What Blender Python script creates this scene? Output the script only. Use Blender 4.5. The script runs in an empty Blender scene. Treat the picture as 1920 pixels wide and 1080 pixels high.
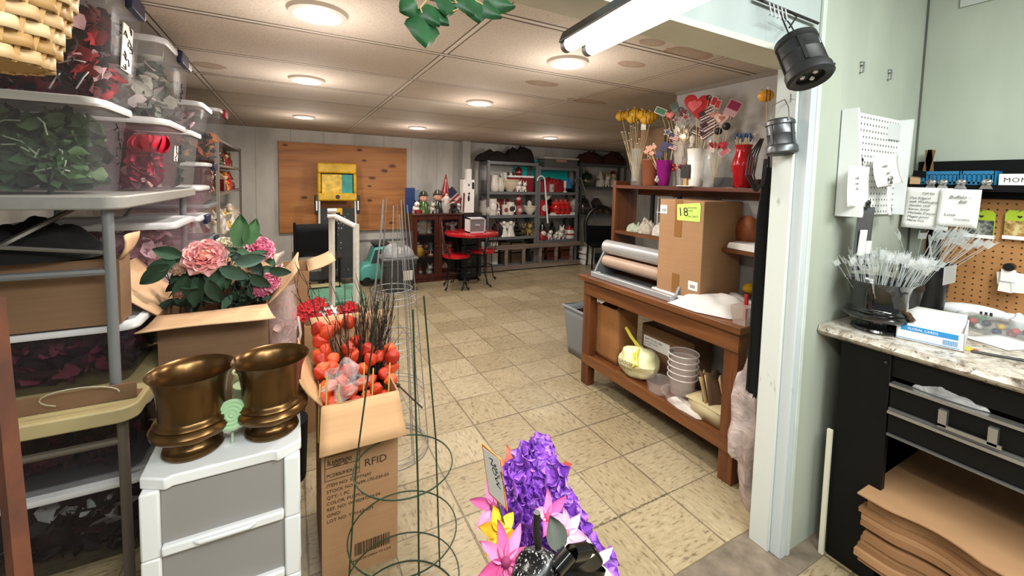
import bpy, math, random
from math import sin, cos, pi, radians as rad
from mathutils import Vector, Matrix, noise

RN = random.Random(11)
C = bpy.context.scene.collection

# ------------------------------------------------------------------ camera
EYE = Vector((0, 0, 1.462)); F = 775.0; PPY = 391.5
def _axes(yaw, pit, rol):
    cy, sy, cp, sp, cr, sr = cos(yaw), sin(yaw), cos(pit), sin(pit), cos(rol), sin(rol)
    r = Vector((cy, -sy, 0)); f = Vector((sy*cp, cy*cp, -sp)); u = r.cross(f)
    return cr*r + sr*u, -sr*r + cr*u, f
RX, UP, FW = _axes(.492, .0634, .0235)
cam = bpy.data.cameras.new('camera'); co = bpy.data.objects.new('camera', cam); C.objects.link(co)
cam.sensor_width = 36; cam.lens = F/1920*36; cam.shift_y = -(540-PPY)/1920; cam.clip_start = .02
co.matrix_world = Matrix(((RX.x, UP.x, -FW.x, EYE.x), (RX.y, UP.y, -FW.y, EYE.y), (RX.z, UP.z, -FW.z, EYE.z), (0, 0, 0, 1)))
bpy.context.scene.camera = co
def at(px, py, **k):
    """survey helper: the place where a sight line from the tripod meets the plane x=, y= or z="""
    d = (px-960)/F*RX - (py-PPY)/F*UP + FW
    (a, v), = k.items(); i = 'xyz'.index(a)
    return EYE + d*((v-EYE[i])/d[i])

# ------------------------------------------------------------------ mesh builder
def TM(x=0, y=0, z=0, rx=0, ry=0, rz=0, s=1):
    m = Matrix.Translation((x, y, z)) @ Matrix.Rotation(rad(rz), 4, 'Z') @ Matrix.Rotation(rad(ry), 4, 'Y') @ Matrix.Rotation(rad(rx), 4, 'X')
    return m @ (Matrix.Diagonal((*s, 1)) if isinstance(s, (tuple, list)) else Matrix.Scale(s, 4))
def frame(o, X, Y):
    X = Vector(X).normalized(); Z = X.cross(Vector(Y)).normalized(); Y = Z.cross(X); o = Vector(o)
    return Matrix(((X.x, Y.x, Z.x, o.x), (X.y, Y.y, Z.y, o.y), (X.z, Y.z, Z.z, o.z), (0, 0, 0, 1)))
def along(p, d):
    d = Vector(d).normalized(); a = Vector((1, 0, 0)) if abs(d.x) < .9 else Vector((0, 1, 0))
    x = (a - d*a.dot(d)).normalized(); y = d.cross(x); p = Vector(p)
    return Matrix(((x.x, y.x, d.x, p.x), (x.y, y.y, d.y, p.y), (x.z, y.z, d.z, p.z), (0, 0, 0, 1)))
def lin(h):
    h = h.lstrip('#'); c = [int(h[i:i+2], 16)/255 for i in (0, 2, 4)]
    return tuple((x/12.92 if x <= .04045 else ((x+.055)/1.055)**2.4) for x in c) + (1,)

class MB:
    def __init__(s): s.v = []; s.f = []; s.c = []; s.col = None; s.sm = []
    def c_(s, h): s.col = lin(h) if isinstance(h, str) else h; return s
    def add(s, vs, fs, M=None, sm=True):
        n = len(s.v)
        for p in vs:
            p = Vector(p); s.v.append(M @ p if M is not None else p)
        for f in fs: s.f.append([i+n for i in f]); s.c.append(s.col); s.sm.append(sm)
        return s
    def box(s, x0, y0, z0, x1, y1, z1, M=None):
        v = [(x, y, z) for z in (z0, z1) for x, y in ((x0, y0), (x1, y0), (x1, y1), (x0, y1))]
        return s.add(v, [(3, 2, 1, 0), (4, 5, 6, 7), (0, 1, 5, 4), (1, 2, 6, 5), (2, 3, 7, 6), (3, 0, 4, 7)], M, False)
    def frust(s, a, b, M=None):      # a,b = (x0,y0,x1,y1,z)
        v = [(x, y, q[4]) for q in (a, b) for x, y in ((q[0], q[1]), (q[2], q[1]), (q[2], q[3]), (q[0], q[3]))]
        return s.add(v, [(3, 2, 1, 0), (4, 5, 6, 7), (0, 1, 5, 4), (1, 2, 6, 5), (2, 3, 7, 6), (3, 0, 4, 7)], M, False)
    def lathe(s, prof, n=24, M=None, wob=None):
        vs = []; fs = []; m = len(prof)
        for k in range(n):
            a = 2*pi*k/n
            for j, (r, z) in enumerate(prof):
                q = r*(wob(a, j) if wob else 1); vs.append((q*cos(a), q*sin(a), z))
        for k in range(n):
            k2 = (k+1) % n
            for j in range(m-1):
                fs.append((k*m+j, k2*m+j, k2*m+j+1, k*m+j+1))
        return s.add(vs, fs, M)
    def disc(s, r, n=24, M=None):
        return s.add([(r*cos(2*pi*k/n), r*sin(2*pi*k/n), 0) for k in range(n)], [tuple(range(n))], M, False)
    def cyl(s, p0, p1, r0, r1=None, n=10):
        p0 = Vector(p0); p1 = Vector(p1); r1 = r0 if r1 is None else r1; M = along(p0, p1-p0); L = (p1-p0).length
        s.lathe([(0, 0), (r0, 0)], n, M); s.lathe([(r0, 0), (r1, L)], n, M); return s.lathe([(r1, L), (0, L)], n, M)
    def tube(s, pts, r, n=6, closed=False):
        pts = [Vector(p) for p in pts]; m = len(pts); vs = []; fs = []; x = None
        for i, p in enumerate(pts):
            a = pts[(i-1) % m] if closed or i else p; b = pts[(i+1) % m] if closed or i < m-1 else p
            d = (b-a).normalized() if (b-a).length > 1e-9 else Vector((0, 0, 1))
            if x is None: x = along(p, d).col[0].xyz
            x = (x-d*x.dot(d)); x = x.normalized() if x.length > 1e-6 else along(p, d).col[0].xyz
            y = d.cross(x); rr = r[i] if isinstance(r, (list, tuple)) else r
            vs += [p + x*rr*cos(2*pi*k/n) + y*rr*sin(2*pi*k/n) for k in range(n)]
        for i in range(m if closed else m-1):
            j = (i+1) % m
            fs += [(i*n+k, i*n+(k+1) % n, j*n+(k+1) % n, j*n+k) for k in range(n)]
        if not closed: fs += [tuple(range(n))[::-1], tuple((m-1)*n+k for k in range(n))]
        return s.add(vs, fs)
    def ring(s, c, R, r, n=28, k=6, M=None):
        p = [Vector((R*cos(2*pi*i/n), R*sin(2*pi*i/n), 0)) for i in range(n)]
        p = [(M @ q if M is not None else q+Vector(c)) for q in p]
        return s.tube(p, r, k, True)
    def ball(s, c, r, n=12, m=8, M=None, lump=0, seed=0):
        r = (r, r, r) if not isinstance(r, (tuple, list)) else r; vs = []; fs = []
        for j in range(m+1):
            t = pi*j/m
            for k in range(n):
                a = 2*pi*k/n; d = Vector((sin(t)*cos(a), sin(t)*sin(a), -cos(t)))
                q = 1+(lump*noise.noise(d*1.7+Vector((seed*3.1, seed, 0))) if lump else 0)
                vs.append((c[0]+r[0]*d.x*q, c[1]+r[1]*d.y*q, c[2]+r[2]*d.z*q))
        for j in range(m):
            for k in range(n): fs.append((j*n+k, j*n+(k+1) % n, (j+1)*n+(k+1) % n, (j+1)*n+k))
        return s.add(vs, fs, M)
    def sheet(s, fn, nu, nv, M=None, sm=True):
        vs = [fn(i/nu, j/nv) for j in range(nv+1) for i in range(nu+1)]
        fs = [(j*(nu+1)+i, j*(nu+1)+i+1, (j+1)*(nu+1)+i+1, (j+1)*(nu+1)+i) for j in range(nv) for i in range(nu)]
        return s.add(vs, fs, M, sm)
    def prism(s, pts, z0, z1, M=None):
        n = len(pts); v = [(x, y, z) for z in (z0, z1) for x, y in pts]
        return s.add(v, [tuple(range(n))[::-1], tuple(range(n, 2*n))] + [(i, (i+1) % n, n+(i+1) % n, n+i) for i in range(n)], M, False)
    def rpetal(s, M, L, W, cup=.2, curl=.2, nu=6, nv=8):
        """a broad petal with a rounded tip"""
        def fn(u, v):
            t = 2*u-1; w = W*.5*max(.0, 1-abs(2*min(1, .10+.90*v)-1.12)**3.2/1.0)**.6 if v < 1 else W*.16
            return (w*t, L*v*(1-.06*t*t*v), cup*W*t*t*.9 + curl*L*v*v + .04*W*sin(7*u+3*v)*v)
        return s.sheet(fn, nu, nv, M)
    def petal(s, M, L, W, cup=.2, curl=.2, shape=.8, nu=4, nv=5):
        """base at the origin, growing along +Y, facing +Z"""
        def fn(u, v):
            w = W*.5*(sin(pi*min(1, .06+.94*v**shape))**.75 if v < 1 else .06); t = 2*u-1
            return (w*t, L*v*(1-.15*abs(curl)*v), cup*W*t*t*.9 + curl*L*v*v)
        return s.sheet(fn, nu, nv, M)
    def build(s, name, m, parent=None, loc=None, rz=0, bev=0, solid=0, sub=0, flat=False, soft=False):
        me = bpy.data.meshes.new(name); me.from_pydata([tuple(v) for v in s.v], [], s.f)
        me.polygons.foreach_set('use_smooth', [bool(x) and not flat for x in s.sm])
        if any(c is not None for c in s.c):
            at_ = me.color_attributes.new('Col', 'FLOAT_COLOR', 'CORNER'); dat = []
            for p in me.polygons:
                dat += list(s.c[p.index] or (1, 1, 1, 1))*p.loop_total
            at_.data.foreach_set('color', dat)
        me.materials.append(m); me.update()
        if not (flat or soft or m.name == 'silk_mix'): me.set_sharp_from_angle(angle=rad(42))
        o = bpy.data.objects.new(name, me); C.objects.link(o)
        if parent is not None: o.parent = parent
        if loc is not None: o.location = loc
        if rz: o.rotation_euler.z = rad(rz)
        if solid:
            d = o.modifiers.new('solid', 'SOLIDIFY'); d.thickness = solid; d.offset = 0
        if sub:
            d = o.modifiers.new('sub', 'SUBSURF'); d.levels = d.render_levels = sub
        if bev:
            d = o.modifiers.new('bevel', 'BEVEL'); d.width = bev; d.segments = 2; d.limit_method = 'ANGLE'; d.angle_limit = rad(40)
        return o

def tag(o, label, cat, group=None, kind=None):
    o['label'] = label; o['category'] = cat
    if group: o['group'] = group
    if kind: o['kind'] = kind
    return o
def thing(name, label, cat, loc=(0, 0, 0), rz=0, group=None):
    o = bpy.data.objects.new(name, None); C.objects.link(o); o.location = loc; o.rotation_euler.z = rad(rz); o.empty_display_size = .05
    return tag(o, label, cat, group)
def dup(root, loc, rz=None, label=None, group=None, M=None):
    r = root.copy(); C.objects.link(r)
    if M is not None: r.matrix_world = M
    else:
        r.location = loc
        if rz is not None: r.rotation_euler = (0, 0, rad(rz))
    if label: r['label'] = label
    if group: r['group'] = group
    for ch in list(root.children):
        c = ch.copy(); C.objects.link(c); c.parent = r
        for g in list(ch.children):
            d = g.copy(); C.objects.link(d); d.parent = c
    return r
def struct(name, mb, m, **k):
    o = mb.build(name, m, **k); o['kind'] = 'structure'; return o
def text(body, size, m, M, parent=None, name='printed_text', align='LEFT', shear=0, sp=1, ext=.0002):
    cu = bpy.data.curves.new(name, 'FONT'); cu.body = body; cu.size = size; cu.extrude = ext; cu.align_x = align; cu.shear = shear
    cu.space_character = sp; cu.resolution_u = 2; cu.materials.append(m)
    tmp = bpy.data.objects.new(name, cu); C.objects.link(tmp); dg = bpy.context.evaluated_depsgraph_get()
    me = bpy.data.meshes.new_from_object(tmp.evaluated_get(dg)); bpy.data.objects.remove(tmp); bpy.data.curves.remove(cu)
    o = bpy.data.objects.new(name, me); C.objects.link(o)
    if not me.materials: me.materials.append(m)
    if parent is not None: o.parent = parent
    o.matrix_local = M; return o

# ------------------------------------------------------------------ materials
MATS = {}
def _new(name):
    m = bpy.data.materials.new(name); m.use_nodes = True; nt = m.node_tree; b = nt.nodes['Principled BSDF']; MATS[name] = m
    return m, nt, b
def nd(nt, t, **k):
    n = nt.nodes.new(t)
    for a, v in k.items():
        if a.startswith('i_'): n.inputs[a[2:].replace('_', ' ')].default_value = v
        else: setattr(n, a, v)
    return n
def ramp(nt, fac, stops, interp='LINEAR'):
    r = nt.nodes.new('ShaderNodeValToRGB'); r.color_ramp.interpolation = interp; e = r.color_ramp.elements
    while len(e) < len(stops): e.new(.5)
    for q, (p, c) in zip(e, stops): q.position = p; q.color = lin(c) if isinstance(c, str) else c
    nt.links.new(fac, r.inputs[0]); return r.outputs[0]
def coords(nt, scale=(1, 1, 1), rot=(0, 0, 0), loc=(0, 0, 0), src='Object'):
    t = nt.nodes.new('ShaderNodeTexCoord'); mp = nt.nodes.new('ShaderNodeMapping'); nt.links.new(t.outputs[src], mp.inputs[0])
    mp.inputs['Scale'].default_value = scale; mp.inputs['Rotation'].default_value = rot; mp.inputs['Location'].default_value = loc
    return mp.outputs[0]
def geo(nt): return nt.nodes.new('ShaderNodeNewGeometry').outputs['Position']
def mathn(nt, op, a, b=None, c=None):
    n = nt.nodes.new('ShaderNodeMath'); n.operation = op
    for i, q in enumerate((a, b, c)):
        if q is None: continue
        if isinstance(q, (int, float)): n.inputs[i].default_value = q
        else: nt.links.new(q, n.inputs[i])
    return n.outputs[0]
def mix(nt, fac, a, b, mode='MIX'):
    n = nt.nodes.new('ShaderNodeMix'); n.data_type = 'RGBA'; n.blend_type = mode
    for i, q in ((0, fac), (6, a), (7, b)):
        if isinstance(q, (int, float)): n.inputs[i].default_value = q
        elif isinstance(q, str): n.inputs[i].default_value = lin(q)
        elif isinstance(q, tuple): n.inputs[i].default_value = q
        else: nt.links.new(q, n.inputs[i])
    return n.outputs[2]
def noi(nt, vec, scale, det=3, rough=.55, dist=0):
    n = nd(nt, 'ShaderNodeTexNoise'); n.inputs['Scale'].default_value = scale; n.inputs['Detail'].default_value = det
    n.inputs['Roughness'].default_value = rough; n.inputs['Distortion'].default_value = dist
    if vec is not None: nt.links.new(vec, n.inputs['Vector'])
    return n.outputs[0]
def bump(nt, b, h, st=.2, d=.01):
    n = nd(nt, 'ShaderNodeBump'); n.inputs['Strength'].default_value = st; n.inputs['Distance'].default_value = d
    nt.links.new(h, n.inputs['Height']); nt.links.new(n.outputs[0], b.inputs['Normal'])
def mat(name, color, rough=.5, metal=0, var=0, scale=6, coat=0, emit=0, bmp=0, spec=.5):
    if name in MATS: return MATS[name]
    m, nt, b = _new(name); c = lin(color); b.inputs['Base Color'].default_value = c
    b.inputs['Roughness'].default_value = rough; b.inputs['Metallic'].default_value = metal; b.inputs['Coat Weight'].default_value = coat
    b.inputs['Specular IOR Level'].default_value = spec
    if var:
        f = noi(nt, coords(nt), scale, 4)
        lo = tuple(x*(1-var) for x in c[:3])+(1,); hi = tuple(min(1, x*(1+var)) for x in c[:3])+(1,)
        nt.links.new(ramp(nt, f, [(.3, lo), (.7, hi)]), b.inputs['Base Color'])
        if bmp: bump(nt, b, f, bmp)
    if emit:
        b.inputs['Emission Color'].default_value = c; b.inputs['Emission Strength'].default_value = emit
    return m
def wood(name, c0, c1, c2, axis='x', scale=1, rough=.45, knots=False):
    m, nt, b = _new(name); s = {'x': (1.2, 14, 14), 'y': (14, 1.2, 14), 'z': (14, 14, 1.2)}[axis]
    v = coords(nt, tuple(q*scale for q in s)); f = noi(nt, v, 1.6, 6, .62, .6)
    col = ramp(nt, f, [(.28, c0), (.5, c1), (.72, c2)])
    if knots:
        vo = nd(nt, 'ShaderNodeTexVoronoi'); vo.inputs['Scale'].default_value = 3.1; vo.inputs['Randomness'].default_value = 1
        nt.links.new(coords(nt, (1, 1, 1.7)), vo.inputs['Vector'])
        k = ramp(nt, vo.outputs['Distance'], [(.05, (1, 1, 1, 1)), (.13, (0, 0, 0, 1))]); col = mix(nt, k, col, '#4a2410')
    nt.links.new(col, b.inputs['Base Color']); b.inputs['Roughness'].default_value = rough; bump(nt, b, f, .08)
    return m
def plastic(name, color, alpha=.4, rough=.25, var=0):
    """see-through moulded plastic"""
    m, nt, b = _new(name); b.inputs['Base Color'].default_value = lin(color); b.inputs['Roughness'].default_value = rough
    t = nd(nt, 'ShaderNodeBsdfTransparent'); mx = nd(nt, 'ShaderNodeMixShader'); mx.inputs[0].default_value = alpha
    if var:
        f = noi(nt, coords(nt), 9, 4, .6, 1); nt.links.new(ramp(nt, f, [(.35, (max(0, alpha-var),)*3+(1,)), (.7, (min(1, alpha+var),)*3+(1,))]), mx.inputs[0])
        bump(nt, b, f, .5, .03)
    nt.links.new(t.outputs[0], mx.inputs[1]); nt.links.new(b.outputs[0], mx.inputs[2])
    nt.links.new(mx.outputs[0], nt.nodes['Material Output'].inputs[0]); return m
def vcol(name, rough=.6, metal=0, coat=0, var=0):
    m, nt, b = _new(name); a = nd(nt, 'ShaderNodeAttribute', attribute_name='Col'); b.inputs['Roughness'].default_value = rough
    b.inputs['Metallic'].default_value = metal; b.inputs['Coat Weight'].default_value = coat; o = a.outputs['Color']
    if var:
        o = mix(nt, var, o, ramp(nt, noi(nt, coords(nt), 30, 3), [(.35, (.25,)*3+(1,)), (.65, (1, 1, 1, 1))]), 'MULTIPLY')
    nt.links.new(o, b.inputs['Base Color']); return m

V = vcol('painted_mix', .5); VS = vcol('silk_mix', .75, var=.16); VG = vcol('glazed_mix', .18, coat=.4)
def cardmat(name, c, v=.08):
    m, nt, b = _new(name); co_ = coords(nt, (2, 2, 40)); f = noi(nt, co_, 3, 4); g = noi(nt, coords(nt), 3, 3)
    k = lin(c); lo = tuple(x*(1-2.2*v) for x in k[:3])+(1,); hi = tuple(min(1, x*(1+v)) for x in k[:3])+(1,)
    col = ramp(nt, mathn(nt, 'MULTIPLY_ADD', f, .4, mathn(nt, 'MULTIPLY', g, .6)), [(.3, lo), (.65, hi)])
    nt.links.new(col, b.inputs['Base Color']); b.inputs['Roughness'].default_value = .75; bump(nt, b, f, .05); return m
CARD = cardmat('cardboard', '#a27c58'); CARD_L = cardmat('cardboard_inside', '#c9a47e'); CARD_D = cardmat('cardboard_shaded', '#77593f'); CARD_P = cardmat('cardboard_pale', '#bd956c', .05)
WHITE = mat('white_plastic', '#dfe1e2', .4); WHITE_M = mat('white_matte', '#d9d8d3', .7, var=.06)
BLACK = mat('black_plastic', '#0c0c0d', .35); BLACK_M = mat('black_matte', '#070708', .8, spec=.2); BLACK_C = mat('black_cloth', '#060607', .95, var=.3, scale=40, bmp=.4)
PAPER = mat('white_paper', '#eceae6', .7, var=.02); INK = mat('black_ink', '#1c1a1a', .6); INK_B = mat('faded_brown_ink', '#3a2718', .7)
STEEL = mat('steel_wire', '#8d8d8b', .35, .9); CHROME = mat('chrome', '#c9c9c9', .15, 1); GREYMET = mat('grey_painted_metal', '#6f7073', .5, .2)
CLEAR = plastic('clear_plastic', '#e8ecec', .22, .1); FROST = plastic('frosted_plastic', '#cfd0d2', .38, .3); BAGCLEAR = plastic('crinkled_bag', '#dcdcde', .5, .2, .28)
GLASS = plastic('clear_glass', '#d9e2df', .13, .05)
GREEN = mat('leaf_green', '#1d3a24', .5, var=.35, scale=12); GREEN_L = mat('leaf_green_light', '#476b3a', .5, var=.3, scale=12); STEMG = mat('stem_green', '#32552c', .6)
# ------------------------------------------------------------------ the setting
def floor_material():
    m, nt, b = _new('vinyl_tile_floor'); P = geo(nt); sx = nd(nt, 'ShaderNodeSeparateXYZ'); nt.links.new(P, sx.inputs[0]); T = .3048
    u = mathn(nt, 'DIVIDE', mathn(nt, 'SUBTRACT', sx.outputs[0], .96-3*T*10), T); v = mathn(nt, 'DIVIDE', mathn(nt, 'SUBTRACT', sx.outputs[1], 2.817-3*T*10), T)
    iu = mathn(nt, 'FLOOR', u); iv = mathn(nt, 'FLOOR', v); fu = mathn(nt, 'FRACT', u); fv = mathn(nt, 'FRACT', v)
    cv = nd(nt, 'ShaderNodeCombineXYZ'); nt.links.new(iu, cv.inputs[0]); nt.links.new(iv, cv.inputs[1])
    wn = nd(nt, 'ShaderNodeTexWhiteNoise'); nt.links.new(cv.outputs[0], wn.inputs['Vector']); rnd = wn.outputs['Value']
    par = mathn(nt, 'MODULO', mathn(nt, 'ADD', iu, iv), 2)
    def streak(s):
        mp = nd(nt, 'ShaderNodeMapping'); nt.links.new(P, mp.inputs[0]); mp.inputs['Scale'].default_value = s
        ad = nd(nt, 'ShaderNodeVectorMath', operation='MULTIPLY_ADD'); nt.links.new(cv.outputs[0], ad.inputs[0]); ad.inputs[1].default_value = (3.7, 5.3, 0); nt.links.new(mp.outputs[0], ad.inputs[2])
        return noi(nt, ad.outputs[0], 1, 4, .6, .4)
    a = streak((80, 22, 1)); c = streak((22, 80, 1))
    n = nd(nt, 'ShaderNodeMix'); nt.links.new(par, n.inputs[0]); nt.links.new(a, n.inputs[2]); nt.links.new(c, n.inputs[3]); st = n.outputs[0]
    base = ramp(nt, st, [(.33, '#3f3324'), (.385, '#7b6c50'), (.45, '#9a8b6c'), (.62, '#a7997a'), (.75, '#b9ad91')])
    base = mix(nt, .35, base, ramp(nt, rnd, [(0, '#8c7e66'), (.5, '#a5967b'), (1, '#b8ab93')]))
    big = noi(nt, P, 1.3, 4, .6); base = mix(nt, .55, base, ramp(nt, big, [(.3, (.55, .5, .42, 1)), (.6, (1, 1, 1, 1))]), 'MULTIPLY')
    eu = mathn(nt, 'MINIMUM', fu, mathn(nt, 'SUBTRACT', 1, fu)); ev = mathn(nt, 'MINIMUM', fv, mathn(nt, 'SUBTRACT', 1, fv)); e = mathn(nt, 'MINIMUM', eu, ev)
    w = noi(nt, P, 2.2, 3); ed = mathn(nt, 'LESS_THAN', e, mathn(nt, 'MULTIPLY', mathn(nt, 'SUBTRACT', w, .28), .055))
    base = mix(nt, mathn(nt, 'MULTIPLY', ed, .62), base, '#41362a')
    for yy, xa, xb, wd in ((1.293, 1.0, 1.62, .030), (2.207, .9, 1.3, .012), (1.9, 1.25, 1.5, .010)):
        g_ = mathn(nt, 'LESS_THAN', mathn(nt, 'ABSOLUTE', mathn(nt, 'SUBTRACT', sx.outputs[1], yy)), mathn(nt, 'MULTIPLY', mathn(nt, 'SUBTRACT', noi(nt, P, 38, 5, .8), .47), wd*3))
        g_ = mathn(nt, 'MULTIPLY', g_, mathn(nt, 'MULTIPLY', mathn(nt, 'GREATER_THAN', sx.outputs[0], xa), mathn(nt, 'LESS_THAN', sx.outputs[0], xb))); base = mix(nt, mathn(nt, 'MULTIPLY', g_, .6), base, '#3a3023')
    nt.links.new(base, b.inputs['Base Color'])
    nt.links.new(ramp(nt, big, [(.3, (.55,)*3+(1,)), (.7, (.3,)*3+(1,))]), b.inputs['Roughness']); b.inputs['Specular IOR Level'].default_value = .4
    bump(nt, b, mathn(nt, 'SUBTRACT', st, ed), .06, .004); return m
struct('floor', MB().box(-2.2, -2.5, -.05, 6.2, 6.6, 0), floor_material())
sub = mat('worn_subfloor', '#6f6355', .8, var=.35, scale=14, bmp=.4)
struct('trim_1', MB().box(1.0, .775, 0, 2.7, .985, .004), sub)

def ceiling_material():
    m, nt, b = _new('drop_ceiling_tile'); P = geo(nt); sx = nd(nt, 'ShaderNodeSeparateXYZ'); nt.links.new(P, sx.inputs[0])
    u = mathn(nt, 'DIVIDE', mathn(nt, 'SUBTRACT', sx.outputs[0], .70-12.2), 1.22); v = mathn(nt, 'DIVIDE', mathn(nt, 'SUBTRACT', sx.outputs[1], 2.09-6.1), .61)
    iu = mathn(nt, 'FLOOR', u); iv = mathn(nt, 'FLOOR', v); fu = mathn(nt, 'FRACT', u); fv = mathn(nt, 'FRACT', v)
    cv = nd(nt, 'ShaderNodeCombineXYZ'); nt.links.new(iu, cv.inputs[0]); nt.links.new(iv, cv.inputs[1])
    wn = nd(nt, 'ShaderNodeTexWhiteNoise'); nt.links.new(cv.outputs[0], wn.inputs['Vector'])
    base = ramp(nt, wn.outputs['Value'], [(0, '#b5a698'), (.5, '#c0b3a6'), (1, '#c9beb2')])
    base = mix(nt, .35, base, ramp(nt, noi(nt, P, 1.1, 3), [(.35, (.7, .66, .6, 1)), (.65, (1, 1, 1, 1))]), 'MULTIPLY')
    # water stains
    for (x, y, rx_, ry_) in ((1.45, 2.33, .14, .075), (1.72, 1.42, .17, .085), (1.45, 1.40, .08, .05), (1.62, 1.7, .1, .06), (-.42, 3.05, .1, .09), (-.5, 3.3, .13, .06), (2.05, 2.62, .22, .07)):
        d = mathn(nt, 'ADD', mathn(nt, 'POWER', mathn(nt, 'DIVIDE', mathn(nt, 'SUBTRACT', sx.outputs[0], x), rx_), 2), mathn(nt, 'POWER', mathn(nt, 'DIVIDE', mathn(nt, 'SUBTRACT', sx.outputs[1], y), ry_), 2))
        d = mathn(nt, 'ADD', d, mathn(nt, 'MULTIPLY', noi(nt, P, 24, 3), .5))
        k = ramp(nt, d, [(.3, (.45,)*3+(1,)), (.9, (.6,)*3+(1,)), (1.15, (.75,)*3+(1,)), (1.3, (0, 0, 0, 1))]); base = mix(nt, k, base, '#8c6a4e')
    base = mix(nt, .45, base, ramp(nt, noi(nt, P, 120, 2, .5), [(.36, (.55, .51, .47, 1)), (.45, (1, 1, 1, 1))]), 'MULTIPLY')
    du = mathn(nt, 'MULTIPLY', mathn(nt, 'MINIMUM', fu, mathn(nt, 'SUBTRACT', 1, fu)), 1.22); dv = mathn(nt, 'MULTIPLY', mathn(nt, 'MINIMUM', fv, mathn(nt, 'SUBTRACT', 1, fv)), .61)
    e = mathn(nt, 'MINIMUM', du, dv); bar = mathn(nt, 'LESS_THAN', e, .011); base = mix(nt, bar, base, '#cdc2b5')
    gap = mathn(nt, 'MULTIPLY', mathn(nt, 'GREATER_THAN', e, .011), mathn(nt, 'LESS_THAN', e, mathn(nt, 'ADD', .0125, mathn(nt, 'MULTIPLY', noi(nt, P, 1.9, 2), .011))))
    gv = mathn(nt, 'MULTIPLY', mathn(nt, 'GREATER_THAN', dv, .011), mathn(nt, 'LESS_THAN', dv, mathn(nt, 'ADD', .014, mathn(nt, 'MULTIPLY', noi(nt, P, 1.4, 2), .016)))); gap = mathn(nt, 'MAXIMUM', gap, gv)
    base = mix(nt, mathn(nt, 'MULTIPLY', gap, .9), base, '#3f352c')
    nt.links.new(base, b.inputs['Base Color']); b.inputs['Roughness'].default_value = .8; b.inputs['Specular IOR Level'].default_value = .25
    bump(nt, b, mathn(nt, 'ADD', noi(nt, P, 60, 3, .7), mathn(nt, 'MULTIPLY', bar, 1.2)), .3, .006); return m
struct('ceiling', MB().box(-1.5, .96, 2.11, 6.2, 6.6, 2.16), ceiling_material())
def panel_wall(name, c, axis, step, seam='#8b8a83', var=.1, split=None):
    m, nt, b = _new(name); P = geo(nt); sx = nd(nt, 'ShaderNodeSeparateXYZ'); nt.links.new(P, sx.inputs[0])
    k = lin(c); lo = tuple(x*(1-var*2) for x in k[:3])+(1,); hi = tuple(min(1, x*(1+var)) for x in k[:3])+(1,)
    mp = nd(nt, 'ShaderNodeMapping'); nt.links.new(P, mp.inputs[0]); mp.inputs['Scale'].default_value = (2, 2, .7)
    base = ramp(nt, noi(nt, mp.outputs[0], 1.7, 5, .6), [(.3, lo), (.6, hi)])
    if step:
        f = mathn(nt, 'FRACT', mathn(nt, 'DIVIDE', sx.outputs['XYZ'.index(axis)], step)); g = mathn(nt, 'LESS_THAN', f, .008/step)
        base = mix(nt, mathn(nt, 'MULTIPLY', g, .6), base, seam)
    nt.links.new(base, b.inputs['Base Color']); b.inputs['Roughness'].default_value = .6; b.inputs['Specular IOR Level'].default_value = .3
    bump(nt, b, noi(nt, P, 90, 3), .06, .003); return m
WB = panel_wall('white_panel_wall', '#c3c0b9', 'X', .41)
struct('wall_back', MB().box(-1.5, 6.4, 0, 6.2, 6.55, 2.2), WB)
struct('wall_left', MB().box(-1.6, .96, 0, -1.45, 6.5, 2.2), WB)
WS = panel_wall('white_plaster', '#b9b7b3', 'X', 0, var=.07)
struct('wall_right', MB().box(2.35, .96, 0, 2.5, 2.02, 2.15), WS)
struct('wall_far_right', MB().box(6.0, 1.9, 0, 6.15, 6.5, 2.2), WB)
SAGE = panel_wall('sage_painted_wall', '#a9b0a3', 'X', 0, var=.05)
struct('wall_partition', MB().box(1.72, .85, 0, 2.64, .96, 2.6), SAGE)
struct('wall_front_right', MB().box(2.64, -2.5, 0, 2.8, .96, 2.6), SAGE)
struct('ceiling_front', MB().box(-2.2, -2.5, 2.6, 2.8, .96, 2.65), WHITE_M)
HDR = panel_wall('pale_blue_paint', '#a8b2b1', 'X', 0, var=.06)
struct('wall_header', MB().box(-1.6, .85, 1.945, 1.72, .96, 2.6), HDR)
struct('trim_2', MB().box(-1.6, .84, 1.925, 1.70, .97, 1.945), mat('cream_trim', '#c6c6b8', .6, var=.06))
def worn(name, c, scr):
    m, nt, b = _new(name); v = coords(nt, (18, 18, 2.2)); f = noi(nt, v, 1.5, 5, .65, .5); g = noi(nt, geo(nt), 7, 3)
    k = ramp(nt, mathn(nt, 'MULTIPLY_ADD', f, .55, mathn(nt, 'MULTIPLY', g, .45)), [(.33, scr), (.385, c), (.6, c)]); nt.links.new(k, b.inputs['Base Color']); b.inputs['Roughness'].default_value = .45; bump(nt, b, f, .1); return m
JW = worn('worn_white_paint', '#cdd3cf', '#8b8a7c'); JB = worn('worn_blue_paint', '#bfc8cb', '#8d9395')
struct('trim_3', MB().box(1.672, .885, .004, 1.722, .962, 1.925), JW, bev=.003)
struct('trim_4', MB().box(1.685, .842, .004, 1.722, .885, 2.0), JB, bev=.003)
struct('trim_5', MB().box(1.722, .838, .004, 1.745, .85, 2.6), mat('pale_corner_bead', '#c3ccc4', .5, var=.1), bev=.003)
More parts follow.
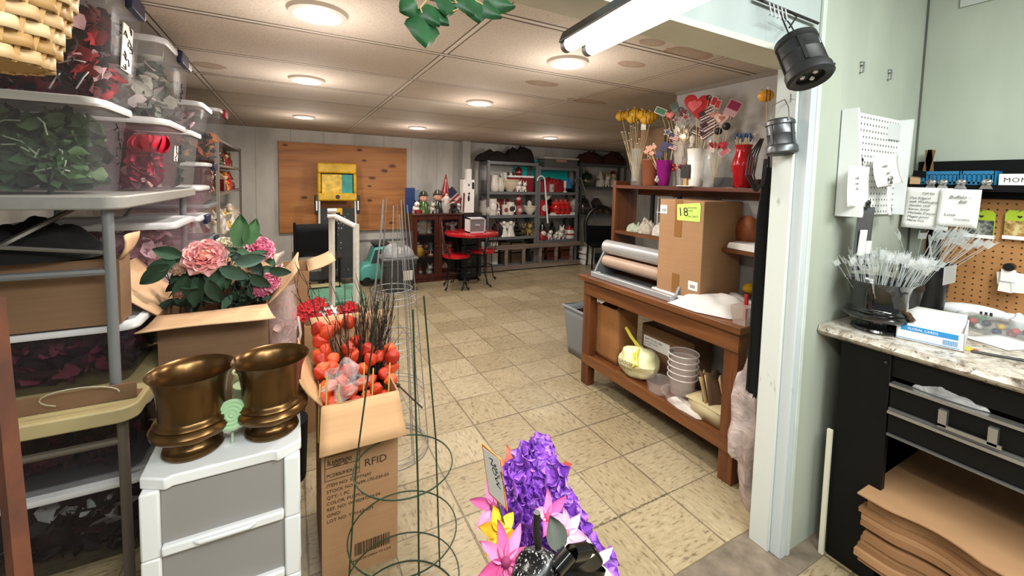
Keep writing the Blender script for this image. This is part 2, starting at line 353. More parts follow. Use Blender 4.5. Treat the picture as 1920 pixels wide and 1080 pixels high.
# chair rail, low panel and post on the back wall
struct('trim_6', MB().box(.6, 6.37, .70, 1.6, 6.4, .735), WHITE_M); struct('trim_7', MB().box(.6, 6.375, .55, 1.6, 6.4, .565), mat('grey_line', '#8c8b86', .7))
struct('trim_9', MB().box(2.42, 6.22, 0, 2.56, 6.4, 2.11), WS, bev=.01)
struct('trim_8', MB().box(2.34, 1.0, 2.085, 2.352, 2.02, 2.11), mat('wall_angle', '#8f867a', .7))

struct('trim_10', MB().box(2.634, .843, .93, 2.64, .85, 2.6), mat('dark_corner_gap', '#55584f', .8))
# ------------------------------------------------------------------ lights
def lamp(name, kind, loc, power, color=(1, .86, .70), size=.1, rot=None, sy=None, spread=None):
    l = bpy.data.lights.new(name, kind); l.energy = power; l.color = color
    if kind == 'AREA':
        l.shape = 'DISK' if sy is None else 'RECTANGLE'; l.size = size
        if sy: l.size_y = sy
        if spread: l.spread = rad(spread)
    else: l.shadow_soft_size = size
    o = bpy.data.objects.new(name, l); C.objects.link(o); o.location = loc
    if rot: o.rotation_euler = rot
    return o
LED = mat('warm_led_diffuser', '#fff1dc', .5, emit=9); RIMW = mat('glowing_white_rim', '#b5a89b', .5, emit=.12)  # rim is no lamp; the diffuser's light on it is put in as faint glow
for (x, y), lab in zip(((.10, 1.83), (.10, 3.08), (.13, 4.95), (1.30, 1.84), (1.36, 3.14), (1.37, 5.05), (3.22, 4.92)),
    ('largest round ceiling light, nearest above the tote stacks', 'round ceiling light in the middle of the row over the tote stacks', 'round ceiling light over the plywood board and black chair',
     'round ceiling light just beyond the end of the tube fixture', 'round ceiling light on the tile beyond the brown water stain', 'small round ceiling light above the wire cage stakes', 'farthest round ceiling light above the steel shelves')):
    t = thing('ceiling_light', lab, 'ceiling light', (x, y, 2.11), 0, 'round recessed ceiling lights')
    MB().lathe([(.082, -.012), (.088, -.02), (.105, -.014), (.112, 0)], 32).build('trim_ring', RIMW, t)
    MB().lathe([(0, -.021), (.06, -.019), (.084, -.013)], 32).build('diffuser', LED, t)
    lamp('downlight', 'AREA', (x, y, 2.08), 13, (1, .93, .85), .15, spread=170); lamp('added_ceiling_halo', 'POINT', (x, y, 1.86), 8, (1, .91, .83), .12)  # extra point lamps added to brighten the ceiling around each downlight
# tube light hanging in the doorway
d0 = Vector((.612, .86, 1.80)); d1 = Vector((.60, -.35, 1.80)); t = thing('hanging_tube_light', 'twin-tube strip light hanging in front of the doorway beam', 'strip light', d0)
DIR = (at(1290, 0, z=1.80)-at(1100, 95, z=1.80)); DIR.z = 0; DIR.normalize(); SIDE = Vector((-DIR.y, DIR.x, 0))
p0 = (at(1062, 92, z=1.80)+at(1100, 96, z=1.80))/2; t.location = p0; Mf = frame((0, 0, 0), DIR, SIDE)
L = 1.2
hs = MB(); hs.prism([(-.052, .012), (-.040, .040), (.040, .040), (.052, .012), (.030, .006), (0, .016), (-.030, .006)], -.005, L, Mf @ Matrix(((0, 0, 1, 0), (1, 0, 0, 0), (0, 1, 0, 0), (0, 0, 0, 1))))
hs.build('housing', mat('dark_fixture_housing', '#3b3835', .45, .3), t, bev=.003)
TUBE = mat('lit_fluorescent_tube', '#fff8ea', .4, emit=7)
for s_ in (-.031, .031):
    tb = MB(); a = Mf @ Vector((.02, s_, .004)); b_ = Mf @ Vector((L-.02, s_, .004)); tb.cyl(a, b_  , .0175, n=16); tb.build('tube', TUBE, t)
    MB().cyl(Mf @ Vector((.0, s_, .004)), Mf @ Vector((.022, s_, .004)), .0165, n=14).build('tube_socket', GREYMET, t)
for q in (.15, .95):
    p = Mf @ Vector((q, 0, .04)); MB().tube([p, p+Vector((0, 0, .76))], .0025).build('hanging_chain', STEEL, t)
o = lamp('tube_glow', 'AREA', p0+DIR*.6+Vector((0, 0, -.03)), 16, (1, .95, .86), L, sy=.07); o.rotation_euler = (0, 0, math.atan2(DIR.y, DIR.x))
for x, y, pw in ((.6, -.9, 46), (1.6, -.3, 40), (-.6, -.6, 32)):
    lamp('front_room_fill', 'AREA', (x, y, 2.5), pw, (.95, 1, .97), 1.0, sy=.4, rot=(rad(32), 0, 0) if x == .6 else None)  # unseen fill lamps without fixtures, added to brighten foreground and counter corner
w = bpy.data.worlds.new('room_air'); bpy.context.scene.world = w; w.use_nodes = True
bg = w.node_tree.nodes['Background']; bg.inputs[0].default_value = (.80, .86, .86, 1); bg.inputs[1].default_value = .36
sc = bpy.context.scene; sc.view_settings.view_transform = 'Standard'; sc.view_settings.look = 'None'; sc.view_settings.exposure = 0
sc.cycles.use_adaptive_sampling = True; sc.cycles.adaptive_threshold = .02; sc.cycles.max_bounces = 8; sc.cycles.transparent_max_bounces = 24; sc.cycles.sample_clamp_indirect = 4; sc.cycles.caustics_reflective = False; sc.cycles.caustics_refractive = False
try: sc.cycles.use_denoising = True
except Exception: pass
# ------------------------------------------------------------------ helpers for repeated kinds
def heap(name, label, cat, x0, x1, y0, y1, z0, z1, n, cols, size=.05, kind='stuff', strip=0, stripcol='#e6e3e6'):
    """loose crumpled silk petals and leaves filling a box of space"""
    mb = MB(); dk = min(cols, key=lambda c: sum(lin(c)[:3])); e = .35*size
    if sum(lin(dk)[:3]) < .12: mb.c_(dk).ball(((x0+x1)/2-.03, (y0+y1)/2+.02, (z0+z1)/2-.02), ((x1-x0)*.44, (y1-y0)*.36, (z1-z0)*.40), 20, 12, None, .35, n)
    for i in range(int(n*2.3)):
        mb.c_(RN.choice(cols)); L = size*RN.uniform(.6, 1.4)
        M = TM(RN.uniform(x0+L*.4, x1-L*.4), RN.uniform(y0+L*.4, y1-L*.4), RN.uniform(z0+L*.35, z1-L*.35), RN.uniform(-90, 90), RN.uniform(-60, 60), RN.uniform(0, 360))
        mb.petal(M @ TM(0, -L*.5, 0), L, L*RN.uniform(.5, .95), RN.uniform(-.4, .5), RN.uniform(-.4, .5), nu=2, nv=3)
    for i in range(strip):
        mb.c_(stripcol); p = Vector((RN.uniform(x0+.03, x1-.03), y0+.012, RN.uniform(z0+.03, z1-.03))); d = Vector((RN.uniform(-.05, .05), 0, RN.uniform(-.03, .03)))
        mb.tube([p-d, p+Vector((0, .01, .012)), p+d], .0025, 4)
    return tag(mb.build(name, VS), label, cat, None, kind)
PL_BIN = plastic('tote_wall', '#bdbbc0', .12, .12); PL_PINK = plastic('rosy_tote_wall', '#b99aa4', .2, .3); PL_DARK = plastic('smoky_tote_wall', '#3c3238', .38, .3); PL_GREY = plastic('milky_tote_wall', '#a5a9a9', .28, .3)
LIDW = mat('tote_lid_white', '#d5d5d8', .35); LIDG = mat('tote_lid_grey', '#85888b', .45); NAVY = mat('navy_latch', '#1b2140', .4); REDL = mat('red_latch', '#a3161f', .4)
def tote(label, x0, x1, y0, y1, z0, z1, wall=PL_BIN, lid=LIDW, latch=None, rim=.018, tap=.03, group='lidded storage totes'):
    cx, cy = (x0+x1)/2, (y0+y1)/2; t = thing('storage_tote', label, 'storage bin', (cx, cy, z0), 0, group)
    w, d, h = (x1-x0)/2, (y1-y0)/2, z1-z0; mb = MB(); hb = h-.03
    def rr(a, b, r, z, n=4):
        return [(sx_*(a-r)+r*cos(q), sy_*(b-r)+r*sin(q), z) for sx_, sy_, q0 in ((1, 1, 0), (-1, 1, pi/2), (-1, -1, pi), (1, -1, 3*pi/2)) for q in [q0+pi/2*k/n for k in range(n+1)]]
    rings = [rr(w-tap-.01, d-tap-.01, .03, 0), rr(w-tap, d-tap, .035, .012), rr(w-tap*.35, d-tap*.35, .04, hb*.82), rr(w-.008, d-.008, .04, hb*.83), rr(w-.004, d-.004, .04, hb)]
    n = len(rings[0]); vs = [p for r in rings for p in r]
    fs = [tuple(range(n))[::-1]] + [(j*n+k, j*n+(k+1) % n, (j+1)*n+(k+1) % n, (j+1)*n+k) for j in range(len(rings)-1) for k in range(n)]
    mb.add(vs, fs); mb.build('body', wall, t)
    if lid is not None:
        lb = MB(); lr = [rr(w+rim*.3, d+rim*.3, .045, hb-.004), rr(w+rim*.6, d+rim*.6, .05, hb+.004), rr(w+rim*.5, d+rim*.5, .05, h-.010), rr(w-.012, d-.012, .04, h-.004), rr(w-.02, d-.02, .04, h-.012), rr(.01, .01, .005, h-.010)]
        vs = [p for r in lr for p in r]; lb.add(vs, [(j*n+k, j*n+(k+1) % n, (j+1)*n+(k+1) % n, (j+1)*n+k) for j in range(len(lr)-1) for k in range(n)]); lb.build('lid', lid, t)
    if latch is not None:
        MB().box(w+rim*.2, -.07, h-.06, w+rim*.6+.016, .07, h-.002).build('latch', latch, t, bev=.006)
    return t

# ------------------------------------------------------------------ folding tables
def folding_table(label, x0, x1, y0, y1, zb, zt, m, lm, th=.045, bar=.3, brace=True):
    t = thing('folding_table', label, 'table', ((x0+x1)/2, (y0+y1)/2, zb)); w, d, h = (x1-x0)/2, (y1-y0)/2, zt-zb
    MB().prism([(sx_*(w-.05)+.05*cos(q), sy_*(d-.05)+.05*sin(q)) for sx_, sy_, q0 in ((1, 1, 0), (-1, 1, pi/2), (-1, -1, pi), (1, -1, 3*pi/2)) for q in [q0+pi/2*k/4 for k in range(5)]], h-th, h).build('table_top', m, t, bev=.006)
    for sy_ in (-1, 1):
        for sx_ in (-1, 1):
            MB().tube([(sx_*(w-.055), sy_*(d-.07), h-th), (sx_*(w-.05), sy_*(d-.07), .0)], .0155, 12).build('leg', lm, t)
        MB().tube([(-(w-.055), sy_*(d-.07), h-bar), ((w-.055), sy_*(d-.07), h-bar)], .0125, 8).build('crossbar', lm, t)
        if brace:
            hub = (0, sy_*(d-.07), h-bar*.63)
            bm = MB(); bm.tube([(-(w-.06), sy_*(d-.07), h-bar), hub], .007, 6).tube([(w-.06, sy_*(d-.07), h-bar*.75), hub], .007, 6).tube([hub, (.12, sy_*(d-.28), h-th)], .009, 6); bm.build('folding_brace', STEEL, t)
    return t
TBL = mat('speckled_grey_table', '#8a8985', .45, var=.06, scale=60); BEIGE = mat('beige_table', '#a99a70', .5, var=.06); LEGM = mat('grey_tube_leg', '#77797b', .45, .3)
folding_table('grey folding table holding clear totes, raised on the beige table', -1.09, -.48, 1.76, 2.98, .70, 1.39, TBL, LEGM, bar=.255)
folding_table('beige plastic folding table standing on the floor under the grey one', -1.15, -.455, 1.735, 3.03, 0, .70, BEIGE, mat('taupe_tube_leg', '#5f564d', .5, .2), .05, .14, False)
# leaning wooden post at the frame's edge
pb = MB(); q0 = at(-12, 560, y=1.25); q1 = at(38, 1085, y=1.05)
pb.tube([q0, q1, q1+(q1-q0)*((q1.z-.012)/(q0.z-q1.z))], .017, 4)
ob = tag(pb.build('wooden_post', wood('red_brown_wood', '#381804', '#52260b', '#663311', 'z', .6, .75)), 'reddish brown wooden post leaning before the lower totes', 'post')

# ------------------------------------------------------------------ totes on the grey table
GL = ['#2f4a2c', '#3d5a36', '#24391f', '#4d6a42', '#5a7350', '#1b2a18']; RD = ['#7d1220', '#9c1a28', '#4c0c16', '#241418', '#1c2240', '#b82432', '#5c101c', '#c9a0a4', '#a31d2c']
PKR = ['#b5284a', '#d23b5c', '#7c1f33', '#c9a5a2', '#5d1524', '#3a2024']; PUR = ['#3b1426', '#5c1c36', '#241018', '#161014', '#74253f', '#1d1a22']
tote('clear tote of green silk leaves with white lid, on the grey table', -1.14, -.53, 1.775, 2.085, 1.39, 1.705)
heap('silk_leaves', 'green silk leaves packed inside the front clear tote', 'artificial leaves', -1.1, -.565, 1.805, 2.05, 1.40, 1.665, 330, GL, .075, strip=16, stripcol='#9aa893')
tote('clear tote of bright pink and red silk flowers with white lid', -.98, -.455, 2.20, 2.56, 1.39, 1.70, PL_PINK)
heap('silk_petals', 'pink and red silk blooms inside the second clear tote', 'artificial petals', -.93, -.5, 2.235, 2.5, 1.40, 1.64, 170, PKR, .065)
b_ = MB().c_('#d8163c')
for k in range(9): b_.petal(TM(-.56+.012*k, 2.235, 1.55, 60, 0, k*40), .07, .055, .3, .3)
tag(b_.build('silk_flower', VS), 'bright pink silk flower pressed against the second tote wall', 'artificial flower')
tote('narrow clear tote of dark green foliage with white lid', -.92, -.455, 2.645, 2.96, 1.39, 1.70, PL_GREY)
heap('silk_leaves', 'dark green foliage inside the narrow clear tote', 'artificial leaves', -.88, -.5, 2.68, 2.9, 1.40, 1.65, 120, ['#22382f', '#2f463c', '#16251e'], .07)
tote('large clear tote of dark red petals and navy blooms, topmost by the basket', -1.16, -.50, 1.80, 2.17, 1.706, 2.09, PL_BIN, LIDW, NAVY)
heap('silk_petals', 'dark red, black and navy petals inside the large top tote', 'artificial petals', -1.12, -.54, 1.83, 2.12, 1.715, 2.03, 420, RD, .065, strip=10)
tote('cloudy clear tote with navy latch, on the pink flower tote', -.98, -.46, 2.22, 2.78, 1.702, 2.035, PL_BIN, LIDW, NAVY)
heap('wrapped_sprays', 'pale wrapped sprays inside the cloudy clear tote', 'artificial flowers', -.94, -.5, 2.26, 2.72, 1.71, 1.98, 130, ['#a9b0a6', '#8c948c', '#c4c4bd', '#7a857a', '#cfc4c4'], .09)
tote('shallow clear tote topmost over the narrow green one', -.92, -.43, 2.81, 3.17, 1.702, 1.87, PL_BIN, LIDW)
heap('silk_petals', 'pale pink and white petals inside the shallow clear tote', 'artificial petals', -.88, -.47, 2.85, 3.12, 1.71, 1.83, 70, ['#b9a9ab', '#c9c5c6', '#d9a9b5', '#8f8d90'], .06)
# text marks on the end walls of totes (wavering marker strokes)
def scrawl(mb, M, w, h, n, r=.0012, seed=0):
    R_ = random.Random(seed)
    for k in range(n):
        x = -w/2; y = h/2-h*(k+.5)/n; pts = []
        while x < w/2-.3*R_.random()*w:
            pts.append(M @ Vector((x, y+R_.uniform(-.3, .3)*h/n, 0))); x += w/14
        if len(pts) > 2: mb.tube(pts, r, 4)
    return mb
# ------------------------------------------------------------------ between the two tables
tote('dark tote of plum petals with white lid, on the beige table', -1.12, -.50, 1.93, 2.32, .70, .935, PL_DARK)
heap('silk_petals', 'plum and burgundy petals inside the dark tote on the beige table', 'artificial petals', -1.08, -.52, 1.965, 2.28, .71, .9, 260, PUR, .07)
def carton(label, x0, x1, y0, y1, z0, z1, flaps={}, m=CARD, inner=CARD_L, th=.005, rz=0, name='cardboard_box', closed=False, flen=None, cat='cardboard box', group=None):
    cx, cy = (x0+x1)/2, (y0+y1)/2; t = thing(name, label, cat, (cx, cy, z0), rz, group); w, d, h = (x1-x0)/2, (y1-y0)/2, z1-z0; mb = MB()
    if closed:
        mb.box(-w, -d, 0, w, d, h); mb.build('body', m, t, bev=.003)
    else:
        for a in ((-w, -d, w, -d+th), (-w, d-th, w, d), (-w, -d+th, -w+th, d-th), (w-th, -d+th, w, d-th)): mb.box(a[0], a[1], 0, a[2], a[3], h)
        mb.box(-w+th, -d+th, 0, w-th, d-th, th); mb.build('body', m, t)
    for k, fl in flaps.items():
        ang, ln = fl[:2]; sk = fl[2] if len(fl) > 2 else .02
        # local strip: u along the edge, v out from the hinge
        hw = w if k in 'fb' else d; O = {'f': (0, -d, h), 'b': (0, d, h), 'l': (-w, 0, h), 'r': (w, 0, h)}[k]; U_ = {'f': (1, 0, 0), 'b': (-1, 0, 0), 'l': (0, -1, 0), 'r': (0, 1, 0)}[k]
        out = Vector({'f': (0, -1, 0), 'b': (0, 1, 0), 'l': (-1, 0, 0), 'r': (1, 0, 0)}[k]); Vd = out*cos(rad(ang))+Vector((0, 0, 1))*sin(rad(ang))
        M = frame(O, U_, Vd); fb = MB()
        def fn(u, v): return ((2*u-1)*(hw-sk*v*0)+ (sk*v*(2*u-1)), v*ln, .006*sin(pi*v)+.004*sin(5*u+3*v))
        fb.sheet(fn, 8, 4, M); fb.build('flap', inner, t, solid=th)
    return t
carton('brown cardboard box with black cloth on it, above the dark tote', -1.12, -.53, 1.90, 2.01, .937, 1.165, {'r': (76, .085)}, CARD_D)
def cloth_heap(name, label, cat, cx, cy, z, rx, ry, h, m, seed, kind=None, group=None, n=26):
    mb = MB()
    def fn(u, v):
        a = 2*pi*u; r = v; x, y = cos(a)*r, sin(a)*r
        f = max(0, 1-r**3)**.6*h*(1+.55*noise.noise(Vector((x*2.3, y*2.3, seed)))) + .16*h*noise.noise(Vector((x*7, y*7, seed+3)))*(1-r**4)
        e = 1+.16*noise.noise(Vector((cos(a)*2, sin(a)*2, seed+9)))
        return (x*rx*e, y*ry*e, max(0.002, f))
    mb.sheet(fn, n*2, n//2, TM()); o = mb.build(name, m, loc=(cx, cy, z), soft=True); return tag(o, label, cat, group, kind)
cloth_heap('folded_cloth', 'black cloth bunched on the brown box under the grey table', 'cloth', -.84, 2.0, 1.168, .26, .15, .10, BLACK_C, 4)
# low cardboard tray with a loop of string on the beige table edge
trb = MB().box(-1.1, 1.80, .702, -.47, 1.806, .755).box(-1.1, 1.806, .702, -.47, 1.86, .706)
tag(trb.build('cardboard_tray', CARD_D), 'flattened cardboard tray along the beige table edge', 'cardboard')
sb = MB(); pts = [at(150+75*cos(a), 742-16*sin(a)+.12*75*-cos(a), y=1.775) for a in [k*pi/10 for k in range(0, 14)]]
pts = [Vector((p.x, 1.77, max(.704, p.z))) for p in pts]; tag(sb.tube(pts, .002, 5).build('string', mat('pale_string', '#a39c86', .8)), 'loop of pale string lying on the beige table', 'string')
tote('low tote of mauve petals with white lid, behind the brown box', -1.05, -.475, 2.40, 2.84, .935, 1.245, PL_PINK)
heap('silk_petals', 'mauve and pink petals inside the tote behind the brown box', 'artificial petals', -1.0, -.52, 2.44, 2.78, .95, 1.2, 150, ['#8d4a5c', '#b97f92', '#5c2b3a', '#c9a5b2'], .06)
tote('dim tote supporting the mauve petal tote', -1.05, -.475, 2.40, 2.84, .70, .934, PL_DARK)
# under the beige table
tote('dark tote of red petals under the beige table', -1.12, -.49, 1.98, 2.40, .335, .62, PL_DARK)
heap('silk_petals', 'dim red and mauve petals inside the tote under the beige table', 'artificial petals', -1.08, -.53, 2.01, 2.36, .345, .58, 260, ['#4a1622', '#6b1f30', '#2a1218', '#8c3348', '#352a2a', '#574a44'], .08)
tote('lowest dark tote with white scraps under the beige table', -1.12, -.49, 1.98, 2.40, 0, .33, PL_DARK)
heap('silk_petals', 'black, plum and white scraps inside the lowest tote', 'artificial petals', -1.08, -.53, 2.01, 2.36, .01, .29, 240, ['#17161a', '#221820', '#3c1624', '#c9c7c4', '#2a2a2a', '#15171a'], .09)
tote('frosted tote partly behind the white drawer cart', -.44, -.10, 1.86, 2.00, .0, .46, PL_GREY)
# stack of totes on the floor beyond the tables
for z0, z1, lab, wl, lt in ((0, .30, 'grey tote lowest of the pile beyond the tables', PL_GREY, None), (.302, .61, 'grey tote low in the pile beyond the tables', PL_GREY, None), (.612, .92, 'milky tote holding magenta balls beyond the tables', PL_BIN, NAVY), (.922, 1.21, 'rosy tote with navy latch beyond the tables', PL_PINK, NAVY), (1.212, 1.40, 'rosy tote just higher than the grey table top', PL_PINK, None)):
    tote(lab, -1.02, -.50, 3.12, 3.52, z0, z1, wl, LIDW, lt)
for k, (x, z, c) in enumerate(((-.56, .66, '#c9418c'), (-.60, .72, '#d85b9c'), (-.55, .76, '#b8327c'), (-.63, .66, '#e07a5c'))):
    tag(MB().ball((0, 0, 0), .032).build('foam_ball', mat('ball_'+c, c, .6), loc=(x, 3.19+.005*k, z)), ('magenta', 'rose pink', 'deep magenta', 'coral')[k]+' ball inside the milky tote beyond the tables', 'ball')
for z0, z1, lab, wl, lt, ld in ((0, .34, 'tote lowest of the far pile by the figurine shelf', PL_GREY, None, LIDG), (.342, .68, 'tote second from the floor in the far pile', PL_GREY, None, LIDG), (.682, 1.0, 'tote with blue grey lid in the far pile', PL_GREY, NAVY, LIDG), (1.002, 1.255, 'blue grey lidded tote just under the rosy marked one', PL_PINK, None, LIDG),
    (1.257, 1.56, 'rosy tote with black marker drawing, under the red latched one', PL_PINK, NAVY, LIDW)):
    tote(lab, -1.0, -.53, 3.66, 4.12, z0, z1, wl, ld, lt)
tote('clear tote of orange leaves with red latch, topmost beyond the shelves', -.98, -.46, 3.72, 4.14, 1.575, 1.965, PL_BIN, LIDW, REDL)
heap('silk_leaves', 'orange and dark green autumn leaves inside the red latched tote', 'artificial leaves', -.93, -.51, 3.77, 4.08, 1.585, 1.80, 140, ['#c0683a', '#a8502a', '#26332a', '#d08a4c', '#1c2620', '#e0a060'], .08)
for key, dy, z, w_, h_, sd in (('clear tote of green silk', .03, .17, .10, .15, 3), ('large clear tote of dark red', .0, .20, .10, .16, 5), ('clear tote of bright pink', .05, .17, .06, .07, 8), ('rosy tote with black marker', .0, .17, .10, .12, 9), ('cloudy clear tote', .08, .15, .07, .12, 12)):
    t = [o for o in C.objects if o.get('label', '').startswith(key)][0]; b_ = t.children[0]; X_ = max(v.co.x for v in b_.data.vertices)
    M = frame((X_-.012, dy, z), (.0, 1, 0), (.07, 0, 1)); mb = MB(); R_ = random.Random(sd)
    if 'pink' in key or 'large' in key: MB().box(-w_/2, -h_/2, -.001, w_/2, h_/2, .0015, M @ TM(0, 0, .004)).build('paper_label', PAPER, t)
    for k in range(7):
        x, y = R_.uniform(-.3, .3)*w_, h_*(.42-.14*k); mb.tube([M @ Vector((x+R_.uniform(-.3, .3)*w_*.8, y+R_.uniform(-.08, .08)*h_, .007)) for _ in range(5)], .0016, 4)
    mb.build('marker_scribble_pattern', INK, t)
# ------------------------------------------------------------------ wicker basket hanging top left
def basket():
    bl = at(-14, 46, y=.72); t = thing('wicker_basket', 'pale woven splint basket hanging beside the topmost tote', 'basket', (bl.x-.02, bl.y, bl.z-.045))
    H = .22; n = 56
    mb = MB(); strip = [('#d3b183', '#b58d58', '#e0c69a')][0]
    rows = 14
    for r in range(rows):
        z = H*(r+.5)/rows; R0 = .062+.05*(z/H)**.8; hh = H/rows*.47
        def fn(u, v, r=r, z=z, R0=R0, hh=hh):
            a = 2*pi*u; k = u*n/2; q = R0+.003*sin(2*pi*k/2+pi*r)
            return (q*cos(a), q*sin(a), z+(2*v-1)*hh)
        mb.c_(strip[r % 3]); mb.sheet(fn, 112, 1, TM())
    for k in range(n//2):
        a = 2*pi*(k+.25)/(n/2); mb.c_('#c49c66'); mb.tube([((.06+.05*(z/H)**.8)*cos(a), (.06+.05*(z/H)**.8)*sin(a), z) for z in [H*j/8 for j in range(9)]], .0026, 4)
    mb.build('woven_side', V, t, solid=.0012)
    mb = MB().c_('#a9834f'); mb.lathe([(0, .004), (.058, .002), (.064, .008), (.06, .014), (0, .01)], 28); mb.build('base', V, t)
    MB().tube([(0, 0, H+.16), (0, 0, 2.6-bl.z+.045)], .003, 5).build('hanging_cord', mat('twine', '#8a7350', .8), t)
    MB().c_('#caa571').ring((0, 0, H), .114, .006).build('rim', V, t)
    MB().c_('#caa571').tube([(.112*cos(a), 0, H+.16*sin(a)) for a in [k*pi/12 for k in range(13)]], .005, 5).build('handle', V, t)
basket()
# trailing ivy at the top of the doorway
def ivy():
    o0 = at(835, -30, y=.80); t = thing('hanging_ivy', 'green ivy vine trailing into view at the top of the doorway', 'vine', o0)
    def P(px, py): return at(px, py, y=.80)-o0
    st = MB(); paths = [[(850, -20), (800, 0), (788, 15), (795, 35)], [(835, -20), (865, 15), (830, 28), (812, 34)], [(870, -20), (890, 0), (905, 8)], [(860, -20), (840, 4), (870, 6)]]
    for p in paths: st.tube([P(*q) for q in p], .0022, 5)
    MB_ = st.build('stem', mat('ivy_stem', '#b29a67', .6), t)
    MB().tube([P(850, -20), P(850, -20)+Vector((0, 0, .68))], .0025, 5).build('long_stem', mat('ivy_stem', '#b29a67', .6), t)
    lm = mat('ivy_leaf', '#174a24', .4, var=.35, scale=30)
    for px, py, L, an in ((795, 28, .068, -92), (797, 8, .05, -60), (780, 4, .045, -140), (905, 3, .05, -40), (915, -8, .06, -20), (885, -8, .06, -80), (868, -12, .05, -70), (815, 18, .04, -50), (840, -10, .05, -100)):
        mb = MB(); M = frame(P(px, py), (cos(rad(an+90)), .1, sin(rad(an+90))), (cos(rad(an)), -.25, sin(rad(an))))
        def fn(u, v, L=L):
            x = 2*u-1; w = .5*L*(sin(pi*(.12+.88*v))**.8)*(1-.35*v)*(1.25 if v < .35 else 1); return (w*x, L*v, .18*L*x*x-.15*L*v*v)
        mb.sheet(fn, 6, 6, M); mb.build('leaf', lm, t)
ivy()
# ------------------------------------------------------------------ artificial flowers
def leaf_mb(mb, M, L, W): return mb.petal(M, L, W, .25, -.25, .9, 4, 6)
def rose_bloom(mb, M, R_, cols, layers=5, seed=1):
    rr = random.Random(seed)
    for k in range(layers):
        n = 4+k; tilt = 78-66*k/max(1, layers-1); rad_ = R_*(.10+.22*k/layers); L = R_*(.55+.5*k/layers)
        for j in range(n):
            a = 360*j/n+k*37+rr.uniform(-8, 8); mb.c_(cols[min(len(cols)-1, k*len(cols)//layers)])
            mb.rpetal(M @ TM(0, 0, -.12*R_*k/layers, 0, 0, a) @ TM(0, rad_*.45, 0, tilt+rr.uniform(-6, 6)), L*.92, L*1.12, .38, -.25+.02*k)
    return mb
def open_bloom(mb, M, R_, cols, n=6, tilt=20, W=.5, cup=.2, curl=-.2, centre='#e0b030', layers=1, shape=.8):
    for l in range(layers):
        for j in range(n):
            mb.c_(cols[(j+l) % len(cols)]); Mp = M @ TM(0, 0, .03*R_*l, 0, 0, 360*j/n+l*180/n) @ TM(0, R_*.08, 0, tilt+14*l); (mb.rpetal(Mp, R_*(1-.18*l), R_*W*2*(1-.1*l), cup, curl, 4, 6) if shape < .7 else mb.petal(Mp, R_*(1-.18*l), R_*W*2*(1-.1*l), cup, curl, shape, 4, 6))
    if centre: mb.c_(centre).ball((0, 0, R_*.1), R_*.16, 8, 6, M)
    return mb
def aim(p, d): return along(p, d)
def flower(name, label, cat, p, d, R_, kind, cols, stem=.2, leaves=0, leafcol='#20402a', group=None, seed=1, base=None, **kw):
    p = Vector(p); t = thing(name, label, cat, p, 0, group); M = along((0, 0, 0), d); mb = MB()
    (rose_bloom(mb, M, R_, cols, 5, seed) if kind == 'rose' else open_bloom(mb, M, R_, cols, **kw)); mb.build('bloom', VS, t)
    e = (Vector(base)-p) if base is not None else M @ Vector((.0, .0, -stem)); q = e*.5+Vector((.01, .01, .01))
    MB().tube([M @ Vector((0, 0, -.1*R_)), q, e], max(.0018, R_*.035), 5).build('stem', STEMG, t)
    rr = random.Random(seed)
    for k in range(leaves):
        lb = MB().c_(leafcol); a = 360*k/leaves+rr.uniform(-20, 20); L = R_*rr.uniform(1.0, 1.5)
        leaf_mb(lb, M @ TM(0, 0, -R_*.25, 0, 0, a) @ TM(0, R_*.3, 0, rr.uniform(-25, 12)), L, L*.55); lb.build('leaf', VS, t)
    return t
# open cardboard box of silk flowers, standing on another box
carton('plain brown box hidden under the open box of pink flowers', -.465, -.095, 2.04, 2.44, 0, .48, {}, CARD, closed=True)
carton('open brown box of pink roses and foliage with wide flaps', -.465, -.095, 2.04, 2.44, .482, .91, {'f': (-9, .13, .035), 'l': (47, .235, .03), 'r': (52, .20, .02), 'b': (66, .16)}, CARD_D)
fz = .885
PINKS = ['#f6b8a8', '#f4a8a4', '#f2a0a4', '#f6b4b4', '#f8c6c2']
def fp(px, py, y): return at(px, py, y=y)
flower('artificial_rose', 'large pale pink silk rose highest in the open brown box', 'artificial rose', fp(385, 484, 2.12), (.12, -.75, .62), .088, 'rose', PINKS, .2, 5, '#27472f', seed=3)
flower('artificial_peony', 'hot pink silk peony beside the leaning box flap', 'artificial peony', fp(488, 468, 2.3), (.3, -.7, .6), .07, 'rose', ['#ee8fb0', '#e879a0', '#f0a0bc', '#f3b4c8'], .2, 3, '#2a4a30', seed=5)
for k, (px, py, R_) in enumerate(((420, 458, .04), (443, 455, .042), (432, 470, .036), (455, 468, .034))):
    flower('artificial_rose', ('cream', 'off-white', 'ivory', 'small cream')[k]+' silk rose behind the large pink one', 'artificial rose', fp(px, py, 2.28+.02*k), (.1+.1*k, -.6, .7), R_, 'rose', ['#e8e4cc', '#dcd8bc', '#efece0'], .2, 1, '#47683a', seed=8+k)
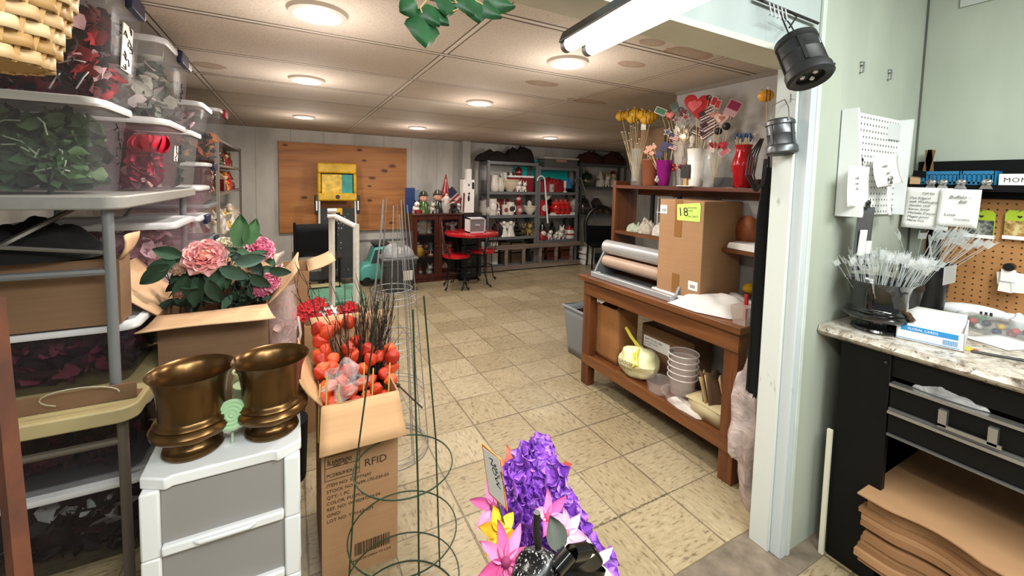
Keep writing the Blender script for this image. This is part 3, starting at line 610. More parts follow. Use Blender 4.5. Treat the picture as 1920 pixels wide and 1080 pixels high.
for k, (px, py, R_, c) in enumerate(((470, 490, .03, ['#d9806a', '#c96a58']), (335, 505, .03, ['#d5b49c', '#c4a088']), (505, 530, .05, ['#ee9ab8', '#e57fa4', '#f4bccc']), (490, 545, .035, ['#e890ac', '#d9779a']), (337, 550, .024, ['#c08a7c', '#a8705f']), (405, 470, .03, ['#f0b0a8', '#e49a94']))):
    flower('artificial_flower', ('small coral bloom beside the hot pink peony', 'small beige bloom among dark leaves by the wide flap', 'pink ruffled bloom drooping at the near right corner of the box', 'deep pink bud under the ruffled bloom', 'tiny dusty rose bud low among the wires', 'soft peach bud just behind the large pink rose')[k], 'artificial flower', fp(px, py, (2.2, 2.1, 2.14, 2.13, 2.1, 2.2)[k]), (.1, -.8, .5), R_, 'rose', c, .12, 0, seed=20+k)
lv = MB(); rr = random.Random(5)
for k in range(120):
    lv.c_(rr.choice(['#1c3524', '#254430', '#142a1b', '#355a3c', '#3f5f4a', '#1a2c22'])); px = rr.uniform(305, 515); py = rr.uniform(482, 575)-abs(px-400)*.05; L = rr.uniform(.05, .10)
    p = fp(px, py, rr.uniform(2.1, 2.34))
    if not (-.44 < p.x < -.115 and 2.06 < p.y < 2.42): continue
    leaf_mb(lv, aim(p, (rr.uniform(-.6, .6), -.6, rr.uniform(.1, .9))) @ TM(0, 0, 0, rr.uniform(-30, 20), 0, rr.uniform(0, 360)), L, L*.5)
tag(lv.build('artificial_foliage', VS), 'dark green silk leaves filling the open brown box', 'artificial foliage', None, 'stuff')
for k, (px, py, an, L, c) in enumerate(((318, 498, 215, .12, '#1f3a26'), (330, 490, 195, .10, '#3c5a44'), (352, 520, 250, .12, '#233f2b'), (372, 520, 262, .13, '#2a4630'), (392, 525, 290, .11, '#1e3825'), (415, 500, 330, .12, '#3f5c4c'), (440, 490, 5, .12, '#4a6657'), (470, 515, 320, .10, '#24402b'), (505, 505, 345, .09, '#27442e'), (340, 480, 160, .10, '#2a4a33'), (447, 462, 85, .14, '#32572f'), (462, 458, 70, .12, '#3b6238'))):
    M = frame(fp(px, py, 2.07+.01*(k % 4)), (cos(rad(an-90)), .2, sin(rad(an-90))), (cos(rad(an)), -.1, sin(rad(an))))
    lb = MB().c_(c); leaf_mb(lb, M, L, L*.52)
    tag(lb.build('artificial_leaf', VS), ('pointed', 'grey green', 'broad dark', 'glossy dark', 'drooping', 'dusty', 'pale dusty', 'dark narrow', 'flap-side', 'upper dark', 'tall upright', 'slim upright')[k]+' silk leaf showing over the flower box rim', 'artificial leaf', 'silk leaves in the flower box')
wb = MB()
for k in range(26):
    a = fp(rr.uniform(325, 500), rr.uniform(525, 572), 2.09+.01*k % .2); wb.tube([a, a+Vector((rr.uniform(-.04, .04), .01, -.05)), a+Vector((rr.uniform(-.06, .06), .02, .04))], .0016, 4)
tag(wb.build('wire_tangle', mat('dark_green_wire', '#131a15', .5)), 'tangle of dark wire stems under the pink rose', 'wire stems', None, 'stuff')

# boxes and goods behind the flower box
carton('tall brown box with one raised flap behind the flower box', -.06, .10, 2.95, 3.35, 0, .86, {'r': (22, .17)}, CARD, CARD_L)
carton('open box heaped with pink and white cloth flowers', -.42, -.07, 2.50, 2.88, .0, .90, {}, CARD)
hb = MB(); rr = random.Random(9)
for k in range(190):
    hb.c_(rr.choice(['#e8e0d8', '#f0e9e2', '#e7a3b4', '#f2c3cd', '#d9584f', '#7a2630', '#f5f0ea', '#d0c0b8', '#cf6d80'])); u, v = rr.random(), rr.random(); L = rr.uniform(.04, .1)
    x = -.41+.33*u; y = 2.52+.34*v; z = .9+.16*sin(pi*min(1, max(0, u)))*(.45+.55*v)*rr.uniform(.3, 1)
    hb.petal(TM(x, y, z, rr.uniform(-35, 35), rr.uniform(-35, 35), rr.uniform(0, 360)), L, L*.7, .3, .3, nu=3, nv=3)
tag(hb.build('silk_petals', VS), 'pink, white and wine cloth petals heaped in the box behind', 'artificial petals', None, 'stuff')
# clear bag bin of peach blooms right of the flower box
t = thing('plastic_bag', 'rosy clear bag of peach blooms beside the flower box', 'plastic bag', (-.035, 2.2, .30)); mb = MB()
mb.lathe([(.0, 0), (.045, .0), (.052, .1), (.05, .3), (.056, .42), (.062, .53), (.05, .60), (.058, .66)], 20, None, lambda a, j: 1+.12*sin(3*a+j)+.06*sin(7*a+2*j)); mb.build('bag', plastic('rosy_bag', '#e8cfcf', .45, .2, .2), t)
MB().tube([(.05, -.02, .32), (.07, -.03, .42), (.06, -.02, .5), (.05, -.01, .44)], .006, 5).build('handle', plastic('bag_handle', '#ead9d9', .7), t)
ob = MB(); rose_bloom(ob, TM(0, -.02, .55), .04, ['#f0804c', '#f2946a', '#f3b59a'], 4, 6)
for k in range(40): ob.c_(rr.choice(['#f0bfb4', '#e9a79c', '#f4d6cf'])); ob.petal(TM(rr.uniform(-.03, .03), rr.uniform(-.03, .03), rr.uniform(.05, .5), rr.uniform(-60, 60), rr.uniform(-60, 60), rr.uniform(0, 360)), .05, .04)
tag(ob.build('silk_flower', VS, loc=(-.035, 2.2, .30)), 'peach and orange silk blooms inside the rosy bag', 'artificial flowers', None, 'stuff')
tag(MB().lathe([(.0, 0), (.09, 0), (.1, .29), (0, .295)], 20).build('bucket_base', BLACK_M, loc=(-.035, 2.2, 0)), 'dark upturned bucket under the rosy bag', 'bucket')

# ------------------------------------------------------------------ white drawer cart and bronze urns
DZ = .62; dx0, dx1, dy0, dy1 = -.375, .018, 1.415, 1.80
t = thing('drawer_cart', 'white three-drawer plastic cart carrying two bronze urns', 'drawer cart', ((dx0+dx1)/2, (dy0+dy1)/2, 0)); w_, d_ = (dx1-dx0)/2, (dy1-dy0)/2
tp = MB().prism([(-w_-.004, -d_+.03), (-w_+.06, -d_-.006), (-w_+.075, -d_+.004), (w_-.075, -d_+.004), (w_-.06, -d_-.006), (w_+.004, -d_+.03), (w_+.004, d_), (-w_-.004, d_)], DZ-.034, DZ); tp.build('top_panel', WHITE, t, bev=.005)
MB().box(.01, .04, DZ, .075, .055, DZ+.0012).build('top_slot', mat('shadow_slot', '#55565a', .6), t)
em = MB()
for k in range(5): em.box(.07+.018*k, -.075+.004*k, DZ, .082+.018*k, -.062+.004*k, DZ+.0025)
em.build('embossed_mark', WHITE, t, bev=.001)
for sx_ in (-1, 1):
    for sy_ in (-1, 1):
        for k in range(3):
            z1 = DZ-.034-k*.196; MB().box(sx_*w_-(.045 if sx_ > 0 else 0), sy_*d_-(.05 if sy_ > 0 else -.0), z1-.196, sx_*w_+(.045 if sx_ < 0 else 0), sy_*d_+(.05 if sy_ < 0 else 0), z1).build('corner_post', WHITE, t, bev=.006)
FR = mat('translucent_grey_front', '#8b8886', .35)
for k in range(3):
    z1 = DZ-.036-k*.196; dw = MB().box(-w_+.046, -d_+.012, z1-.165, w_-.046, -d_+.02, z1-.003); dwo = dw.build('drawer_front', FR, t)
    MB().box(-w_+.046, -d_-.006, z1-.192, w_-.046, -d_+.03, z1-.163).build('front_rail', WHITE, t, bev=.006)
    MB().prism([(-.08, -d_-.006), (.08, -d_-.006), (.06, -d_-.02), (-.06, -d_-.02)], z1-.178, z1-.166).build('pull_lip', WHITE, t, bev=.004)
    for sx_ in (-1, 1):
        MB().box(sx_*(w_-.008)-.003, -d_+.055, z1-.16, sx_*(w_-.008)+.003, d_-.055, z1-.004).build('side_panel', FR, t)
        MB().box(sx_*(w_-.004)-.006, -d_+.05, z1-.192, sx_*(w_-.004)+.006, d_-.05, z1-.163).build('side_rail', WHITE, t, bev=.004)
BRZ = mat('bronze_metallic', '#644a2b', .25, .85, var=.18, scale=5)
def urn(name, label, x, y, z, S, m, tilt=(0, 0), group=None):
    prof = [(0, .0), (.30, 0), (.318, .03), (.305, .07), (.26, .095), (.25, .115), (.235, .14), (.225, .17), (.25, .20), (.37, .235), (.425, .285), (.432, .33), (.40, .375), (.385, .385), (.392, .405), (.37, .435), (.345, .455), (.338, .48), (.345, .66), (.365, .82), (.405, .94), (.445, .99), (.45, 1.0), (.437, .995), (.388, .92), (.345, .80), (.325, .62), (.315, .45), (0, .40)]
    mb = MB(); mb.lathe([(r*S, q*S) for r, q in prof], 48, TM(0, 0, 0, *tilt)); o = mb.build(name, m, loc=(x, y, z)); return tag(o, label, 'urn', group)
urn('bronze_urn', 'bronze footed urn on the near corner of the drawer cart', -.272, 1.54, DZ+.001, .25, BRZ, group='bronze urns')
urn('bronze_urn', 'bronze footed urn beside the orange lantern flowers box', -.062, 1.545, DZ+.001, .25, BRZ, group='bronze urns')
MINT = mat('mint_green', '#9fbf97', .55)
t = thing('spiral_dish', 'mint green disc with raised rings standing between the urns', 'dish', at(434, 778, y=1.50)); M = along((0, 0, 0), (.1, -.9, .42))
sp = MB().lathe([(0, .004), (.006, .008), (.010, .003), (.016, .008), (.021, .003), (.027, .008), (.032, .003), (.038, .008), (.042, .006), (.046, .0), (.043, -.012), (0, -.012)], 40, M); sp.build('ringed_face', MINT, t)
MB().lathe([(.03, -.012), (.028, -.04), (0, -.042)], 24, M).build('back_cup', MINT, t); MB().box(-.003, .012, DZ+.001-t.location.z, .003, .018, -.02).build('foot', MINT, t)
t = thing('green_jar', 'pale green glass jar behind the mint disc', 'jar', (-.14, 1.70, DZ)); MB().lathe([(0, 0), (.045, 0), (.05, .02), (.05, .12), (.042, .14)], 24).build('body', plastic('green_glass', '#b9d0a4', .45), t); MB().ring((0, 0, .155), .045, .004).build('rim', plastic('green_glass_rim', '#cfe0b8', .6), t); MB().lathe([(0, .09), (.047, .09), (.047, .105), (0, .106)], 20).build('wax_fill', mat('pale_green_wax', '#c2d3ab', .6), t)

# ------------------------------------------------------------------ tall printed box of orange lantern pods
bx0, bx1, by0, by1, bz = .086, .352, 1.535, 1.90, .665
t = carton('tall printed carton full of orange lantern pods and twigs', bx0, bx1, by0, by1, 0, bz, {'f': (-52, .155, .012), 'b': (80, .20), 'l': (62, .14)}, CARD, CARD_P)
FX = frame((-(bx1-bx0)/2, -(by1-by0)/2-.0012, 0), (1, 0, 0), (0, 0, 1))
pm = MB()
def rect(mb, x0, y0, x1, y1, z=.0006, M=FX): return mb.box(x0, y0, 0, x1, y1, z, M)
def outline(x0, y0, x1, y1, w=.0018):
    for a in ((x0, y0, x1, y0+w), (x0, y1-w, x1, y1), (x0, y0, x0+w, y1), (x1-w, y0, x1, y1)): rect(pm, *a)
outline(.010, .388, .128, .478); rect(pm, .010, .434, .128, .4358)
pm.build('printed_frame', INK_B, t); pm = MB()
rr = random.Random(3); x = .110
while x < .236:
    w_ = rr.choice([.0015, .003, .0045]); rect(pm, x, .068, x+w_, .115); x += w_+rr.choice([.002, .0035])
pm.build('barcode_pattern', INK_B, t)
def pt(s, x, y, size, **k): text(s, size, INK_B, FX @ TM(x, y, .0005), t, **k)
pt('luggage', .018, .444, .034, sp=.85); pt('PC24063HDU7P', .016, .400, .018, sp=.85); pt('RFID', .143, .404, .040)
for k, s_ in enumerate(('ITEM NO: ST-P77697', 'STOCK NO: 7699-170-030-03', 'QTY: 1 PC', 'COLOR: PURPLE', 'REF. NO: WMS097204-04', 'GINO:', 'LOT NO: YEH-62-GM')): pt(s_, .016, .364-.0222*k, .0172)
pt('MADE IN CHINA TO U.S.A', .104, .046, .0118)
POD = ['#b92f15', '#c4431f', '#a52513', '#cf5627', '#bb3a1b']
def pod_mesh():
    mb = MB(); mb.c_('#dd4a26'); mb.lathe([(0, 0), (.010, .003), (.019, .012), (.021, .022), (.016, .035), (.007, .045), (0, .050)], 20, None, lambda a, j: 1+.10*cos(5*a)); return mb
pods = [mat('lantern_'+c, c, .5, var=.2, scale=40) for c in POD]
pl = [(600, 700), (622, 690), (648, 700), (612, 728), (598, 748), (630, 745), (655, 735), (668, 755), (690, 745), (705, 730), (720, 700), (732, 690), (742, 668), (730, 655), (712, 668), (695, 675), (680, 690), (660, 690), (735, 712), (718, 745), (692, 715), (640, 715), (602, 672), (588, 668), (610, 655), (596, 640), (660, 668), (688, 655), (625, 672), (676, 722), (708, 755), (620, 760), (645, 765), (590, 695), (652, 652), (668, 640), (612, 625), (592, 618), (630, 612), (654, 605)]
qual = ['bright', 'deep', 'plump', 'small', 'ribbed', 'faded', 'glossy', 'crumpled']; where = ['near the front flap', 'beside a yellow stem', 'under the clear wrap', 'by the raised side flap', 'below the twigs']
for k, (px, py) in enumerate(pl):
    f = (py-600)/165; y = 1.885-.30*f+.02*(k % 3); p = at(px, py, y=y); p.x = min(max(p.x, bx0+.012), bx1+(.028 if py < 745 and px > 700 else -.012)); d = Vector((RN.uniform(-.8, .8), RN.uniform(-.9, .2), RN.uniform(-.6, .8)))
    if k == 0: first = pod_mesh().build('lantern_pod', pods[0], soft=True); o = first
    else:
        o = first.copy(); o.data = first.data if k % 5 == 0 else first.data.copy(); C.objects.link(o)
        if k % 5: o.data.materials[0] = pods[k % 5]
    S_ = RN.uniform(1.15, 1.5); o.matrix_world = along(p, d) @ Matrix.Scale(S_, 4) @ TM(0, 0, -.02)
    tag(o, 'orange papery lantern pod in the tall printed carton', 'lantern pod', 'orange lantern pods')
for k, (px, py0, py1) in enumerate(((613, 705, 768), (636, 720, 760), (683, 680, 745), (731, 680, 720), (600, 720, 770), (700, 690, 735))):
    tag(MB().tube([at(px, py0, y=1.60), at(px-2, py1, y=1.565), at(px-3, py1+60, y=1.56)], .0028, 6).build('straw_stick', mat('straw_stem', '#b9a04c', .6)), 'straw yellow cut stem among the orange lantern pods', 'stem', 'yellow stems in the printed carton')
o = MB(); o.ball((0, 0, 0), (.065, .04, .06), 24, 16, None, .9, 4); tag(o.build('cellophane_wrap', plastic('cellophane', '#e8dcdc', .22, .1, .2), loc=at(645, 712, y=1.60)), 'crumpled clear wrap over the orange lantern pods', 'wrap')
# twig bundles
TW = mat('dark_twig', '#2c1d18', .8, var=.3, scale=30)
def twig(base, top, r=.0027, seed=0):
    q = random.Random(seed); mb = MB(); base = Vector(base); top = Vector(top); n = 8; pts = []
    for i in range(n+1):
        f = i/n; p = base.lerp(top, f); j = .012*f; pts.append(p+Vector((q.uniform(-j, j), q.uniform(-j, j), 0)))
    mb.tube(pts, [r*(1-.65*i/n) for i in range(n+1)], 5)
    for i in range(3, n):
        a = pts[i]; d = (pts[i+1]-pts[i])*1.6+Vector((q.uniform(-.03, .03), q.uniform(-.02, .02), 0)); mb.tube([a, a+d*.6, a+d], [r*.6, r*.5, r*.3], 4)
    return mb
k = 0
rr = random.Random(21)
for k in range(56):
    if k < 36: bpx, tpx, tpy, y = rr.uniform(640, 700), rr.uniform(612, 735), rr.uniform(545, 640), rr.uniform(1.76, 1.86)
    else: bpx, tpx, tpy, y = rr.uniform(690, 722), rr.uniform(672, 740), rr.uniform(535, 600), rr.uniform(1.84, 1.88)
    b0 = at(bpx, 700, y=y); b0.x = min(b0.x, bx1-.015); b0.z = .25
    tag(twig(b0, at(tpx, tpy, y=y), seed=k).build('twig', TW), 'dark bare twig standing in the tall printed carton', 'twig', 'dark twigs in the printed carton')
for k, (a, b) in enumerate((((560, 500), (612, 640)), ((545, 520), (600, 650)), ((585, 535), (640, 660)))):
    tag(twig(at(*b, y=1.87), at(*a, y=1.9), .0025, 50+k).build('twig', TW), ('long twig leaning toward the tall brown box', 'long twig leaning beside the rosy bag', 'long twig leaning over the red poinsettias')[k], 'twig')
tg = MB(); a = at(742, 718, y=1.62); b = at(792, 765, y=1.52); tg.tube([a, b], .0035, 6).ball(a.lerp(b, .1), .008, 8, 6); tag(tg.build('knotted_twig', TW), 'thick dark twig poking out past the carton corner', 'twig')
# second box with red flowers behind
carton('open brown box of red poinsettias behind the twigs', .06, .40, 2.55, 2.90, 0, .625, {}, CARD)
for k, (px, py, R_) in enumerate(((560, 592, .06), (578, 580, .06), (596, 572, .055), (590, 598, .05), (612, 590, .04), (652, 590, .075), (668, 600, .05), (640, 602, .05), (655, 578, .05))):
    y = 2.62+.03*(k % 3); p = at(px, py, y=y)
    flower('artificial_poinsettia', ('dark red', 'crimson', 'bright red', 'low crimson', 'small red', 'widest red', 'tilted red', 'lower red', 'upright red')[k]+' silk poinsettia in the box behind the twigs', 'artificial flower', p, (RN.uniform(-.3, .3), -.6, .7), R_, 'open', ['#c0121f', '#a80d1a', '#d31c28'], .12, n=7, tilt=18, W=.26, cup=.2, curl=-.15, centre='#7a1414', layers=2, group='red silk poinsettias')
for k, (px, py) in enumerate(((607, 585), (622, 583), (630, 592), (615, 596))):
    flower('artificial_flower', ('white frosted', 'snowy white', 'tiny white', 'white speckled')[k]+' silk flower between the red poinsettias', 'artificial flower', at(px, py, y=2.66+.01*k), (.1, -.7, .6), .035, 'open', ['#e8e6e2', '#d5d3cf'], .1, n=6, tilt=20, W=.3, centre='#5a3a3a')

# ------------------------------------------------------------------ wire plant cages
def cage(name, label, cx, cy, rings, legs, ztop, m, r=.0023, tops=None, group=None, twist=0):
    t = thing(name, label, 'plant cage', (cx, cy, 0), 0, group)
    for z, R_ in rings: MB().ring((0, 0, z), R_, r, 40, 6).build('ring', m, t)
    for k in range(legs):
        a = 2*pi*k/legs+twist; z0, R0 = rings[0]; zs, Rs = rings[-1]; Rt = .55*Rs
        MB().tube([(R0*cos(a), R0*sin(a), z0), (Rs*cos(a), Rs*sin(a), zs), (Rt*cos(a), Rt*sin(a), ztop)], r*1.15, 6).build('stake', m, t)
    return t
GW = mat('green_coated_wire', '#16301d', .4); SW = mat('galvanised_wire', '#8f9091', .4, .6)
cage('wire_plant_cage', 'green wire plant cage standing spikes up before the printed carton', .322, 1.315, [(.003, .19), (.12, .187), (.295, .175), (.525, .158)], 3, 1.07, GW, .0026, twist=.55)
for k, (dx, dy, h, tw, lab) in enumerate(((0, 0, 1.36, .4, 'galvanised wire cage outermost of the nested ones'), (.012, .015, 1.33, 1.2, 'galvanised wire cage nested inside the outer one'), (.0, .03, 1.28, 2.0, 'galvanised wire cage innermost of the nested ones'))):
    cage('wire_plant_cage', lab, .475+dx, 2.20+dy, [(.003+.01*k, .19-.006*k), (.30+.02*k, .165-.006*k), (.56+.03*k, .14-.005*k), (.82+.03*k, .115-.005*k)], 4, h, SW, .0021, group='nested galvanised cages', twist=tw)
# ================================================================== far end of the room
PLY = wood('plywood', '#8a552b', '#b0733d', '#c48a4f', 'x', .35, .55, False)
t = thing('plywood_board', 'large orange brown plywood board fixed over the back wall', 'board', (.72, 6.36, 1.31)); MB().box(-.86, -.012, -.60, .84, .028, .63).build('board', PLY, t)
nt_ = PLY.node_tree; bs_ = nt_.nodes['Principled BSDF'].inputs['Base Color']; col_ = bs_.links[0].from_socket
sx_n = nd(nt_, 'ShaderNodeSeparateXYZ'); nt_.links.new(coords(nt_), sx_n.inputs[0]); wob = noi(nt_, coords(nt_), 14, 3)
for x, z, a in ((-.56, -.12, .05), (.33, .17, .06), (.30, .05, .035), (.63, .36, .07), (.51, .28, .06), (.62, -.5, .05), (-.78, .58, .04), (.16, .57, .05), (.3, -.16, .045), (.22, .42, .04)):
    d_ = mathn(nt_, 'ADD', mathn(nt_, 'POWER', mathn(nt_, 'DIVIDE', mathn(nt_, 'SUBTRACT', sx_n.outputs[0], x), a), 2), mathn(nt_, 'POWER', mathn(nt_, 'DIVIDE', mathn(nt_, 'SUBTRACT', sx_n.outputs[2], z), a*.5), 2))
    col_ = mix(nt_, ramp(nt_, mathn(nt_, 'ADD', d_, mathn(nt_, 'MULTIPLY', mathn(nt_, 'SUBTRACT', wob, .5), 1.6)), [(.15, (.95,)*3+(1,)), (.6, (.6,)*3+(1,)), (1, (0, 0, 0, 1))]), col_, '#4a2410')
nt_.links.new(col_, bs_)
# leaning creeper board with yellow top
AL = mat('aluminium_rail', '#b3b2ac', .35, .8); YEL = mat('scuffed_yellow_plastic', '#d2a71f', .45, var=.25, scale=9); TEAL = mat('teal_paint', '#2f8f88', .5, var=.3); DK = mat('dark_padded_board', '#2a2d2f', .7, var=.2)
t = thing('creeper_board', 'tall dark creeper board with yellow head frame leaning on plywood', 'creeper', (.565, 6.0, 0)); Mc = frame((0, 0, 0), (1, 0, 0), (0, .19, 1.64))
H = 1.66
for sx_ in (-1, 1):
    MB().box(sx_*.23-.012, .02, -.012, sx_*.23+.012, H*.86, .014, Mc).build('side_rail', AL, t)
    MB().box(sx_*.235-.022, 0, -.02, sx_*.235+.022, .22, .02, Mc).build('rail_foot', BLACK, t)
    MB().prism([(sx_*.262-.022, .98), (sx_*.262+.022, .98), (sx_*.262+.026, 1.24), (sx_*.262-.026, 1.24)], -.03, .03, Mc).build('arm_pad', BLACK, t, bev=.01); MB().box(sx_*.262-.01, 1.03, .03, sx_*.262+.01, 1.16, .034, Mc).build('pad_strip', WHITE, t)
MB().box(-.215, .10, -.008, .215, 1.06, .01, Mc).build('padded_board', DK, t, bev=.004)
sp = MB(); rr = random.Random(2)
for k in range(60): sp.ball((rr.gauss(-.02, .09), rr.choice([rr.gauss(.90, .06), rr.uniform(.2, 1.0)]), .011), (rr.uniform(.002, .008), rr.uniform(.002, .012), .001), 6, 4, Mc)
o = sp.build('paint_spatter', mat('white_spatter', '#c9c9c5', .7), t); o['kind'] = 'stuff'
yf = MB()
for a in ((-.25, 1.16, .25, 1.27), (-.25, 1.54, .25, 1.68), (-.25, 1.27, -.205, 1.54), (.205, 1.27, .25, 1.54)): yf.box(a[0], a[1], -.015, a[2], a[3], .035, Mc)
yf.build('yellow_frame', YEL, t, bev=.02); MB().box(-.21, 1.26, -.016, .21, 1.55, .004, Mc).build('dark_recess', BLACK_M, t); MB().box(-.195, 1.27, .0, .055, 1.525, .014, Mc).build('yellow_panel', mat('pale_scuffed_yellow', '#d9b545', .5, var=.35, scale=14), t); MB().box(.055, 1.27, .0, .195, 1.525, .014, Mc).build('teal_panel', TEAL, t)
MB().cyl(Mc @ Vector((0, 1.215, .03)), Mc @ Vector((0, 1.215, .042)), .028, n=16).build('round_hole', BLACK, t); MB().box(-.055, 1.0, .01, .055, 1.06, .03, Mc).box(-.055, .97, .01, -.03, 1.0, .03, Mc).box(.03, .97, .01, .055, 1.0, .03, Mc).build('yellow_catch', YEL, t)
# black director's chair
t = thing('folding_chair', "black canvas director's chair in front of the creeper board", 'chair', (.235, 4.75, 0))
MB().sheet(lambda u, v: (-.20+.40*u, .22+.02*sin(pi*u), .60+.36*v), 8, 4).build('backrest', BLACK_C, t, solid=.012)
MB().sheet(lambda u, v: (-.19+.38*u, -.22+.42*v, .46-.03*sin(pi*u)), 8, 4).build('seat', BLACK_C, t, solid=.012)
for sx_ in (-1, 1):
    MB().tube([(sx_*.20, .22, .40), (sx_*.205, .22, .98)], .013, 8).build('back_post', BLACK, t); MB().box(sx_*.20-.03, -.25, .64, sx_*.20+.03, .24, .66).build('armrest', BLACK, t)
    MB().tube([(sx_*.20, -.22, 0), (sx_*.20, -.22, .64)], .012, 8).build('leg', BLACK, t); MB().tube([(sx_*.20, .22, 0), (sx_*.20, .22, .44)], .012, 8).build('leg', BLACK, t)
for sy_ in (-.2, .2): MB().tube([(-.19, sy_, .03), (.19, sy_, .44)], .011, 6).build('cross_brace', BLACK, t); MB().tube([(.19, sy_+.03, .03), (-.19, sy_+.03, .44)], .011, 6).build('cross_brace', BLACK, t)
# green tote, PVC frame
tote('sage green tote with sage lid near the white pipe frame', .16, .60, 3.98, 4.62, 0, .36, mat('sage_tote', '#4f7d68', .4), mat('sage_lid', '#5d8f78', .4), tap=.05)
tag(MB().box(0, 0, 0, .32, .05, .03).build('wooden_strip', mat('cream_wood', '#c9b98c', .6, var=.1), loc=(.13, 4.52, .362), bev=.003), 'cream wooden strip lying on the sage green tote', 'strip')
PVC = mat('scuffed_white_pipe', '#cfccc1', .45, var=.1, scale=20)
t = thing('pipe_frame', 'white plastic pipe frame standing upright behind the red poinsettias', 'frame', (.37, 3.25, 0)); a0 = Vector((-.11, .0, 0)); a1 = Vector((.04, -.13, 0)); zt = 1.20
for p, z in ((a0, zt+.03), (a1, zt-.06)): MB().tube([p, p+Vector((0, 0, z))], .021, 4).build('upright', PVC, t); MB().tube([p+Vector((0, -.2, .02)), p+Vector((0, .2, .02))], .021, 4).build('foot_bar', PVC, t)
MB().tube([a0+Vector((0, 0, zt)), a1+Vector((0, 0, zt-.08))], .018, 8).build('top_bar', PVC, t)
for z in (zt-.01, zt+.03): MB().cyl(a0+Vector((-.03, -.02, z)), a0+Vector((.03, -.02, z)), .016).build('pipe_joint', PVC, t)
# toy car
TQ = mat('aqua_toy_plastic', '#59aaa0', .35)
t = thing('toy_car', 'aqua plastic ride-on toy car parked at the back wall', 'toy car', (1.06, 6.02, 0)); bd = MB()
prof = [(-.24, .06), (-.25, .22), (-.20, .28), (-.12, .30), (-.05, .52), (.17, .54), (.24, .30), (.25, .07)]
bd.prism(prof, -.16, .16, Matrix(((1, 0, 0, 0), (0, 0, 1, 0), (0, 1, 0, 0), (0, 0, 0, 1))) @ TM()); bd.build('body', TQ, t, bev=.03)
MB().prism([(-.10, .31), (-.04, .49), (.04, .50), (.04, .31)], -.165, .165, Matrix(((1, 0, 0, 0), (0, 0, 1, 0), (0, 1, 0, 0), (0, 0, 0, 1)))).build('window', mat('dark_window', '#3b4a4c', .2), t); MB().box(-.06, -.14, .54, .17, .14, .57).build('roof', BLACK, t, bev=.012)
for x in (-.15, .16):
    for y in (-.165, .165): MB().cyl((x, y-.02, .06), (x, y+.02, .06), .06, n=18).build('wheel', BLACK, t)
# dark grey tote with clear bag on it
DG = mat('dark_grey_tote', '#45494c', .45)
t = tote('dark grey tote with white paper label, clear bag lying on its lid', 1.02, 1.47, 5.30, 5.72, 0, .46, DG, mat('grey_lid', '#6f7375', .45), tap=.06)
MB().box(.02, -.2015, .20, .14, -.196, .33, TM(0, 0, 0, 9, 0, 0) @ TM(0, .006, 0)).build('paper_label', PAPER, t)
cloth_heap('plastic_bag', 'clear grey plastic bag slumped on the dark grey tote lid', 'plastic bag', 1.24, 5.5, .462, .22, .18, .13, plastic('grey_bag', '#b9b9bb', .6, .25, .2), 7)

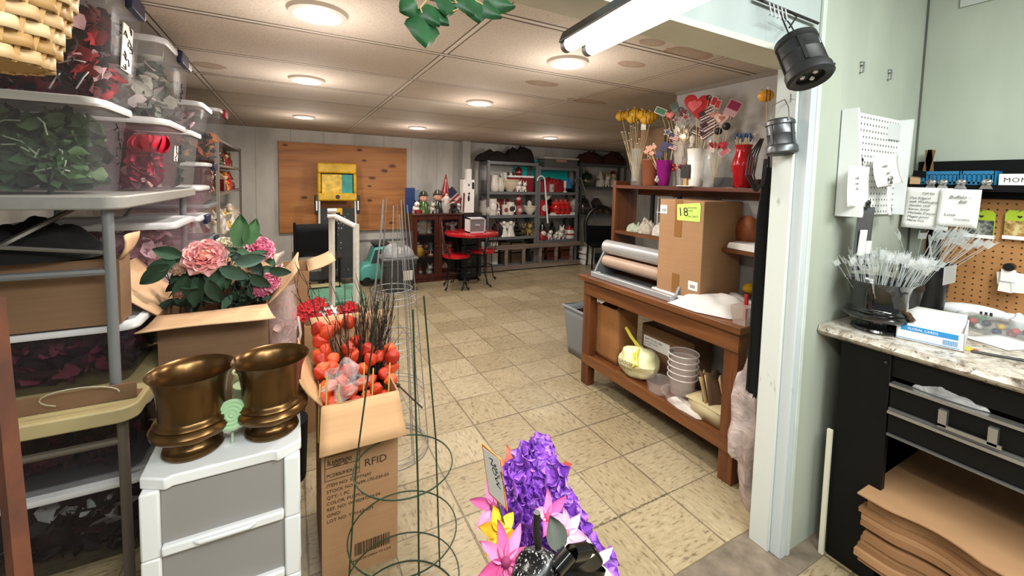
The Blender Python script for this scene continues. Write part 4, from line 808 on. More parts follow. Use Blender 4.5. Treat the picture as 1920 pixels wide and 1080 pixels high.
# ------------------------------------------------------------------ figurine shelf along the far left wall
t = thing('figurine_shelf', 'grey metal shelf of small figurines in the far corner', 'shelf unit', (-.74, 5.2, 0)); PM = mat('taupe_post', '#6d655c', .5)
for x in (-.2, .19):
    for y in (-.9, .9): MB().box(x-.012, y-.012, 0, x+.012, y+.012, 1.80).build('post', mat('pale_post', '#9c958a', .5) if y < 0 else PM, t)
for z in (.45, .92, 1.31, 1.56, 1.78): MB().box(-.21, -.91, z-.02, .2, .91, z).build('shelf_board', PM, t)
fig_n = 0
def figurine(x, y, z, h, kind, cols, label, name='figurine', cat='figurine', rz=0, group=None):
    """small ornament: c = body, head, hat / detail colours"""
    mb = MB(); a, b, c = (list(cols)+[cols[-1]]*3)[:3]
    if kind == 'gnome':
        mb.c_(a).lathe([(0, 0), (.26*h, 0), (.29*h, .12*h), (.24*h, .32*h), (.15*h, .42*h), (0, .44*h)], 14); mb.c_('#e5dfd6').lathe([(0, .14*h), (.12*h, .22*h), (.17*h, .38*h), (.08*h, .46*h)], 10, TM(0, -.13*h, 0)); mb.c_(b).ball((0, -.1*h, .46*h), .13*h, 10, 8); mb.c_('#d9a58c').ball((0, -.22*h, .45*h), .045*h, 8, 6)
        mb.c_(c).lathe([(.23*h, .50*h), (.21*h, .56*h), (.12*h, .74*h), (.03*h, .97*h), (0, h)], 14)
    elif kind == 'doll':
        mb.c_(a).lathe([(0, 0), (.25*h, 0), (.24*h, .1*h), (.13*h, .45*h), (.09*h, .52*h), (0, .54*h)], 14); mb.c_(b).ball((0, -.02*h, .66*h), .19*h, 12, 9); mb.c_(c).ball((0, .03*h, .71*h), .2*h, 12, 9); mb.lathe([(.26*h, .76*h), (.16*h, .80*h), (.12*h, .92*h), (0, .96*h)], 14)
        for s_ in (-1, 1): mb.c_(a).tube([(s_*.11*h, 0, .46*h), (s_*.22*h, -.08*h, .3*h)], .05*h, 6); mb.c_('#1a1414').ball((s_*.06*h, -.2*h, .67*h), .02*h, 6, 4)
    elif kind == 'animal':
        mb.c_(a).ball((0, 0, .32*h), (.26*h, .36*h, .28*h), 12, 8); mb.ball((0, -.26*h, .66*h), .2*h, 10, 8)
        for s_ in (-1, 1): mb.c_(c).lathe([(.05*h, 0), (.06*h, .1*h), (0, .24*h)], 8, TM(s_*.11*h, -.24*h, .78*h, 10, s_*14)); mb.c_(a).cyl((s_*.15*h, -.2*h, 0), (s_*.14*h, -.18*h, .24*h), .07*h); mb.cyl((s_*.15*h, .2*h, 0), (s_*.14*h, .18*h, .24*h), .08*h)
        mb.c_('#17120f').ball((0, -.45*h, .62*h), .04*h, 6, 5)
    elif kind == 'mug':
        mb.c_(a).lathe([(0, 0), (.30*h, 0), (.33*h, .1*h), (.33*h, .98*h), (.30*h, h), (.28*h, .95*h), (.27*h, .12*h), (0, .1*h)], 20); mb.c_(b).ball((0, -.33*h, .5*h), (.2*h, .02*h, .22*h), 10, 6); mb.c_(a).tube([(.31*h+.2*h*sin(q), 0, .5*h+.28*h*cos(q)) for q in [pi*i/8 for i in range(9)]], .05*h, 6)
    elif kind == 'bowl':
        mb.c_(a).lathe([(0, 0), (.3*h, 0), (.34*h, .06*h), (.72*h, .55*h), (.86*h, h), (.8*h, h), (.62*h, .5*h), (0, .14*h)], 22); mb.c_(b).lathe([(.8*h, .86*h), (.87*h, 1.0*h), (.88*h, .9*h)], 22)
    elif kind == 'jar':
        mb.c_(a).lathe([(0, 0), (.36*h, 0), (.40*h, .08*h), (.42*h, .45*h), (.34*h, .62*h), (.30*h, .68*h)], 18); mb.c_(b).lathe([(.33*h, .68*h), (.36*h, .72*h), (.32*h, .80*h), (.12*h, .86*h), (.09*h, .92*h), (.11*h, h), (0, h)], 18); mb.c_(c).lathe([(.425*h, .28*h), (.43*h, .34*h), (.425*h, .4*h)], 18)
    elif kind == 'pitcher':
        mb.c_(a).lathe([(0, 0), (.22*h, 0), (.26*h, .05*h), (.30*h, .35*h), (.22*h, .7*h), (.24*h, .95*h), (.21*h, .95*h), (.18*h, .7*h), (0, .1*h)], 18); mb.tube([(.24*h+.2*h*sin(q), 0, .55*h+.3*h*cos(q)) for q in [pi*i/8 for i in range(9)]], .035*h, 6); mb.c_(b).ball((0, 0, .9*h), (.2*h, .2*h, .03*h), 10, 5)
    elif kind == 'angel':
        mb.c_(a).lathe([(0, 0), (.3*h, 0), (.22*h, .2*h), (.1*h, .6*h), (0, .64*h)], 14); mb.c_(b).ball((0, 0, .74*h), .13*h, 10, 8); mb.c_(c)
        for s_ in (-1, 1): mb.petal(TM(0, .06*h, .45*h, 90, 0, 0) @ TM(0, 0, 0, 0, 0, s_*-48), .55*h, .3*h, .1, .1)
    elif kind == 'tree':
        for k in range(4): mb.c_(a).lathe([((.34-.07*k)*h, (.12+.2*k)*h), ((.2-.05*k)*h, (.24+.2*k)*h), (.02*h, (.40+.2*k)*h)], 14, None, lambda q, j: 1+.1*cos(6*q))
        mb.c_(b).cyl((0, 0, 0), (0, 0, .15*h), .06*h); mb.c_(c).ball((0, 0, h), .04*h, 6, 5)
    elif kind == 'house':
        mb.c_(a).box(-.3*h, -.22*h, 0, .3*h, .22*h, .55*h); mb.c_(b).prism([(-.36*h, .55*h), (.36*h, .55*h), (0, h)], -.25*h, .25*h, Matrix(((1, 0, 0, 0), (0, 0, 1, 0), (0, 1, 0, 0), (0, 0, 0, 1)))); mb.c_(c).box(-.07*h, -.23*h, 0, .07*h, -.21*h, .3*h)
    elif kind == 'candle':
        mb.c_(b).lathe([(0, 0), (.22*h, 0), (.2*h, .06*h), (.06*h, .12*h), (.06*h, .3*h), (.2*h, .36*h), (0, .38*h)], 14); mb.c_(a).cyl((0, 0, .36*h), (0, 0, .92*h), .13*h); mb.c_('#222222').cyl((0, 0, .92*h), (0, 0, h), .012*h)
    o = mb.build(name, VG, loc=(x, y, z), rz=rz); return tag(o, label, cat, group)
cn = {'#e8e4da': 'cream', '#d8d2c4': 'off-white', '#b8202a': 'red', '#27306b': 'blue', '#d9b13a': 'yellow', '#1d1a1c': 'black', '#6b3b22': 'brown', '#4a5f38': 'green', '#c9c4bd': 'grey white', '#7a1d22': 'maroon', '#d98a3a': 'orange'}
wh = {'gnome': 'gnome', 'doll': 'doll', 'animal': 'dog', 'angel': 'angel', 'tree': 'tree', 'house': 'house', 'candle': 'candle', 'mug': 'mug', 'jar': 'jar'}
seq = [('angel', '#e8e4da'), ('doll', '#b8202a'), ('animal', '#d8d2c4'), ('candle', '#27306b'), ('angel', '#c9c4bd'), ('gnome', '#e8e4da'), ('doll', '#d9b13a'), ('animal', '#d9b13a'), ('angel', '#d8d2c4'), ('tree', '#4a5f38'), ('house', '#d8d2c4'), ('doll', '#7a1d22')]
for k, (kd, c) in enumerate(seq):
    y = 4.42+.135*k; figurine(-.60-.05*(k % 2), y, .921, .17+.03*(k % 3), kd, (c, '#e3cdb8', '#d8d2c4' if k % 2 else c), f'{cn[c]} {wh[kd]} ornament on the white figurine ledge, {["by the grey tote","behind the first angel","beside the red doll","next to the cream dog","past the blue candle","beyond the pale angel","near the yellow dog","by the yellow doll","before the tree","by the little house","under the brown figures","at the back corner"][k]}')
for k in range(10):
    y = 4.40+.16*k; c = ['#e8e4da', '#b8202a', '#d8d2c4', '#27306b', '#e8e4da', '#d8d2c4', '#b8202a', '#d9b13a', '#e8e4da', '#d9b13a'][k]; kd = ['doll', 'candle', 'angel', 'mug', 'animal', 'gnome', 'jar', 'angel', 'doll', 'animal'][k]
    figurine(-.80, y, .921, .20+.04*(k % 3), kd, (c, '#e3cdb8', c), f'{cn[c]} {wh[kd]} ornament in the back row of the figurine ledge, {["first","second","third","fourth","fifth","sixth","seventh","eighth","ninth","last"][k]} from the totes')
for k in range(7):
    y = 4.5+.23*k; c = ['#6b3b22', '#1d1a1c', '#7a1d22', '#6b3b22', '#d98a3a', '#b8202a', '#6b3b22'][k]; kd = ['doll', 'animal', 'house', 'gnome', 'doll', 'animal', 'gnome'][k]
    figurine(-.64, y, 1.311, .21, kd, (c, '#caa58a', c), f'{cn[c]} {wh[kd]} figure on the middle board of the corner shelf, {["first","second","third","fourth","fifth","sixth","last"][k]} from the totes')
    figurine(-.66, y+.08, 1.561, .19, ['house', 'doll', 'tree', 'animal', 'gnome', 'doll', 'animal'][k], (['#6b3b22', '#7a1d22', '#4a5f38', '#1d1a1c', '#7a1d22', '#b8202a', '#6b3b22'][k], '#caa58a', '#6b3b22'), f'{["brown house","maroon doll","green tree","black dog","maroon gnome","red doll","brown dog"][k]} ornament on the upper board of the corner shelf')

# ------------------------------------------------------------------ glazed cabinet with ornaments
CH = wood('cherry_wood', '#2c110b', '#431b11', '#58271a', 'z', .6, .3)
t = thing('display_cabinet', 'dark cherry display cabinet with two glass doors, ornaments on top', 'cabinet', (1.88, 5.93, 0)); w_, d_, h_ = .37, .18, .99
MB().box(-w_, d_-.015, 0, w_, d_, h_).box(-w_, -d_, 0, -w_+.02, d_, h_).box(w_-.02, -d_, 0, w_, d_, h_).box(-w_, -d_, 0, w_, d_, .05).build('carcass', CH, t); MB().box(-w_-.02, -d_-.025, h_-.025, w_+.02, d_+.01, h_).build('top_board', CH, t, bev=.006)
for z in (.35, .68): MB().box(-w_+.02, -d_+.03, z, w_-.02, d_-.02, z+.012).build('inner_shelf', CH, t)
for sx_ in (-1, 1):
    x0, x1 = (-w_+.005, -.003) if sx_ < 0 else (.003, w_-.005); db = MB()
    for a in ((x0+.055, .06, x1-.055, .12), (x0+.055, .90, x1-.055, .965), (x0, .06, x0+.055, .965), (x1-.055, .06, x1, .965)): db.box(a[0], -d_-.012, a[1], a[2], -d_+.006, a[3])
    do = db.build('door', CH, t); MB().box(x0+.05, -d_-.004, .115, x1-.05, -d_, .905).build('glass_pane', plastic('dark_cabinet_glass', '#1d2226', .16, .04), do); MB().ball((x1-.028 if sx_ < 0 else x0+.028, -d_-.02, .52), .012, 10, 8).build('knob', mat('brass', '#8c6a2c', .3, .9), do)
for k, (x, z, kd, c, l) in enumerate(((-.27, .692, 'animal', '#e8e4da', 'cream dog'), (-.18, .692, 'mug', '#d8d2c4', 'off-white mug'), (-.09, .692, 'doll', '#c9c4bd', 'grey doll'), (.10, .692, 'gnome', '#7a1d22', 'maroon gnome'), (.19, .692, 'doll', '#6b3b22', 'brown doll'), (.28, .692, 'angel', '#e8e4da', 'cream angel'),
    (-.25, .362, 'jar', '#d9b13a', 'yellow jar'), (-.14, .362, 'animal', '#6b3b22', 'brown dog'), (-.06, .362, 'candle', '#4f7f8a', 'blue candle'), (.1, .362, 'mug', '#e8e4da', 'cream mug'), (.24, .362, 'doll', '#b8202a', 'red doll'), (-.22, .051, 'gnome', '#6b3b22', 'brown gnome'), (-.08, .051, 'animal', '#c9c4bd', 'pale dog'), (.15, .051, 'house', '#7a1d22', 'maroon house'))):
    figurine(1.88+x, 5.92, z, .20, kd, (c, '#d9b89c', c), f'{l} behind the glass of the cherry cabinet, {"upper" if z > .6 else "middle" if z > .3 else "bottom"} shelf')
for x, h, kd, cols, l in ((-.30, .20, 'animal', ('#e8e4da', '#1d1a1c', '#1d1a1c'), 'white and black dog ornament'), (-.19, .34, 'doll', ('#3f5a2c', '#d9a58c', '#2a2a22'), 'green coated doll ornament with dark hat'), (-.06, .18, 'animal', ('#bdb7ac', '#1d1a1c', '#bdb7ac'), 'grey kitten ornament'), (.03, .36, 'doll', ('#23261f', '#d9a58c', '#3a3f34'), 'doll ornament in dark coat and cap'), (.15, .58, 'gnome', ('#a9a49c', '#d9a58c', '#8c1f26'), 'tall gnome with long red hat'), (.26, .34, 'tree', ('#22262a', '#3a2a1c', '#22262a'), 'dark little tree ornament'), (.34, .17, 'animal', ('#d8d2c4', '#1d1a1c', '#7a1d22'), 'small white dog ornament')):
    o = figurine(1.88+x, 5.86+.03*(x > 0), .991, h, kd, cols, l+' on top of the cherry cabinet')
    if h > .5: o.scale = (.5, .5, 1)
tag(MB().c_('#1f3266').box(-.12, 0, 0, .02, .012, .36).c_('#6f7f92').box(.02, 0, 0, .10, .012, .33).build('picture_book', V, loc=(1.58, 6.0, .991)), 'blue picture book upright at the end of the cherry cabinet', 'book')
tag(MB().c_('#7a1a1c').lathe([(0, 0), (.06, 0), (.06, .05), (0, .06)], 16).build('red_tin', V, loc=(1.60, 5.82, .991)), 'small red tin before the blue picture book', 'tin')
# little flag leaning beside the cabinet
t = thing('small_flag', 'small folded American flag leaning at the cabinet end', 'flag', (2.25, 5.86, .991)); MB().cyl((0, 0, 0), (.05, .03, .52), .006).build('pole', CH, t)
fl = MB(); Mfl = frame((-.17, -.02, .04), (.75, 0, .66), (-.35, 0, .9))
for k in range(7): fl.c_('#8c2027' if k % 2 == 0 else '#c9c2bd').box(0, .035*k, 0, .26, .035*k+.035, .004, Mfl)
fl.c_('#1d2440').box(.12, .12, .004, .26, .245, .007, Mfl); fl.build('cloth', V, t)
# white tower box with black figure prints
t = thing('gift_box', 'tall white printed box standing beside the flag', 'box', (2.36, 5.86, .991)); MB().box(-.09, -.07, 0, .09, .07, .50).build('body', PAPER, t, bev=.003); MB().box(-.03, -.05, .50, .05, .03, .66).build('inner_carton', PAPER, t, bev=.003)
ip = MB().ball((.0, -.071, .22), (.018, .001, .05), 8, 6).ball((.005, -.071, .29), (.016, .001, .018), 8, 6).ball((.0, -.071, .42), (.012, .001, .02), 8, 6).box(.05, -.072, .36, .085, -.07, .46); ip.build('printed_figure', INK, t)
tag(MB().c_('#2a2523').box(-.14, -.12, 0, .16, .14, .99).build('black_stand', V, loc=(2.43, 5.92, 0)), 'narrow black stand under the white printed box', 'stand')
tag(MB().tube([(0, 0, 0), (.0, -.02, .3)], .012, 8).c_(None).build('red_candle', mat('dark_red_wax', '#6d1a1e', .5), loc=(2.28, 5.80, .991)), 'dark red candle by the flag on the cabinet end', 'candle')

# ------------------------------------------------------------------ red bistro table and chairs
RED = mat('glossy_red', '#b3161f', .2, coat=.6); IRON = mat('black_wrought_iron', '#121112', .45, .4)
t = thing('bistro_table', 'round red-topped bistro table with black wire legs', 'table', (2.22, 5.32, 0)); MB().lathe([(0, .72), (.36, .72), (.372, .725), (.378, .74), (.372, .762), (.36, .768), (0, .768)], 48).build('table_top', RED, t)
for k in range(4):
    a = pi/4+pi*k/2; c_, s_ = cos(a), sin(a); MB().tube([(.26*c_, .26*s_, .72), (.19*c_, .19*s_, .45), (.20*c_, .20*s_, .2), (.27*c_, .27*s_, .03), (.31*c_, .31*s_, .012), (.29*c_, .29*s_, .05)], .009, 8).build('leg', IRON, t)
MB().ring((0, 0, .45), .19, .006).build('leg_ring', IRON, t)
def bistro_chair(label, x, y, rz):
    t = thing('bistro_chair', label, 'chair', (x, y, 0), rz, 'red seated bistro chairs'); MB().lathe([(0, .43), (.17, .43), (.185, .44), (.185, .465), (.17, .475), (0, .475)], 32).build('seat', RED, t)
    for k in range(4):
        a = pi/4+pi*k/2; c_, s_ = cos(a), sin(a); MB().tube([(.15*c_, .15*s_, .43), (.15*c_, .15*s_, .25), (.18*c_, .18*s_, .06), (.215*c_, .215*s_, .01), (.225*c_, .225*s_, .03), (.20*c_, .20*s_, .05)], .008, 8).build('leg', IRON, t)
    MB().ring((0, 0, .24), .145, .005).build('leg_ring', IRON, t)
    MB().tube([(-.15, .10, .45), (-.17, .17, .62), (-.16, .2, .80), (-.08, .21, .90), (0, .2, .86), (.08, .21, .90), (.16, .2, .80), (.17, .17, .62), (.15, .10, .45)], .008, 8).build('back_hoop', mat('rusty_wire', '#4a2a22', .5, .4), t)
    MB().tube([(-.09, .15, .46), (-.1, .19, .68), (-.03, .2, .80), (0, .2, .74), (.03, .2, .80), (.1, .19, .68), (.09, .15, .46)], .006, 8).build('back_scroll', mat('rusty_wire', '#4a2a22', .5, .4), t)
    return t
bistro_chair('red seated wire-back chair with its back toward the cherry cabinet', 1.98, 5.26, 75)
bistro_chair('red seated wire-back chair pushed under the far side of the bistro table', 2.47, 5.50, -48)
t = thing('drawer_box', 'small clear drawer box with white frame on the bistro table', 'box', (2.23, 5.22, .769)); bb = MB()
for a in ((-.12, 0, .12, .016), (-.12, .184, .12, .2), (-.12, 0, -.104, .2), (.104, 0, .12, .2)): bb.box(a[0], -.08, a[1], a[2], .08, a[3])
bb.build('frame', WHITE, t); MB().box(-.1, -.075, .02, .1, .075, .18).build('drawer', plastic('smoky_clear', '#a9a9ab', .55), t); MB().box(-.03, -.085, .1, .03, -.078, .115).build('handle', WHITE, t)
t = thing('drawer_tower', 'black drawer tower with pale handles behind the bistro table', 'drawers', (2.32, 5.78, 0)); MB().box(-.14, -.14, 0, .14, .02, .70).build('body', BLACK_M, t)
for k in range(4): d = MB().box(-.12, -.15, .04+.165*k, .12, -.14, .185+.165*k).build('drawer', mat('smoked_drawer', '#24272a', .3), t); MB().box(-.03, -.16, .11+.165*k, .03, -.15, .122+.165*k).build('handle', GREYMET, d)

# ------------------------------------------------------------------ steel shelving and stock
def shelving(label, x0, x1, y0, y1, zs, top, m=GREYMET, th=.045):
    t = thing('steel_shelving', label, 'shelving', ((x0+x1)/2, (y0+y1)/2, 0), 0, 'grey steel shelving units'); w, d = (x1-x0)/2, (y1-y0)/2
    for sx_ in (-1, 1):
        for sy_ in (-1, 1): MB().box(sx_*w-(.045 if sx_ > 0 else 0), sy_*d-(.03 if sy_ > 0 else 0), 0, sx_*w+(.045 if sx_ < 0 else 0), sy_*d+(.03 if sy_ < 0 else 0), top).build('post', m, t)
    for z in zs: MB().box(-w+.002, -d-.003, z-th, w-.002, d, z).build('shelf_board', m, t)
    return t
YF = 6.05
shelving('grey steel shelving nearest the wall post, holding white crockery', 2.78, 3.74, YF, 6.38, (.10, .56, .92, 1.31, 1.80), 1.81)
shelving('grey steel shelving in the middle, holding the red bag', 3.745, 4.60, YF, 6.38, (.10, .47, .90, 1.31, 1.74), 1.76)
shelving('grey steel shelving farthest along the back wall', 4.72, 5.86, YF+.12, 6.38, (.10, .9, 1.42, 1.85), 1.87, mat('dim_grey_metal', '#565a5e', .5, .2))
def stock(px, pyb, h, kind, cols, label, y=6.12, name='ornament', cat='ornament', zs=None, rz=0):
    p = at(px, pyb, y=y); z = min((.563, .923, 1.313, .473, .903, .103), key=lambda q: abs(q-p.z)) if zs is None else zs
    h = min(h, {.56: .30, .47: .36, .92: .33, .90: .34}.get(zs, h))
    return figurine(p.x, y, z+.001, h, kind, cols, label, name, cat, rz)
W_ = '#ddd8cf'; R_ = '#8f1420'
S1 = 'on the crockery shelving, upper board'; S2 = 'on the crockery shelving, middle board'; S3 = 'on the crockery shelving, lower board'
stock(926, 358, .28, 'pitcher', (W_, '#b9b4a8'), 'tall white canister with handle '+S1, cat='canister', name='canister', zs=1.31)
stock(938, 357, .24, 'pitcher', ('#c9c4b8', '#9c968c'), 'grey white jug '+S1, cat='jug', name='jug', zs=1.31)
for k, (px, h, kd) in enumerate(((946, .30, 'candle'), (951, .33, 'angel'), (956, .29, 'candle'), (961, .32, 'angel'))): stock(px, 352, h, kd, (W_, '#3a3532', W_), ('white candle ornament', 'white angel ornament', 'off-white candle ornament', 'slim white angel ornament')[k]+' in the cream basin', y=6.2, zs=1.35)
stock(955, 357, .20, 'bowl', ('#d5c9b4', '#bfae92'), 'cream basin filled with white ornaments '+S1, y=6.14, name='basin', cat='basin', zs=1.31)
for px, h, l in ((971, .24, 'bulldog'), (981, .22, 'rabbit')): stock(px, 356, h*.85, 'animal', (W_, W_, '#c9c2ba'), f'white {l} ornament before the red boxes', y=6.08, zs=1.31)
t = thing('gift_box', 'red lidded box with white rim behind the white animals', 'box', (3.33, 6.2, 1.311)); MB().box(-.13, -.09, 0, .10, .1, .24).build('body', mat('dark_red_card', '#7c1520', .5), t); MB().box(-.135, -.095, .24, .105, .105, .27).build('lid', PAPER, t)
t = thing('gift_box', 'wide red lidded box with printed front at the shelf post', 'box', (3.58, 6.2, 1.311)); MB().box(-.13, -.09, 0, .10, .1, .24).build('body', mat('dark_red_card', '#7c1520', .5), t); MB().box(-.135, -.095, .24, .105, .105, .27).build('lid', PAPER, t)
stock(972, 334, .16, 'jar', ('#6d1018', '#4c0c12', '#a9505a'), 'round dark red tin stacked on the red boxes', y=6.22, zs=1.582, cat='tin', name='round_tin')
for k, (px, h, kd, cols, l) in enumerate(((905, .25, 'pitcher', ('#bdb6ac', '#8c867e'), 'grey pitcher'), (912, .27, 'pitcher', ('#cfc8bd', '#2a2626'), 'pale pitcher with dark stripes'), (921, .27, 'mug', (W_, '#e6e2d8'), 'tall white mug'), (933, .14, 'animal', (W_, W_, R_), 'white animal with red ears'), (946, .17, 'mug', ('#d8d0c0', '#8f2a30'), 'cream printed mug'), (956, .21, 'mug', (W_, '#2a2828'), 'white mug with black print'))):
    stock(px, 404, h, kd, cols, l+' '+S2, cat='crockery', name='crockery', y=6.12, zs=.92)
tag(MB().c_('#7c0f22').box(-.16, 0, 0, .19, .14, .26).c_('#b8b0ae').box(.055, -.004, .0, .075, 0, .26).box(.165, -.004, 0, .18, 0, .26).build('gift_bag', V, loc=(3.12, 6.22, .921)), 'wine red gift bag with silver ribbons behind the mugs', 'gift bag')
stock(972, 403, .16, 'mug', ('#9c5560', '#d8b8b8', '#d8b8b8'), 'pink printed jar lowest of the red stack '+S2, cat='jar', name='printed_jar', zs=.92)
stock(972, 388, .085, 'bowl', (R_, R_), 'dark red bowl in the middle of the red stack', cat='bowl', name='bowl', zs=1.082); stock(972, 378, .10, 'jar', ('#b87078', R_, W_), 'small rosy jar topping the red stack', cat='jar', name='jar', zs=1.155)
stock(993, 404, .15, 'bowl', ('#e0d8c8', '#b9b0a0'), 'wide cream bowl '+S2, cat='bowl', name='bowl', zs=.92); stock(992, 396, .10, 'house', (W_, W_, '#8f8a80'), 'white butter dish resting in the wide cream bowl', cat='dish', name='butter_dish', zs=1.06)
stock(1002, 399, .24, 'animal', ('#1c1a1b', '#1c1a1b', '#2a2626'), 'black cat ornament by the shelf post '+S2, y=6.25, zs=.92)
for k, (px, h, kd, cols, l) in enumerate(((944, .36, 'angel', (W_, W_, W_), 'white winged ornament'), (957, .38, 'angel', ('#cdc8c0', W_, W_), 'tall white winged ornament'), (968, .30, 'tree', ('#1d1c1a', '#2a2018', '#3a3530'), 'black feather tree ornament'), (979, .22, 'animal', ('#4a3f22', '#6b5c2e', '#8c7a3a'), 'bronze deer ornament'), (990, .24, 'animal', ('#8c7a44', '#a39050', '#6b5c2e'), 'gold deer ornament'), (999, .22, 'house', ('#6b5f3a', '#3a3a22', '#a39050'), 'gold cottage ornament'), (932, .25, 'house', ('#2a1a1c', '#3a2224', '#1a1214'), 'dark box-like cottage ornament'))):
    stock(px, 445, h, kd, cols, l+' '+S3, zs=.56)
M1 = 'on the middle shelving, '
# red holiday bag with blue bow, white hook on upper board
cloth_heap('fabric_bag', 'big red cloth bag bulging on the middle shelving, upper board', 'bag', 4.10, 6.20, 1.311, .34, .13, .22, mat('red_cloth', '#8c0f18', .7, var=.25, scale=10, bmp=.3), 12)
cloth_heap('fabric_bag', 'small red pouch before the big red cloth bag', 'bag', 4.17, 6.085, 1.311, .15, .03, .20, mat('red_cloth', '#8c0f18', .7), 15)
cloth_heap('ribbon_bow', 'bright blue ribbon bow beside the red cloth bag', 'bow', 4.42, 6.15, 1.38, .11, .06, .16, mat('blue_ribbon', '#2f7fc4', .5), 17)
tag(MB().box(-.1, -.07, 0, .1, .07, .065).build('dark_case', BLACK_M, loc=(4.43, 6.17, 1.311)), 'flat dark case under the bright blue bow', 'case')
stock(1059, 361, .22, 'candle', (W_, W_), 'white bracket ornament beside the small red pouch', y=6.08, zs=1.31); stock(1034, 360, .14, 'mug', ('#a9a59c', '#8c8880'), 'grey tin cup under the red cloth bag', y=6.07, zs=1.31)
stock(1016, 404, .26, 'mug', ('#9c1420', '#d8c8c4', W_), 'red and white canister '+M1+'middle board', cat='canister', name='canister', zs=.90); stock(1030, 404, .36, 'tree', ('#17181a', '#222222', '#222222'), 'dark little tree '+M1+'middle board', y=6.25, zs=.90)
stock(1026, 383, .085, 'bowl', (W_, W_), 'white tilted bowl topping the red canister', cat='bowl', name='bowl', y=6.15, zs=1.17)
t = thing('serving_tray', 'white rectangular tray holding red canisters on the middle shelving', 'tray', (4.27, 6.10, .901)); MB().box(-.26, -.06, 0, .26, .08, .02).box(-.26, -.06, .02, .26, -.05, .05).build('tray', WHITE, t)
for k in range(3): figurine(4.17+.1*k, 6.12, .922, .26, 'jar', ('#c21a1c', '#d8403a', '#8f1014'), ('red canister nearest the dark little tree', 'red canister in the middle of the white tray', 'red canister at the far end of the white tray')[k], 'canister', 'canister')
stock(1048, 399, .24, 'candle', (W_, '#c9c2ba'), 'white candle at the end of the white tray', y=6.2, zs=.90); stock(1073, 399, .3, 'house', ('#c9beb0', W_, '#8a8278'), 'white easel-like ornament beyond the red canisters', y=6.26, zs=.90)
for k, (px, h, kd, cols, l) in enumerate(((1016, .33, 'gnome', ('#8c141c', '#e3cdb8', '#1d1a1c'), 'red robed gnome with black hat'), (1029, .20, 'animal', (W_, W_, '#3a2a22'), 'white and brown puppy'), (1034, .34, 'tree', ('#2a2a24', '#3a2a1a', '#c9b89c'), 'dark bushy tree'), (1041, .16, 'animal', (W_, '#2a2222', '#2a2222'), 'small white kitten'), (1049, .26, 'animal', ('#d5d0c8', W_, W_), 'pale rabbit'), (1057, .16, 'animal', ('#b9b0a4', W_, W_), 'grey rabbit'), (1062, .34, 'pitcher', ('#2c3230', '#22282a'), 'dark bottle'), (1067, .24, 'jar', ('#d8d2cc', '#9c2028', '#8c141c'), 'white jar with red bands'))):
    stock(px, 448 if k != 2 else 440, h, kd, cols, l+' ornament '+M1+'lower board', y=6.12+.12*(k in (2, 6)), zs=.47)
# teal box, panel, heaps on top
TEALB = mat('bright_teal', '#10c8be', .45)
t = thing('shadow_box', 'bright teal open display box standing behind the shelf post', 'box', (3.98, 6.34, 1.32)); bb = MB()
for a in ((-.56, 0, .56, .03), (-.56, .52, .56, .55), (-.56, 0, -.53, .55), (.53, 0, .56, .55)): bb.box(a[0], -.02, a[1], a[2], .03, a[3])
bb.build('frame', TEALB, t); MB().box(-.45, .02, .2, .53, .03, .42).build('back_panel', TEALB, t)
t = thing('storage_case', 'long clear topped case lying on top of the middle shelving', 'case', (4.22, 6.2, 1.741)); MB().box(-.34, -.12, 0, .36, .14, .15).build('body', plastic('smoky_case', '#6d6a66', .7), t); MB().box(-.36, -.14, .15, .38, .16, .18).build('lid', mat('pale_lid', '#b9b5ad', .4), t); MB().box(-.1, -.125, .10, .12, -.12, .145).build('pink_label', mat('faded_pink_label', '#a97f74', .6), t)
DKC = mat('dark_brown_cloth', '#1c1210', .9, var=.4, scale=16, bmp=.5)
cloth_heap('cloth_bundle', 'flat dark brown cloth heap on the crockery shelving top', 'cloth', 2.95, 6.2, 1.801, .34, .13, .14, DKC, 31); cloth_heap('cloth_bundle', 'tall dark brown cloth heap on the crockery shelving top', 'cloth', 3.45, 6.22, 1.801, .30, .13, .25, DKC, 33)
BRC = mat('russet_cloth', '#3c1a14', .85, var=.4, scale=14, bmp=.5)
cloth_heap('cloth_bundle', 'russet cloth heap nearer the middle on the farthest shelving', 'cloth', 5.0, 6.25, 1.851, .34, .11, .2, BRC, 35); cloth_heap('cloth_bundle', 'russet cloth heap at the far end of the farthest shelving', 'cloth', 5.58, 6.25, 1.851, .32, .11, .2, BRC, 37)
for k, (x, z, h, kd, cols, l) in enumerate(((4.95, 1.42, .30, 'jar', ('#22301f', '#1a2418', '#6b5a3a'), 'dark green jar'), (5.28, 1.42, .32, 'gnome', (W_, '#d8c08c', W_), 'white gnome'), (5.42, 1.42, .26, 'animal', (W_, W_, '#c9b070'), 'white goose-like bird'), (5.60, 1.42, .34, 'doll', (W_, '#d9b89c', '#7a1d22'), 'white gowned doll'), (4.9, .90, .34, 'jar', ('#2a2522', '#1c1a18', '#4a4038'), 'dark brown jar'), (5.2, .90, .3, 'house', ('#3a322c', '#2a2420', '#1a1614'), 'dark cottage'), (5.5, .90, .13, 'bowl', ('#8a6a4a', '#6b4c30'), 'tan basket bowl'))):
    figurine(x, 6.27, z+.001, h, kd, cols, l+' on the farthest steel shelving')
# canes hooked over the shelf tops
for (x, l, dx) in ((3.86, 'white walking cane hooked over the middle shelving', .02), (4.66, 'grey walking cane leaning at the end of the middle shelving', .30)):
    mb = MB(); pts = [(dx, -.10, .78), (0, 0, 1.50)] + [(-.075+.075*cos(q), 0, 1.50+.085*sin(q)) for q in [pi*i/8 for i in range(9)]]
    tag(mb.tube(pts, .014, 8).build('walking_cane', WHITE_M if x < 4 else GREYMET, loc=(x, YF-.02, 0)), l, 'cane')
